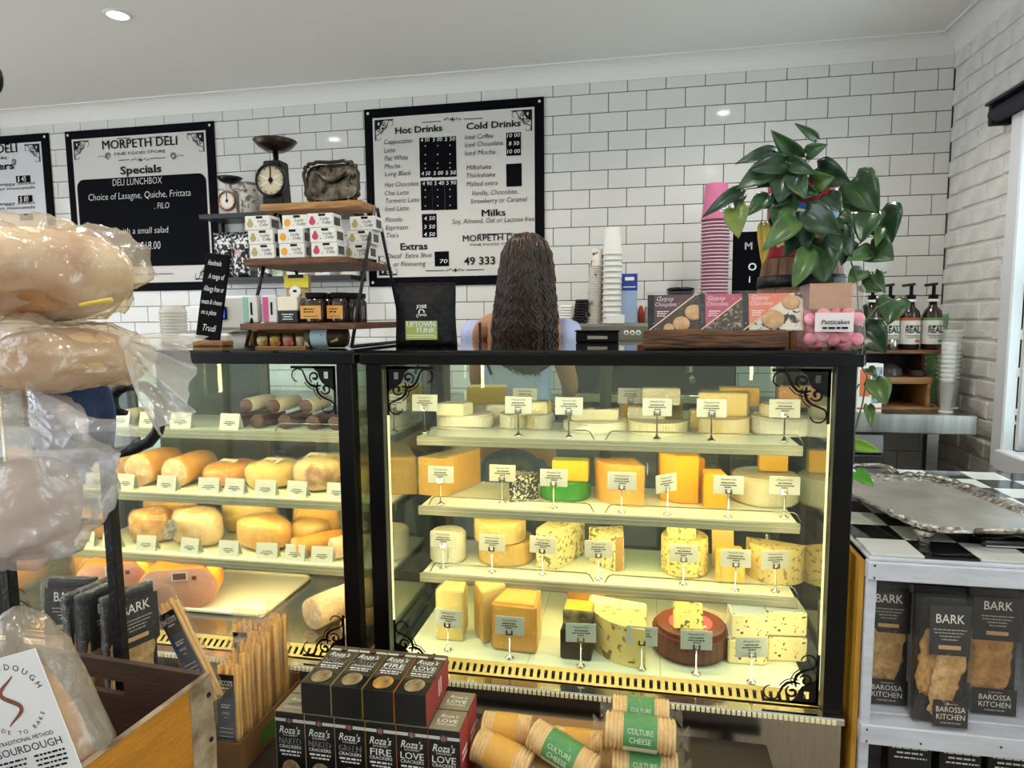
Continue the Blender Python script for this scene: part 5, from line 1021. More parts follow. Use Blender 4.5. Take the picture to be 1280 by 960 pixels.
# coffee bag
q = ctx(533, -1.78); t = pouch('coffee_bag', 'large matt black coffee bag with a lime green label on the counter', 'coffee bag', (q.x, -1.78, TZ), .192, .192, .085, mat('#0d0d0f', .5, 0, None, 20, .6, 40, spec=.25), .04, top=.16)
obj('label', MB().b2(-.05, .047, -.0455, -.044, .022, .078), mat('#a3b45a', .6), t, (0, 0, 0), (0, 0, 0)); mtxt([('UPTOWN', -.002, .060, .016, .088, 'C', .03, 0), ('FUNK', .014, .043, .015, .058, 'C', .03, 0)], CHALK, t, (0, -.0462, 0)); dashes([(-.045, .04, .034, .003), (-.045, .042, .028, .003)], CHALK, t, (0, -.0462, 0))
obj('round_mark', MB().lathe([(.006, 0), (.010, 0), (.010, .001)], 14, (-.003, -.034, .104), (PI/2, 0, 0)), CHALK, t)
for s, zz in (('JOSIE', .116), ('COFFEE', .088)): txt(s, CHALK, t, (-.003, -.0362 if zz < .1 else -.0335, zz), .0095, .032, bold=.02)
# card reader box near the back edge
q = ctx(747, -1.47); t = thing('cash_tray', 'flat black box with a paper slip on it at the back of the counter', 'box', (q.x, -1.475, TZ)); obj('box', MB().b2(-.07, .07, -.03, .035, 0, .035, 0, .003).b2(-.073, .073, -.033, .038, .035, .041, 0, .002), BLACK, t); obj('paper_slip', MB().b2(-.03, .035, -.036, -.034, .012, .022).wob(.003, 60, 2), mat('#a9a69c', .6), t)
# plank tray with three chocolate slabs, and bag of sweets
YF_ = -1.96; x0, x1 = aY(804, 430, YF_).x, aY(985, 430, YF_).x; t = thing('plank_tray', 'rough wooden plank tray holding chocolate slabs on the right case', 'tray', ((x0+x1)/2, -1.90, TZ)); w = (x1-x0)/2; RW = mat('#6b4425', .6, 0, '#3a2413', 9, .6, 22, stretch=(1, 7, 7))
def plank(y, z, h, d, s): m = MB().box((0, y, z+h/2), (2*w, d, h), None, 0, .006, 2).sub(2).wob(.006, 16, s); return m
obj('front_plank', plank(-.055, .002, .048, .02, 2), RW, t); obj('base_plank', plank(.0, .0, .016, .10, 4), RW, t); obj('back_plank', plank(.055, .002, .03, .02, 6), RW, t)
def slab_(label, px, rz, top, cols, nut):
    q = aY(px, 395, -1.905); t2 = thing('chocolate_slab', label, 'chocolate', (q.x, -1.915, TZ+.046), 0, None, (-.30, 0, rz)); w, h = .148, .10
    obj('slab', MB().b2(-w/2, w/2, 0, .012, 0, h, 0, .002), nut, t2); obj('label', MB().poly([(-w/2, -.0006, h), (-w/2, -.0006, .0), (-w/2+.03, -.0006, .02), (w*.32, -.0006, h)]), top, t2); obj('spine_band', MB().b2(-w/2-.0005, -w/2+.016, -.0012, -.0007, .0, h), INK, t2)
    obj('gold_edge', MB().ribbon([(-w/2, -.0014, .0), (w*.34, -.0014, h)], .003), mat('#d8c49a', .4), t2)
    mtxt([('Gypsy', -.03, .083, .012, .045, 'C', -.012, .3), ('Chocolate', -.027, .069, .011, .055, 'C', -.012, .3)] if 0 else [('Gypsy', -.028, .083, .012, .045, 'C', -.012, .3), ('Chocolate', -.027, .068, .011, .055, 'C', -.012, .3)], CHALK, t2, (0, -.0016, 0)); dashes([(-.05, -.02, .052, .0025), (-.05, -.026, .046, .0025), (-.05, -.03, .04, .0025)], CHALK, t2, (0, -.0016, 0))
    for x, z, r in cols: obj('topping', MB().ball((x, -.002, z), (r, .0035, r*.9), 18), mat('#d0a87a', .6, 0, '#b98d5c', 60), t2)
    w_ = obj('wrap', MB().b2(-w/2-.006, w/2+.012, -.010, .015, -.002, h+.006, 0, .004).sub(2).wob(.002, 40, 2), film('#ffffff', .92, .06, .01, .5, 60, 1.4), t2)
slab_('dark chocolate slab topped with banana slices, plum label', 846, .05, mat('#4a2030', .5), ((.012, .02, .022), (.045, .05, .024), (-.02, .008, .014)), mat('#2c1d17', .35, 0, '#3d2a20', 30))
slab_('dark speckled chocolate slab with a raspberry pink label, middle of the tray', 911, .05, mat('#b04560', .5), (), vein('#3a241c', '#8d7a6a', 90, .43))
slab_('white chocolate slab with cookies and dark chips, coral label', 966, .0, mat('#d8755a', .5), ((.0, .03, .028), (.045, .075, .022)), vein('#d9cfbc', '#2a1f1c', 48, .44))
q = ctx(1036, -1.88); t = thing('sweet_bag', 'clear bag of pink round sweets with a white name label', 'bag', (q.x, -1.88, TZ)); PNK = [mat('#e88fa8', .5, 0, '#dd7d98', 20), mat('#e0809c', .5), mat('#e98896', .5), mat('#f0a3b6', .5)]
rs = random.Random(4)
sp_ = []
for k in range(46):
    z = .012+(k//9)*.0195; x = rs.uniform(-.052, .052); y = rs.uniform(-.03, .03); obj('sweet', MB().ball((0, 0, 0), (.016, .016, .008), 12, k=6), PNK[rs.randrange(4) if k > 3 else 2], t, (x, y, z), (rs.uniform(-1, 1), rs.uniform(-1, 1), 0))
for k in range(10): obj('sweet', MB().ball((0, 0, 0), (.017, .017, .008), 14, k=6), PNK[(k*3) % 4], t, (-.056+.028*(k % 5), -.036, .024+.042*(k//5)+.008*(k % 2)), (PI/2+rs.uniform(-.5, .5), 0, rs.uniform(-.4, .4)))
obj('card_insert', MB().b2(-.05, .05, .0, .003, .10, .165), mat('#b08d6a', .6), t); mb = MB().box((0, 0, .082), (.148, .10, .166), None, 0, .02, 2).sub(2)
for v in mb.b.verts: v.co.y *= (1-.7*max(0, (v.co.z-.08)/.09)); v.co.z = max(v.co.z, .0005)
mb.crumple(.006, 16, 5); obj('clear_bag', mb, film('#fff6f6', .9, .08, .05, .9, 28, 1.5, .02), t)
obj('label', MB().b2(-.047, .042, -.0575, -.0565, .042, .089), mat('#e6dde0', .6), t, (0, 0, 0), (-.02, 0, -.03)); txt('Patticakes', INK, t, (-.002, -.0595, .062), .011, .066, bold=.01, shear=.2); dashes([(-.032, .03, .05, .005)], INK, t, (0, -.0595, 0)); 
# ---- barrel planter and trailing pothos
q = ctx(998, -1.60); t = thing('barrel_stand', 'short wooden half barrel with a dark iron hoop under the plant tin', 'barrel', (q.x, -1.60, TZ)); BW_ = mat('#8a5a34', .55, 0, '#5a3820', 8, .2, 40, stretch=(9, 9, 1)); Hb = aY(998, 324, -1.60).z-TZ
for k in range(16):
    a0, a1 = 2*PI*k/16+.012, 2*PI*(k+1)/16-.012; mb = MB(); P_ = []
    for z, r in ((0, .132), (Hb*.4, .128), (Hb, .108)): P_.append([(r*math.cos(a), r*math.sin(a), z) for a in (a0, (a0+a1)/2, a1)]+[((r-.015)*math.cos(a), (r-.015)*math.sin(a), z) for a in (a1, a0)])
    R_2 = [[mb.b.verts.new(p) for p in row] for row in P_]
    for A_, B_ in zip(R_2, R_2[1:]):
        for i in range(5): mb.b.faces.new((A_[i], A_[(i+1) % 5], B_[(i+1) % 5], B_[i]))
    mb.b.faces.new(R_2[0]); mb.b.faces.new(R_2[-1]); obj('stave', mb, BW_, t)
obj('iron_hoop', MB().lathe([(.121, Hb*.66), (.1235, Hb*.66), (.1195, Hb*.80), (.117, Hb*.80)], 32), IRON, t); obj('barrel_head', MB().cyl((0, 0, Hb-.012), .096, .01, 24), BW_, t)
PZ = TZ+Hb+.0006; pl = thing('potted_pothos', 'trailing green pothos plant in a red tin with coloured swirls', 'plant', (q.x, -1.60, PZ)); tinh = aY(998, 232, -1.60).z-PZ; RED = mat('#a01c2a', .35)
tin = obj('tin_pot', MB().lathe([(0, 0), (.098, 0), (.100, .004), (.098, tinh), (.101, tinh+.003), (.094, tinh+.003), (.093, tinh-.02), (0, tinh-.02)], 32), RED, pl)
for k, (cc, zz, w) in enumerate((('#2f6fb5', .62, .016), ('#e6c34a', .55, .012), ('#e8e4da', .70, .014), ('#2a8f8a', .49, .01))):
    obj('printed_swirl', MB().ribbon([(.1005*math.cos(a), .1005*math.sin(a), tinh*zz+.018*math.sin(a*2+k)) for a in [-PI*.85+PI*.75*i/16 for i in range(17)]], w, nrm=V(.3, -1, 0)), mat(cc, .4), tin)
obj('printed_swirl', MB().ribbon([(.1008*math.cos(a), .1008*math.sin(a), tinh*.22+.012*math.sin(a*3)) for a in [-PI*.8+PI*.5*i/16 for i in range(17)]], .012, nrm=V(0, -1, 0)), mat('#e6c34a', .4), tin)
obj('soil', MB().cyl((0, 0, tinh-.019), .092, .006, 20), mat('#2c2018', .9, 0, None, 20, .8, 90), pl)
G1 = mat('#2c4a2a', .3, 0, '#3b5c36', 30, .15, 30); G2_ = mat('#22392a', .27, 0, '#2f4c34', 30, .15, 30); G3 = mat('#58763c', .32, 0, '#3d5c32', 26, .15, 30); GY = mat('#8a8a3a', .4, 0, '#5f7a34', 16, .1, 30, lo=.4, hi=.6); GYY = mat('#c9a23a', .4, 0, '#7a8038', 14, .1, 30)
def leaf(b, tip, wpx, m, Yb=-1.72, Yt=None, roll=0, fold=.35, cup=.12):
    Yt = Yb-.05 if Yt is None else Yt; B = aY(*b, Yb); T = aY(*tip, Yt); ax = T-B; Ln = ax.length; ax.normalize(); view = (CAM-B).normalized(); sd = ax.cross(view).normalized(); nr = sd.cross(ax).normalized()
    if roll: qm = Matrix.Rotation(roll, 3, ax); sd = qm @ sd; nr = qm @ nr
    W = wpx*mpp(B)/2; mb = MB(); nl, nw = 9, 3; rows = []
    for i in range(nl+1):
        u = i/nl; wd = W*(math.sin(min(1, u*2.6+.25)*PI/2) if u < .3 else (1-((u-.3)/.7)**1.7)); back = -.09*Ln if True else 0; r = []
        for j in range(-nw, nw+1):
            v = j/nw; off = back*abs(v)**1.2*(1-u)*(1 if u < .35 else 0)
            r.append(mb.b.verts.new(B+ax*(u*Ln+off)+sd*(wd*v)+nr*(fold*wd*abs(v)+cup*Ln*(math.sin(u*PI)*.6-u*u*.5)-.03*wd*math.cos(v*6)*u)-pl.location))
        rows.append(r)
    for a, c in zip(rows, rows[1:]):
        for j in range(2*nw):
            try: f = mb.b.faces.new((a[j], a[j+1], c[j+1], c[j])); f.smooth = True
            except ValueError: pass
    bmesh.ops.remove_doubles(mb.b, verts=list(mb.b.verts), dist=.0004)
    geo = bmesh.ops.extrude_face_region(mb.b, geom=list(mb.b.faces)); bmesh.ops.translate(mb.b, verts=[g for g in geo['geom'] if isinstance(g, bmesh.types.BMVert)], vec=nr*-.0006)
    obj('leaf', mb, m, pl); return B
def c6(x, y): return (860+x*.3125, 140+y*.3125)
LV = [((345, 155), (190, 205), 44, G2_), ((515, 108), (428, 45), 32, G1), ((445, 182), (332, 75), 62, G1), ((475, 168), (557, 130), 50, G1), ((392, 200), (246, 232), 66, G2_), ((335, 215), (198, 305), 80, G1), ((215, 310), (56, 420), 46, G2_),
      ((385, 205), (365, 365), 118, G2_), ((380, 342), (352, 466), 100, G1), ((198, 380), (200, 502), 84, GY), ((302, 448), (300, 612), 48, GYY), ((322, 340), (238, 412), 62, G1), ((212, 330), (188, 388), 40, G2_), ((405, 198), (512, 248), 56, G1),
      ((518, 222), (650, 288), 92, G2_), ((500, 285), (582, 262), 78, G3), ((432, 420), (300, 552), 84, G3), ((460, 412), (470, 558), 78, G2_), ((470, 395), (612, 490), 100, G2_), ((548, 515), (542, 690), 132, G1), ((600, 468), (652, 578), 92, G2_),
      ((482, 555), (420, 706), 76, G3), ((668, 262), (760, 405), 132, G1), ((640, 345), (718, 395), 62, G3), ((770, 395), (815, 520), 128, G2_), ((735, 402), (690, 520), 98, G1), ((772, 465), (752, 535), 36, G3), ((725, 540), (822, 590), 108, G1),
      ((728, 552), (635, 592), 56, G3), ((700, 635), (640, 692), 60, G3), ((748, 640), (788, 722), 42, G1), ((695, 690), (780, 716), 52, G3), ((818, 748), (800, 850), 102, G1), ((700, 858), (792, 965), 108, G2_), ((690, 790), (720, 845), 60, G2_),
      ((420, 260), (470, 345), 70, G1), ((400, 300), (310, 385), 76, G2_), ((445, 300), (520, 330), 66, G1), ((380, 420), (330, 505), 70, G1), ((520, 430), (560, 520), 80, G2_), ((600, 420), (660, 470), 70, G1), ((440, 480), (390, 575), 72, G2_), ((350, 250), (280, 300), 64, G2_), ((640, 520), (615, 610), 66, G1), ((560, 330), (610, 400), 66, G2_)]
rl = random.Random(8)
for i, (b_, t_, w, m) in enumerate(LV):
    Yb = -1.72-.06*rl.random() if i < 22 else -1.70-.05*rl.random(); B = leaf(c6(*b_), c6(*t_), w*.3125*1.22, m, Yb, None, rl.uniform(-.35, .35))
def c7(x, y): return (1040+x*.354, 340+y*.354)
for b_, t_, w, m in (((128, 340), (158, 372), 34, G1), ((150, 382), (190, 470), 82, G3), ((128, 470), (138, 548), 36, G3), ((75, 605), (170, 634), 44, mat('#7fae3a', .35)), ((85, 705), (148, 756), 48, mat('#4f9a2a', .35)), ((62, 180), (118, 330), 60, G2_)): leaf(c7(*b_), c7(*t_), w*.354*1.05, m, -1.90 if t_[1] > 440 else -1.80, None, rl.uniform(-.25, .25))
def vine(pts, r=.0022): obj('vine', MB().tube([aY(x, y, Y)-pl.location for x, y, Y in pts], r, 6), mat('#4a6a34', .5, 0, '#5a4a30', 20), pl)
vine([(1000, 245, -1.6), (1030, 225, -1.68), (1052, 265, -1.70), (1060, 315, -1.72), (1071, 350, -1.74), (1073, 390, -1.78), (1079, 430, -1.83), (1075, 455, -1.9), (1084, 470, -1.92), (1078, 505, -1.92), (1068, 540, -1.92), (1068, 562, -1.92), (1064, 590, -1.92)])
vine([(1000, 245, -1.6), (1022, 230, -1.66), (1048, 245, -1.70), (1070, 262, -1.70), (1100, 265, -1.71)]); vine([(1060, 315, -1.72), (1080, 300, -1.72), (1096, 285, -1.71)]); vine([(1070, 350, -1.73), (1092, 346, -1.73), (1108, 340, -1.73)])
vine([(1079, 405, -1.80), (1095, 385, -1.78), (1115, 374, -1.76)]); vine([(1074, 480, -1.92), (1062, 500, -1.92), (1050, 512, -1.93)])
for b_, t_ in (((392, 202), (440, 260)), ((480, 170), (450, 250)), ((345, 155), (400, 195)), ((445, 182), (440, 260)), ((520, 222), (470, 270)), ((215, 310), (300, 300)), ((200, 380), (215, 320)), ((300, 448), (330, 425)), ((512, 110), (482, 200))): vine([(*c6(*b_), -1.74), (*c6((b_[0]+t_[0])/2+6, (b_[1]+t_[1])/2), -1.70), (*c6(*t_), -1.64)], .0018)
# ================================================================ white shelf unit at the right with checker top
UX0, UX1, UY0, UY1, UZ = 4.417, 5.335, -2.05, -1.13, .850
WW = mat('#d2d6e2', .6, 0, '#c2c5ce', 7, .15, 60, stretch=(1, 6, 6)); PINE = mat('#c9962f', .6, 0, '#b17f22', 6, .15, 40, stretch=(8, 8, 1))
u = thing('shelf_unit', 'white painted wooden shelf unit with a black and white checkered top', 'shelf unit', ((UX0+UX1)/2, (UY0+UY1)/2, 0)); O = -u.location
for x in (UX0, UX1-.04):
    for y in (UY0, UY1-.04): obj('post', MB().b2(x, x+.022, y, y+.04, 0, .79, 0, .002), WW, u, O)
obj('side_panel', MB().b2(UX0-.015, UX0-.003, UY0+.012, UY1-.041, .05, .832), PINE, u, O); obj('side_panel', MB().b2(UX1-.014, UX1-.001, UY0+.041, UY1-.041, .1, .79), PINE, u, O); obj('back_panel', MB().b2(UX0, UX1, UY1-.012, UY1, .05, .79), mat('#26221f', .7), u, O)
obj('front_rail', MB().b2(UX0-.002, UX1, UY0-.012, UY0+.015, .792, .838, 0, .003), WW, u, O); obj('top_board', MB().b2(UX0, UX1, UY0-.006, UY1, .838, .8475, 0, .002), WW, u, O)
for z in (.435, .1): obj('shelf_board', MB().b2(UX0+.015, UX1-.015, UY0+.041, UY1-.013, z-.012, z, 0, .002), WW, u, O); obj('front_rail', MB().b2(UX0-.002, UX1, UY0-.012, UY0+.04, z-.055, z-.006 if z < .2 else z-.004, 0, .003), WW, u, O)
for x, z in ((UX0+.011, .80), (UX0+.011, .83), (UX0+.011, .39), (UX0+.011, .42), (UX0+.13, .398), (UX0+.3, .41)): obj('nail_head', MB().cyl((x, UY0-.0135, z), .0022, .002, 8, (PI/2, 0, 0)), DARK, u, O)
CW, CK = mat('#dcdad4', .12, 0, '#cfcdc8', 3), mat('#0e0e10', .08); ts = .117; tw = MB().box((0, 0, 0), (ts-.0015, ts-.0015, .006), None, 0, .001).mesh('checker_tile'); tk = tw.copy(); tw.materials.append(CW); tk.materials.append(CK)
for i in range(8):
    for j in range(8):
        x = UX0+.006+ts*(i+.5); y = UY0+ts*(j+.5)
        if x+ts/2 < UX1+.01 and y+ts/2 < UY1+.02: obj('checker_tile', tw if (i+j) % 2 == 0 else tk, CW, u, V(x, y, .851)+O)
UT = .8542
# footed silver tray
Cn = [aZ(px, py, UT+.035) for px, py in ((1072, 601), (1203, 600), (1283, 655), (1106, 661))]; ctr = sum(Cn, V(0, 0, 0))/4; ang = math.atan2((Cn[1]-Cn[0]).y, (Cn[1]-Cn[0]).x); tw_ = .41; tl = .60
t = thing('silver_tray', 'large ornate silver serving tray with feet and handles on the checkered top', 'tray', (min(ctr.x, UX1-.27), ctr.y, UT), ang); SLV = mat('#c9c2ba', .32, .7, '#b3aca4', 12, .08, 50); ORN = mat('#bdb7aa', .25, .8, '#5f5a52', 55, .7, 90)
se = lambda a, w, h, k: (w/2*math.copysign(abs(math.cos(a))**k, math.cos(a)), h/2*math.copysign(abs(math.sin(a))**k, math.sin(a)))
mb = MB(); mb.prism([se(2*PI*i/48, tw_*.84, tl*.86, .28) for i in range(48)], .003, (0, 0, .026)); obj('plate', mb, SLV, t)
mb = MB(); G = []
for w, z in ((.82, .028), (.86, .034), (.93, .043), (.99, .046), (1.0, .042)): G.append([mb.b.verts.new((*se(2*PI*i/96, tw_*w*(1+.012*math.sin(i*2.1)*(w > .9)), tl*w*(1+.01*math.sin(i*2.1)*(w > .9)), .3), z+.003*math.sin(i*2.1)*(w > .9))) for i in range(96)])
for a, c in zip(G, G[1:]):
    for i in range(96): f = mb.b.faces.new((a[i], a[(i+1) % 96], c[(i+1) % 96], c[i])); f.smooth = True
obj('embossed_border', mb, ORN, t)
for i in range(46):
    a = 2*PI*(i+.5)/46; x, y = se(a, tw_*.90, tl*.915, .3); obj('boss', MB().ball((x, y, .042), (.009, .009, .006), 8, k=5), ORN if i % 2 else SLV, t)
for s in (-1, 1):
    pts = [(-.075, s*tl*.49, .044), (-.07, s*(tl*.49+.03), .055), (-.04, s*(tl*.49+.048), .06), (.04, s*(tl*.49+.048), .06), (.07, s*(tl*.49+.03), .055), (.075, s*tl*.49, .044)]
    obj('handle', MB().tube(pts, .007, 8), ORN, t)
    for sx in (-1, 1): obj('foot', MB().lathe([(0, .0), (.016, .0), (.012, .008), (.02, .02), (.026, .034), (0, .036)], 12, (sx*tw_*.42, s*tl*.42, 0)).wob(.003, 60, 2), ORN, t)
q = aZ(1262, 683, UT); t = thing('wrap_reflection', 'black glossy plastic packet on the checkered top by the tray', 'packet', (q.x, q.y+.02, UT)); obj('packet', MB().box((0, 0, .009), (.13, .07, .018), None, 0, .006, 2).sub(2).crumple(.006, 22, 4), mat('#0c0c0f', .12), t); obj('seal_strip', MB().b2(-.06, .06, -.042, -.036, .004, .006), mat('#c8c8cc', .3), t)  # packet shape added in place of the reflection on wrapped black tile
# flatbread packs
CRK = mat('#d6b27a', .8, 0, '#b98a4e', 45, .9, 70); CRK2 = mat('#c99a58', .8, 0, '#a5743a', 45, .9, 70); PKB = mat('#131214', .4); TANL = mat('#c99b62', .6)
PW, PH = .112, .315
def bread(w, h, seed, m, parent, loc, rz=0, pts=26):
    r = random.Random(seed); P_ = []
    for i in range(pts):
        a = 2*PI*i/pts; k = 1+r.uniform(-.05, .05); P_.append((w/2*k*math.copysign(abs(math.cos(a))**.75, math.cos(a)), h/2*k*math.copysign(abs(math.sin(a))**.8, math.sin(a))))
    mb = MB(); c = mb.b.verts.new((0, 0, .010)); R1 = [mb.b.verts.new((x*.6, y*.6, .011+r.uniform(-.003, .003))) for x, y in P_]; R2_ = [mb.b.verts.new((x*.93, y*.95, .008+r.uniform(-.002, .002))) for x, y in P_]; R3 = [mb.b.verts.new((x, y, .003)) for x, y in P_]; R4 = [mb.b.verts.new((x*.95, y*.95, 0)) for x, y in P_]
    for i in range(pts):
        j = (i+1) % pts; mb.b.faces.new((c, R1[i], R1[j]))
        for a, b in ((R1, R2_), (R2_, R3), (R3, R4)): mb.b.faces.new((a[i], b[i], b[j], a[j]))
    mb.b.faces.new(R4[::-1])
    for f in mb.b.faces: f.smooth = True
    mb.sub(2).wob(.006, 60, seed).wob(.003, 150, seed); return obj('flatbread', mb, m, parent, loc, (PI/2, rz, 0))
def bark(label, loc, rz=0, tilt=0, seed=1, dbl=False, roll=0):
    t = thing('flatbread_pack', label, 'crackers', loc, rz, None, (tilt, roll, rz))
    obj('backing', MB().b2(-PW/2, PW/2, .004, .02, 0, PH, 0, .002), PKB, t)
    if dbl:
        bread(.05, .17, seed, CRK2, t, (-.024, .003, .15), .12); bread(.062, .23, seed+1, CRK, t, (.014, -.008, .135), .22)
    else: bread(.100, .21, seed, CRK if seed % 2 else CRK2, t, (-.004, .003, .15), .05)
    y = -.0225 if dbl else -.0115
    a = obj('top_label', MB().b2(-PW/2+(.022 if dbl else .006), PW/2-.002, y, y+.001, PH*.60 if not dbl else PH*.56, PH*.94), PKB, t); cx = .010 if dbl else .004; q = 0 if not dbl else -.012
    txt('BARK', mat('#e3ded2', .6), a, (cx, y-.0006, PH*.845+q), .021, .062, bold=.006); dashes([(cx-.036, cx+.036, PH*.79+q, .0028), (cx-.034, cx+.03, PH*.765+q, .0028), (cx-.022, cx+.022, PH*.74+q, .0028), (cx-.018, cx+.018, PH*.715+q, .0028)], mat('#a8a398', .6), a, (0, y-.0006, 0)); obj('tan_strip', MB().b2(cx-.024, cx+.024, y-.0008, y-.0002, PH*.645+q, PH*.675+q), TANL, a)
    b = obj('bottom_label', MB().b2(-PW/2+(.034 if dbl else .01), PW/2-.002, y, y+.001, .003, PH*.215), PKB, t); c2 = .016 if dbl else .006
    mtxt([('BAROSSA', c2, .040, .013, .07 if not dbl else .064, 'C', 0, 0), ('KITCHEN', c2, .022, .013, .07 if not dbl else .062, 'C', 0, 0)], mat('#e3ded2', .6), b, (0, y-.0006, 0)); dashes([(c2-.022, c2+.022, .012, .003), (c2-.015, c2+.015, .058, .002)], mat('#a8a398', .6), b, (0, y-.0006, 0))
    mb = MB().box((0, (y+.02)/2-.002, PH/2), (PW+.006, .026-y, PH+.004), None, 0, .006, 2).sub(2).wob(.003, 35, seed)
    for v in mb.b.verts: v.co.z = max(v.co.z, .0006)
    obj('wrap', mb, film('#ffffff', .88, .07, .015, .7, 45, 1.5, .0), t); return t
q = aY(1105, 880, -1.99); bark('black flatbread pack standing at the left inside the white shelf', (q.x+.004, -1.965, .4358), 0, -.03, 1)
q = aY(1180, 900, -2.06); bark('black flatbread pack leaning out in the middle of the white shelf', (q.x, -2.032, .4359), .03, -.06, 6, True)
q = aY(1243, 890, -1.99); bark('black flatbread pack with a darker cracker at the right of the shelf', (q.x, -1.965, .4358), 0, -.03, 4)
for i, px in enumerate((1135, 1200, 1262)):
    q = aY(px, 950, -1.97); t = thing('snack_packet', ('left', 'middle', 'right')[i]+' black snack packet with white print on the lowest shelf', 'packet', (q.x, -1.95, .1006)); obj('packet', MB().box((0, 0, .125), (.10, .05, .25), None, 0, .01, 2).wob(.003, 30, i), PKB, t); dashes([(-.04, .04, .225, .006), (-.03, .03, .212, .005), (-.035, .04, .2, .004)], CHALK, t, (0, -.0275, 0))
# ================================================================ low ledge before the cases with cracker boxes
LZ = .352
lg = thing('display_ledge', 'low dark wooden ledge in front of the glass cases', 'ledge', (2.95, -2.25, 0)); O = -lg.location
obj('board', MB().b2(1.95, 4.2, -2.52, -2.06, LZ-.03, LZ, 0, .003), mat('#2a2019', .6), lg, O)
for x in (2.0, 3.0, 4.1): obj('trestle', MB().b2(x, x+.04, -2.48, -2.1, 0, LZ-.0305), DARK, lg, O)
BW2, BD2, BH2 = .0735, .0735, .172; KR = mat('#8b8168', .5, 0, '#6f664f', 8); BXK = mat('#101012', .3)
SIDE = {'NAKED': mat('#b9ab86', .5), 'GREEN': mat('#858a35', .5), 'FIRE': mat('#d98a2a', .5), 'LOVE': mat('#9a3037', .5)}
def cbox(label, kind, loc, lying=False):
    t = thing('cracker_box', label, 'cracker box', loc, 0, None, (-PI/2, 0, 0) if lying else (0, 0, 0)); w, d, h = BW2/2-.0008, BD2/2, BH2
    obj('carton', MB().b2(-w, w, -d, d, 0, h, 0, .001), BXK, t); s = SIDE[kind]
    for sx in (-1, 1): obj('side_face', MB().b2(sx*w, sx*(w+.0006), -d+.001, d-.001, .001, h-.001), s, t)
    obj('top_face', MB().b2(-w+.001, w-.001, -d+.001, d-.001, h, h+.0006), KR, t); mtxt([("Roza's", 0, .008, .011, .042, 'C', .0, .3), (kind, 0, -.010, .012, .046, 'C', .008, 0), ('CRACKERS', 0, -.02, .006, .046, 'C', 0, 0)], CHALK, t, (0, 0, h+.0012), (0, 0, 0))
    y = -d-.0006
    if lying: obj('front_face', MB().b2(-w+.001, w-.001, y+.0003, y+.0007, .05, h-.001), mat('#5a503c', .45, 0, '#1c1a18', 5, stretch=(3, 1, 8)), t)
    ss = obj('silver_band', MB().b2(-w, w, y-.0004, y+.0003, h-.022, h-.015), mat('#c9c6c0', .4), t); obj('seal', MB().cyl((0, y, h-.0185), .0085, .001, 16, (PI/2, 0, 0)), BXK, ss); obj('seal_mark', MB().cyl((0, y-.001, h-.0185), .0055, .0006, 12, (PI/2, 0, 0)), mat('#7d4a4a', .5), ss)
    mtxt([("Roza's", 0, h-.050, .017, .052, 'C', .008, .3), ('GOURMET', 0, h-.0565, .004, .036, 'C', 0, 0), (kind, 0, h-.076, .0155, .054 if kind != 'FIRE' else .05, 'C', .008, 0), ('CRACKERS', 0, h-.086, .0075, .054, 'C', .006, 0)], CHALK, t, (0, y-.0006, 0)); dashes([(-.026, .026, h-.096, .0045), (-.022, .022, h-.104, .0035)], CHALK, t, (0, y-.0006, 0))
    obj('window', MB().poly([(.023*math.cos(a*PI/12), y-.0007, h-.140+.026*math.sin(a*PI/12)) for a in range(24)]), mat('#b09a72' if kind != 'FIRE' else '#d9a23c', .5, 0, '#6d5a3e', 40), t)
    if kind == 'LOVE':
        for z in (.03, .045): obj('side_print', MB().b2(w+.0007, w+.0011, -.02, .02, z+.06, z+.068), mat('#e3c9c4', .5), t)
YB = -2.40; kinds = ['NAKED', 'NAKED', 'GREEN', 'FIRE', 'LOVE', 'LOVE']; xs0 = aY(343, 888, YB).x
for i, k in enumerate(kinds):
    cbox(('leftmost standing cream sided cracker box in the front row', 'standing cream sided cracker box, second from left in the front row', 'standing green sided cracker box in the front row', 'standing orange sided cracker box in the front row', 'standing red sided cracker box fifth in the front row', 'rightmost standing red sided cracker box in the front row')[i], k, (xs0+BW2*(i+.5), YB+BD2/2, LZ+.0006))
for i, k in ((0, 'NAKED'), (1, 'NAKED'), (2, 'GREEN'), (3, 'FIRE'), (4, 'LOVE'), (5, 'LOVE')):
    cbox('standing box right behind the '+('leftmost front', 'second front', 'green front', 'orange front', 'fifth front', 'rightmost front')[i]+' cracker box', k, (xs0+BW2*(i+.5), YB+BD2*1.5+.002, LZ+.0006))
xl0 = aY(375, 868, YB).x
for i, k in enumerate(('NAKED', 'GREEN', 'FIRE', 'LOVE')):
    cbox({'NAKED': 'cracker box lying on top at the left, cream window side up', 'GREEN': 'cracker box lying on top with an olive green side', 'FIRE': 'cracker box lying on top with a bright orange side', 'LOVE': 'cracker box lying on top at the right with a red side'}[k], k, (xl0+BW2*(i+.5)*1.02, YB+.001, LZ+BH2+.0025+BD2/2), True)
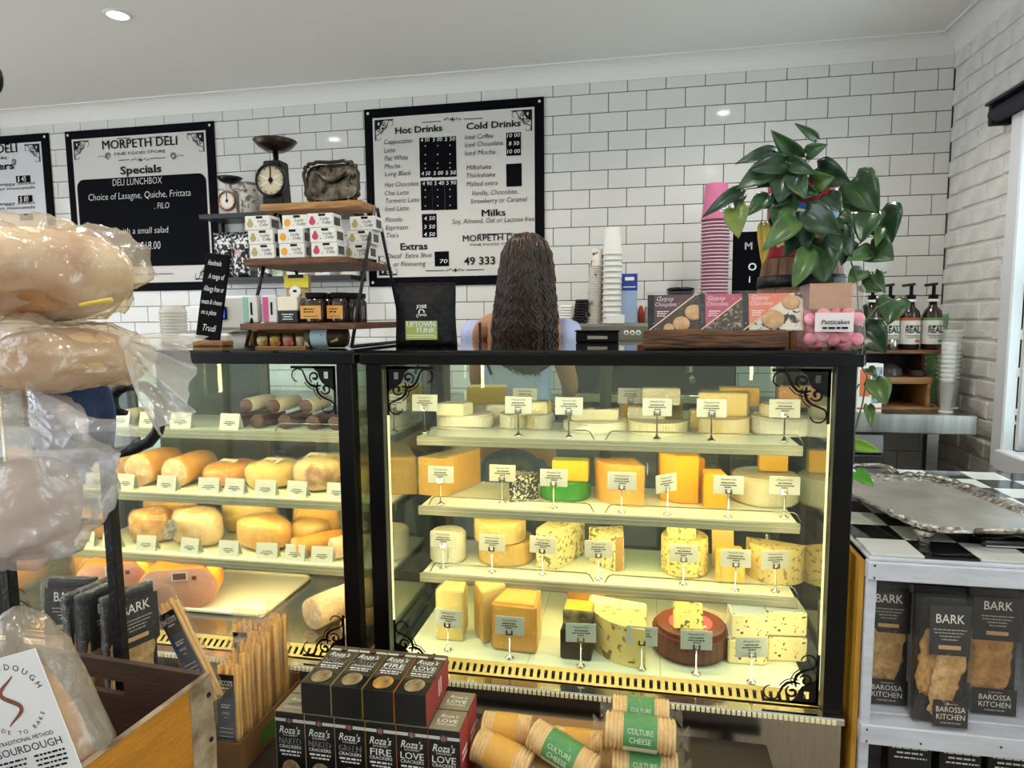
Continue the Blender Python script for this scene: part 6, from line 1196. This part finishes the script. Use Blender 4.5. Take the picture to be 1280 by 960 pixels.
# wrapped cracker rolls in a cardboard tray
tr = thing('cardboard_tray', 'plain cardboard tray full of wrapped cracker rolls in front of the case', 'tray', (3.78, -2.30, LZ+.0006)); CBD = mat('#8d6a42', .7)
obj('tray_body', MB().b2(-.22, .115, -.10, .14, 0, .075), CBD, tr)
CRL = mat('#ecd09a', .55, 0, '#dcb678', 60, .3, 90)
GN, YN = '#2f8f48', '#d9a514'
def roll(label, px, py, Y, L, r, col, rz=0, tilt=0, lines=('CULTURE', 'CHEESE'), spin=0):
    q = aY(px, py, Y); t = thing('cracker_roll', label, 'crackers', q, 0, None, (spin, tilt, rz)); n = 17; prof = [(0, -L/2)]
    for i in range(n): z = -L/2+L*i/n; prof += [(r*.87, z), (r, z+L/n*.25), (r, z+L/n*.7), (r*.87, z+L/n*.95)]
    prof.append((0, L/2)); obj('crackers', MB().lathe(prof, 18, (0, 0, 0), (0, PI/2, 0)), CRL, t)
    a = obj('paper_band', MB().lathe([(r*1.02, -L*.24), (r*1.02, L*.24)], 20, (0, 0, 0), (0, PI/2, 0)), mat(col, .5), t)
    mtxt([(lines[0], 0, r*.12, r*.3, L*.36, 'C', 0, 0), (lines[1], 0, -r*.36, r*.3, L*.30, 'C', 0, 0)], mat('#cfe3c4' if col.startswith('#2') else '#4a3a14', .6), a, (0, -r*.98, r*.35), (PI/2-.38, 0, 0))
    if col == YN: dashes([(-L*.2, L*.18, -r*.62, r*.16)], INK, a, (0, -r*1.06, 0))
    obj('white_strip', MB().lathe([(r*1.03, -L*.235), (r*1.03, L*.235)], 20, (0, 0, 0), (0, PI/2, 0), arc=2*PI), WHITE, a).scale = (1, 1, 1)
    w_ = list(a.children)[-1]; bm = bmesh.new(); bm.from_mesh(w_.data); bmesh.ops.delete(bm, geom=[f for f in bm.faces if not (f.calc_center_median().y < -r*.5 and -r*.85 < f.calc_center_median().z < -r*.35)], context='FACES'); bm.to_mesh(w_.data); bm.free()
    mb = MB(); prof = [(r*.75, -L/2-.028), (r*.25, -L/2-.012), (r*.95, -L/2+.002), (r*1.07, -L/2+.01), (r*1.07, L/2-.01), (r*.95, L/2-.002), (r*.25, L/2+.012), (r*.75, L/2+.028)]
    mb.lathe(prof, 20, (0, 0, 0), (0, PI/2, 0)).sub(1).wob(.003, 60, len(label)); obj('wrap', mb, film('#fffaf0', .85, .08, .04, .9, 50, 1.5, .02), t)
roll('green banded cracker roll on top of the right stack', 801, 889, -2.26, .125, .030, GN)
roll('large green banded cracker roll, second from the top of the right stack', 800, 916, -2.32, .150, .036, GN, 0, .03)
roll('green banded cracker roll, third in the right stack', 806, 938, -2.25, .12, .03, GN); roll('green banded cracker roll at the foot of the right stack', 806, 957, -2.32, .14, .034, GN)
roll('yellow banded cracker roll on top of the left pile', 634, 911, -2.27, .115, .034, YN, .0, .0, (' ', ' ')); roll('yellow banded cracker roll low at the left of the pile', 628, 945, -2.33, .135, .037, YN, -.2, .22, (' ', ' '))
roll('green banded cracker roll lying aslant in the middle of the pile', 704, 940, -2.33, .16, .034, GN, -.35, .25); roll('yellow banded cracker roll behind the slanting green one', 722, 930, -2.24, .12, .034, YN, 0, 0, (' ', ' '))
# breadsticks in a cardboard carton
BS = mat('#efc878', .6, 0, '#dcab56', 40, .3, 60); YS = -2.40; q0 = aY(300, 930, YS); bx1 = q0.x; bx0 = bx1-.105
cb = thing('breadstick_carton', 'open cardboard carton of breadstick packs beside the wooden crate', 'carton', ((bx0+bx1)/2, -2.26, LZ+.0006)); w = (bx1-bx0)/2; hh = q0.z-LZ; CB2 = mat('#8a6238', .7, 0, '#6e4b28', 6)
obj('front_wall', MB().b2(-w, w, -.142, -.139, 0, hh), CB2, cb); obj('rear_wall', MB().b2(-w, w, .137, .14, 0, hh+.02), CB2, cb); obj('floor_panel', MB().b2(-w, w, -.139, .137, 0, .003), CB2, cb)
for x in (-w, w-.003): obj('side_wall', MB().b2(x, x+.003, -.139, .137, .0031, hh), CB2, cb)
obj('green_print', MB().b2(w+.0002, w+.0008, -.06, .02, .01, hh*.7), mat('#4a6a2c', .6), cb); obj('brown_print', MB().b2(w+.0002, w+.0008, .03, .1, .01, hh*.5), mat('#b08a55', .6), cb)
stick = MB().tube([(0, 0, .0), (.001, 0, .08), (-.001, 0, .16), (0, 0, .245)], [.0042, .0048, .0046, .004], 7).mesh('stick'); stick.materials.append(BS); rk = random.Random(9)
def sticks(label, loc, rot, front, h=.245):
    t = thing('breadstick_pack', label, 'breadsticks', loc, 0, 'breadstick packs', rot)
    for k in range(12): i, j = k % 6, k//6; o = obj('stick', stick, BS, t, (-.022+i*.0088+rk.uniform(-.001, .001), -.006+j*.011, rk.uniform(0, .012)), (rk.uniform(-.02, .02), rk.uniform(-.02, .02), 0))
    if front:
        c = obj('card_label', MB().b2(-.024, .022, -.0145, -.0135, .05, .232), mat('#24406f', .5), t); obj('black_head', MB().b2(-.024, .022, -.0150, -.0146, .178, .232), PKB, c)
        txt("BACCO'S", CHALK, c, (-.001, -.0155, .206), .012, .040, bold=.006); dashes([(-.010, .010, .198, .003)], CHALK, c, (0, -.0155, 0)); txt('VINES', CHALK, c, (-.001, -.0155, .135), .007, .020); dashes([(-.012, .012, .157, .003), (-.012, .010, .151, .003), (-.005, .005, .126, .0025), (-.018, .018, .10, .002), (-.018, .018, .09, .002), (-.018, .018, .08, .002), (-.018, .018, .07, .002)], CHALK, c, (0, -.0155, 0))
    mb = MB().box((0, 0, .145), (.062, .034, .29), None, 0, .008, 2).sub(2)
    for v in mb.b.verts:
        if v.co.z > .25: v.co.y *= max(.1, 1-(v.co.z-.25)/.045)
    mb.sub(1).crumple(.005, 30, len(label), 2); obj('bag', mb, film('#fff8ea', .85, .08, .07, .9, 40, 1.5, .03), t)
for i in range(6):
    sticks(('breadstick pack with a blue label facing front in the carton', 'second breadstick pack from the front of the carton', 'third breadstick pack from the front of the carton', 'fourth breadstick pack from the front of the carton', 'fifth breadstick pack from the front of the carton', 'rearmost breadstick pack by the glass case')[i], (bx1-.042, -2.375+i*.043, LZ+.0045+.004*i), (-.03, .0, 0), i == 0)
q = aY(268, 905, -2.33); q = aY(222, 812, -2.43); sticks('breadstick pack leaning left with a tilted blue label', (q.x+.075, -2.415, q.z-.125), (-.08, -.52, .0), True)
q = aY(285, 800, -2.2); sticks('breadstick pack lying low behind the tilted pack, label half hidden', (bx0+.02, -2.23, LZ+.03), (-.05, -.05, 0), True)
# flatbread packs standing between crate and case at left
FZ = aY(78, 736, -2.49).z-.305; fb = aY(120, 800, -2.4)
fx = thing('packing_box', 'brown cardboard box under the flatbread packs behind the crate', 'box', (fb.x, -2.47, LZ+.0006)); obj('box', MB().b2(-.16, .10, -.10, .10, 0, FZ-LZ-.002, 0, .003), CBD, fx); obj('tape', MB().b2(-.16, .13, -.02, .03, FZ-LZ-.002, FZ-LZ-.0016), PALEWOOD, fx)
for i, (px, Y, rz, tl_, lb, s_) in enumerate(((72, -2.49, .15, -.12, 'black labelled flatbread pack facing front behind the crate', 3), (113, -2.49, 1.42, 0, 'flatbread pack seen edge on right of the front one', 5), (129, -2.485, 1.47, 0, 'flatbread pack seen edge on beside the iron post', 7), (162, -2.49, 1.25, .0, 'dark flatbread pack half hidden behind the iron post', 9))):
    q = aY(px, 733, Y); bark(lb, (q.x, Y, FZ), rz, tl_, s_)
# ================================================================ wooden crate in the foreground with a bagged loaf
CR = mat('#bf7d1c', .6, 0, '#a56a14', 7, .25, 40, stretch=(1, 1, 7), lo=.3, hi=.7); CR_SHADE = mat('#4a3020', .7, 0, '#3a2518', 9, .25, 50, stretch=(1, 1, 8)); CRE = mat('#b09a7c', .8, 0, '#6e5a44', 20, .6, 45)  # second wood darkened to paint the shade inside the crate
YC = -2.69; kc = aY(257, 840, YC); cz = kc.z; cr = thing('wooden_crate', 'worn wooden crate with a hand hole in the near left foreground', 'crate', (kc.x, YC, cz-.26), -.075); CWd, CDp, th = .52, .40, .012
def plate_with_hole(y0, y1, m, nm='end_board'):
    hx0, hx1, hz0, hz1 = -.30, -.175, .195, .222
    mb = MB(); mb.b2(-CWd, -.0005, y0, y1, 0, hz0).b2(-CWd, -.0005, y0, y1, hz1, .26).b2(-CWd, hx0, y0, y1, hz0, hz1).b2(hx1, -.0005, y0, y1, hz0, hz1); return obj(nm, mb, m, cr)
plate_with_hole(-th, 0, CR_SHADE); plate_with_hole(-CDp, -CDp+th, CR_SHADE)
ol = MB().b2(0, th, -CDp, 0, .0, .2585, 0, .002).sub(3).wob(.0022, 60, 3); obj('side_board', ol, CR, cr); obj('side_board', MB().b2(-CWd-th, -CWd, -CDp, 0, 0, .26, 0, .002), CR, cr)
obj('top_edge', MB().b2(.0, th, -CDp, .0, .2586, .2606, 0, .0008), CRE, cr); obj('worn_corner', MB().b2(th-.001, th+.0012, -.055, .0, .0, .258).sub(3).wob(.003, 70, 5), CRE, cr)
for z in (.225, .14, .05): obj('nail_hole', MB().cyl((th+.001, -.011, z), .0045, .002, 10, (0, PI/2, 0)), DARK, cr)
for k in range(5): obj('bottom_slat', MB().b2(-CWd, -.0005, -CDp+th+.001+k*.075, -CDp+th+.069+k*.075, 0, .01), CR_SHADE, cr)
cs = thing('crate_stand', 'dark wooden stand under the foreground crate', 'stand', (kc.x-.26, YC-.20, 0)); obj('top_board', MB().b2(-.30, .28, -.19, .19, cz-.29, cz-.2605, 0, .003), DARK, cs)
for x in (-.27, .23):
    for y in (-.16, .14): obj('leg', MB().b2(x, x+.04, y, y+.04, 0, cz-.2905), DARK, cs)
# bagged sourdough with paper label, standing in the crate
CRUST = mat('#a8692e', .7, 0, '#d8b888', 7, .5, 40); YL = -2.90
ql2 = aY(74, 880, YL-.08); q = V(ql2.x+.012, YL, 0); lf = thing('sourdough_bag', 'sourdough loaf in a clear bag with a white paper label, in the foreground crate', 'bread', (q.x, YL, cz-.245), 0, None, (0, -.29, .06)); LH = (aY(20, 735, YL).z-lf.location.z)
mb = MB().ball((-.045, 0, LH*.42), (.060, .042, LH*.42), 22, k=12, p=.9).wob(.008, 14, 3); obj('loaf', mb, CRUST, lf)
mb = MB().ball((-.030, 0, LH*.5), (.080, .054, LH*.5), 48, k=36, p=.85).wob(.006, 14, 9).crumple(.010, 12, 3, 4)
for v in mb.b.verts: v.co.z = max(v.co.z, .001)
obj('bag', mb, BAG, lf)
lw, lh = .125, .185; lab = obj('paper_label', MB().b2(-lw/2, lw/2, -.0012, 0, 0, lh), mat('#e4e3e6', .6), lf, (.015, -.074, LH-.048-.185), (.03, 0, .06))
for i, ch in enumerate('SOURDOUGH'):
    a = math.radians(150-i*15-15); R_ = .046; txt(ch, INK, lab, (R_*math.cos(a)*1.0, -.0017, lh*.66+R_*math.sin(a)), .0085, None, (PI/2, -(a-PI/2)*1.0, 0))
for i, ch in enumerate('MADE TO BAKE'):
    a = math.radians(215+i*10); R_ = .050
    if ch != ' ': txt(ch, INK, lab, (R_*math.cos(a), -.0017, lh*.66+R_*math.sin(a)), .006, None, (PI/2, -(a+PI/2), 0))
obj('printed_swirl', MB().ribbon([V(-.013*math.sin(u*3.6)+.004*u, 0, .030*u) for u in [-1.15+2.3*i/24 for i in range(25)]], [.0015+.0055*math.sin(PI*i/24) for i in range(25)]), mat('#7d4a34', .5), lab, (.0, -.0017, lh*.66))
mtxt([('TRADITIONAL METHOD', 0, .062, .006, .085, 'C', 0, 0), ('SOURDOUGH', 0, .046, .011, .10, 'C', 0, 0)], INK, lab, (0, -.0017, 0)); dashes([(-.055, -.01, .036, .003), (.002, .05, .036, .003), (-.055, -.012, .029, .003), (.002, .05, .029, .003), (.002, .05, .022, .003), (-.055, -.015, .022, .003), (.002, .045, .015, .003), (-.055, -.012, .015, .003)], INK, lab, (0, -.0017, 0))
# ================================================================ black iron bread rack with scroll, bags of bread on its shelves
YR = -2.64; pr = aY(143, 700, YR); rk_ = thing('bread_rack', 'black iron bread rack with a scroll arm at the left', 'rack', (pr.x, YR, 0)); O = V(-pr.x, -YR, 0)
ztop = aY(146, 565, YR).z; ZA = aY(60, 486, -2.80).z; ZB = aY(60, 703, -2.85).z
def ry(px, py): q = aY(px, py, YR); return V(q.x-pr.x, 0, q.z)
obj('post', MB().b2(-.011, .011, -.011, .011, 0, ztop+.012, 0, .003), IRON, rk_)
scp = [ry(*p) for p in ((158, 516), (148, 515), (141, 507), (141, 495), (149, 486), (163, 481), (180, 483), (193, 492), (200, 506), (201, 522), (197, 540), (186, 553), (168, 561), (147, 566), (120, 570), (90, 575))]
obj('scroll_arm', MB().tube(scp, [.005, .008]+[.0105]*14, 10), IRON, rk_)
for dx, y in ((-.62, 0), (-.62, -.36)): obj('post', MB().b2(dx-.011, dx+.011, y-.011, y+.011, 0, ZA-.012, 0, .003), IRON, rk_)
ql = aY(13, 740, -2.665); q = ql; obj('post', MB().b2(-.011, .011, -.011, .011, 0, ZB-.012, 0, .003), IRON, rk_, (ql.x-pr.x, -.025, 0))
for z in (ZA, ZB):
    for y in (0, -.36): obj('rail', MB().tube([(-.62, y, z-.006), (-.02, y, z-.006)], .006, 8), IRON, rk_)
    for i in range(9): obj('shelf_wire', MB().tube([(-.60+i*.07, 0, z-.003), (-.60+i*.07, -.36, z-.003)], .003, 6), IRON, rk_)
LOAF = mat('#e0d0b6', .8, 0, '#a86f3c', 7, .6, 40, lo=.42, hi=.66); LOAF2 = mat('#d3b48c', .8, 0, '#a8723c', 8, .6, 40, lo=.45, hi=.75)
def bagged(name, label, c, d, lm, rz=0, seed=1, film_m=None, cl=.9):
    t = thing(name, label, 'bread', c, rz); obj('loaf', MB().ball((0, 0, d[2]*cl), (d[0]*cl, d[1]*cl, d[2]*cl), 26, k=14, p=.8).wob(.010, 10, seed), lm, t)
    mb = MB().ball((0, 0, d[2]), d, 72, k=44, p=.72).wob(.014, 9, seed+1).crumple(.020, 13, seed+2, 5)
    for v in mb.b.verts: v.co.z = max(v.co.z, .0008)
    for f in mb.b.faces: f.smooth = True
    obj('bag', mb, film_m or BAG, t); return t
YG = -2.80
a = aY(0, 400, YG); b = aY(158, 400, YG); s = (b-a).length/158; zt_ = aY(70, 276, YG).z
h2 = (aY(70, 402, YG).z-ZA-.001)/2; q = aY(78, 450, YG)
B2 = bagged('bread_bag', 'bag with a brown loaf tied at the right, under the large bag', (q.x, YG, ZA+.001), (84*s, .10, h2), LOAF2, 0, 4)
z0 = ZA+.001+2*h2+.002; h1 = (zt_-z0)/2; q = aY(52, 350, YG); B1 = bagged('bread_bag', 'big bag with a floury white loaf on top of the bread rack', (q.x, YG, z0), (106*s, .12, h1), LOAF, 0, 7)
obj('yellow_tie', MB().tube([(aY(122, 386, YG-.08).x-q.x, -.11, .02), (aY(154, 375, YG-.08).x-q.x, -.10, .028)], .003, 6), mat('#d9b84a', .5), B1)
# gathered tail of the lower bag
TP = [aY(157, 428, YG-.02), aY(190, 452, YG-.05), aY(236, 490, YG-.06)]
mb = MB(); nu, nv = 12, 26; G = []
for i in range(nu+1):
    u_ = i/nu; c = TP[0].lerp(aY(232, 492, YG-.06), u_); wd = .006+.085*u_**.75; ax = (TP[2]-TP[0]).normalized(); sd = ax.cross(V(0, -1, 0)).normalized(); r = []
    for j in range(nv+1):
        v_ = j/nv*2-1; r.append(mb.b.verts.new(c+sd*wd*v_+ax*(.022*u_*math.sin(v_*4+1))+V(0, -.014*u_**.8*math.sin(v_*9+u_*2)-.006*math.sin(v_*23)*u_, 0)-B2.location))
    G.append(r)
for i in range(nu):
    for j in range(nv): f = mb.b.faces.new((G[i][j], G[i][j+1], G[i+1][j+1], G[i+1][j])); f.smooth = True
obj('bag_tail', mb, film('#f3efe8', .7, .12, .3, .5, 20, 1.5, .05), B2); obj('knot', MB().ball(TP[0]-B2.location, (.010, .010, .012), 12).wob(.003, 90, 2), film('#f3efe8', .5, .12, .4, .5, 20), B2)
# crumpled clear bag with yellow lemon loaf on the lower shelf, its corner reaching toward the post
q = aY(48, 600, -2.84); zt2 = aY(20, 478, -2.84).z; hb = (zt2-.03-ZB)/2
B3 = bagged('bread_bag', 'crumpled clear bag with small rolls on the lower rack shelf', (q.x-.02, -2.84, ZB+.001), (78*s, .10, hb*.98), mat('#c9ae92', .7, 0, '#a8886c', 8), .1, 12, film('#f1eef0', .72, .1, .26, 1, 16, 1.5, .05), .66)
mb = MB(); P0 = [aY(*p, -2.90)-B3.location for p in ((20, 480), (95, 520), (160, 540), (140, 562), (92, 590), (40, 600))]
c = mb.b.verts.new(aY(70, 545, -2.935)-B3.location); vs = [mb.b.verts.new(p) for p in P0]
for i in range(6): mb.b.faces.new((c, vs[i], vs[(i+1) % 6]))
mb.sub(2).sub(1).wob(.012, 25, 3); obj('bag_flap', mb, film('#f1eef0', .7, .1, .2, 1, 16, 1.5, .05), B3)
obj('lemon_slice', MB().ball((aY(34, 640, -2.84).x-B3.location.x, -.03, .06), (.03, .02, .03), 14), mat('#d9cf3a', .6), B3)
# blue denim cloth with cord, tucked under the bags
q = aY(72, 500, -2.74); dn = thing('denim_cloth', 'folded blue denim cloth with a beige cord under the bread bags', 'cloth', (q.x, -2.70, ZA-.1)); mb = MB(); G = []
for i in range(11):
    r = []
    for j in range(9): x = -.075+.15*i/10; z = .118-.13*j/8; r.append(mb.b.verts.new((x+(.0+.03*j/8)*(1 if i > 5 else .3), -.03-.018*math.sin(x*45+j*.4)-.03*j/8*.4, z)))
    G.append(r)
for i in range(10):
    for j in range(8): f = mb.b.faces.new((G[i][j], G[i+1][j], G[i+1][j+1], G[i][j+1])); f.smooth = True
gg = bmesh.ops.extrude_face_region(mb.b, geom=list(mb.b.faces)); bmesh.ops.translate(mb.b, verts=[g for g in gg['geom'] if isinstance(g, bmesh.types.BMVert)], vec=(0, .006, 0)); obj('cloth', mb, mat('#2f3f5e', .9, 0, '#3d4f70', 30, .3, 200), dn)
obj('cord', MB().tube([(-.075, -.05, .10), (-.062, -.062, .115), (-.048, -.062, .10), (-.042, -.064, .06), (-.044, -.06, .03)], .0045, 8), mat('#b8a488', .9), dn)
# pendant lamp shade just entering at the left edge
q = aY(-9, 97, -2.0); t = thing('pendant_lamp', 'black pendant lamp just showing at the left edge', 'lamp', q); obj('shade', MB().ball((0, 0, 0), (.026, .026, .05), 20), BLACK, t); obj('cord', MB().cyl((0, 0, .048), .003, CEIL-q.z-.048, 8), BLACK, t)
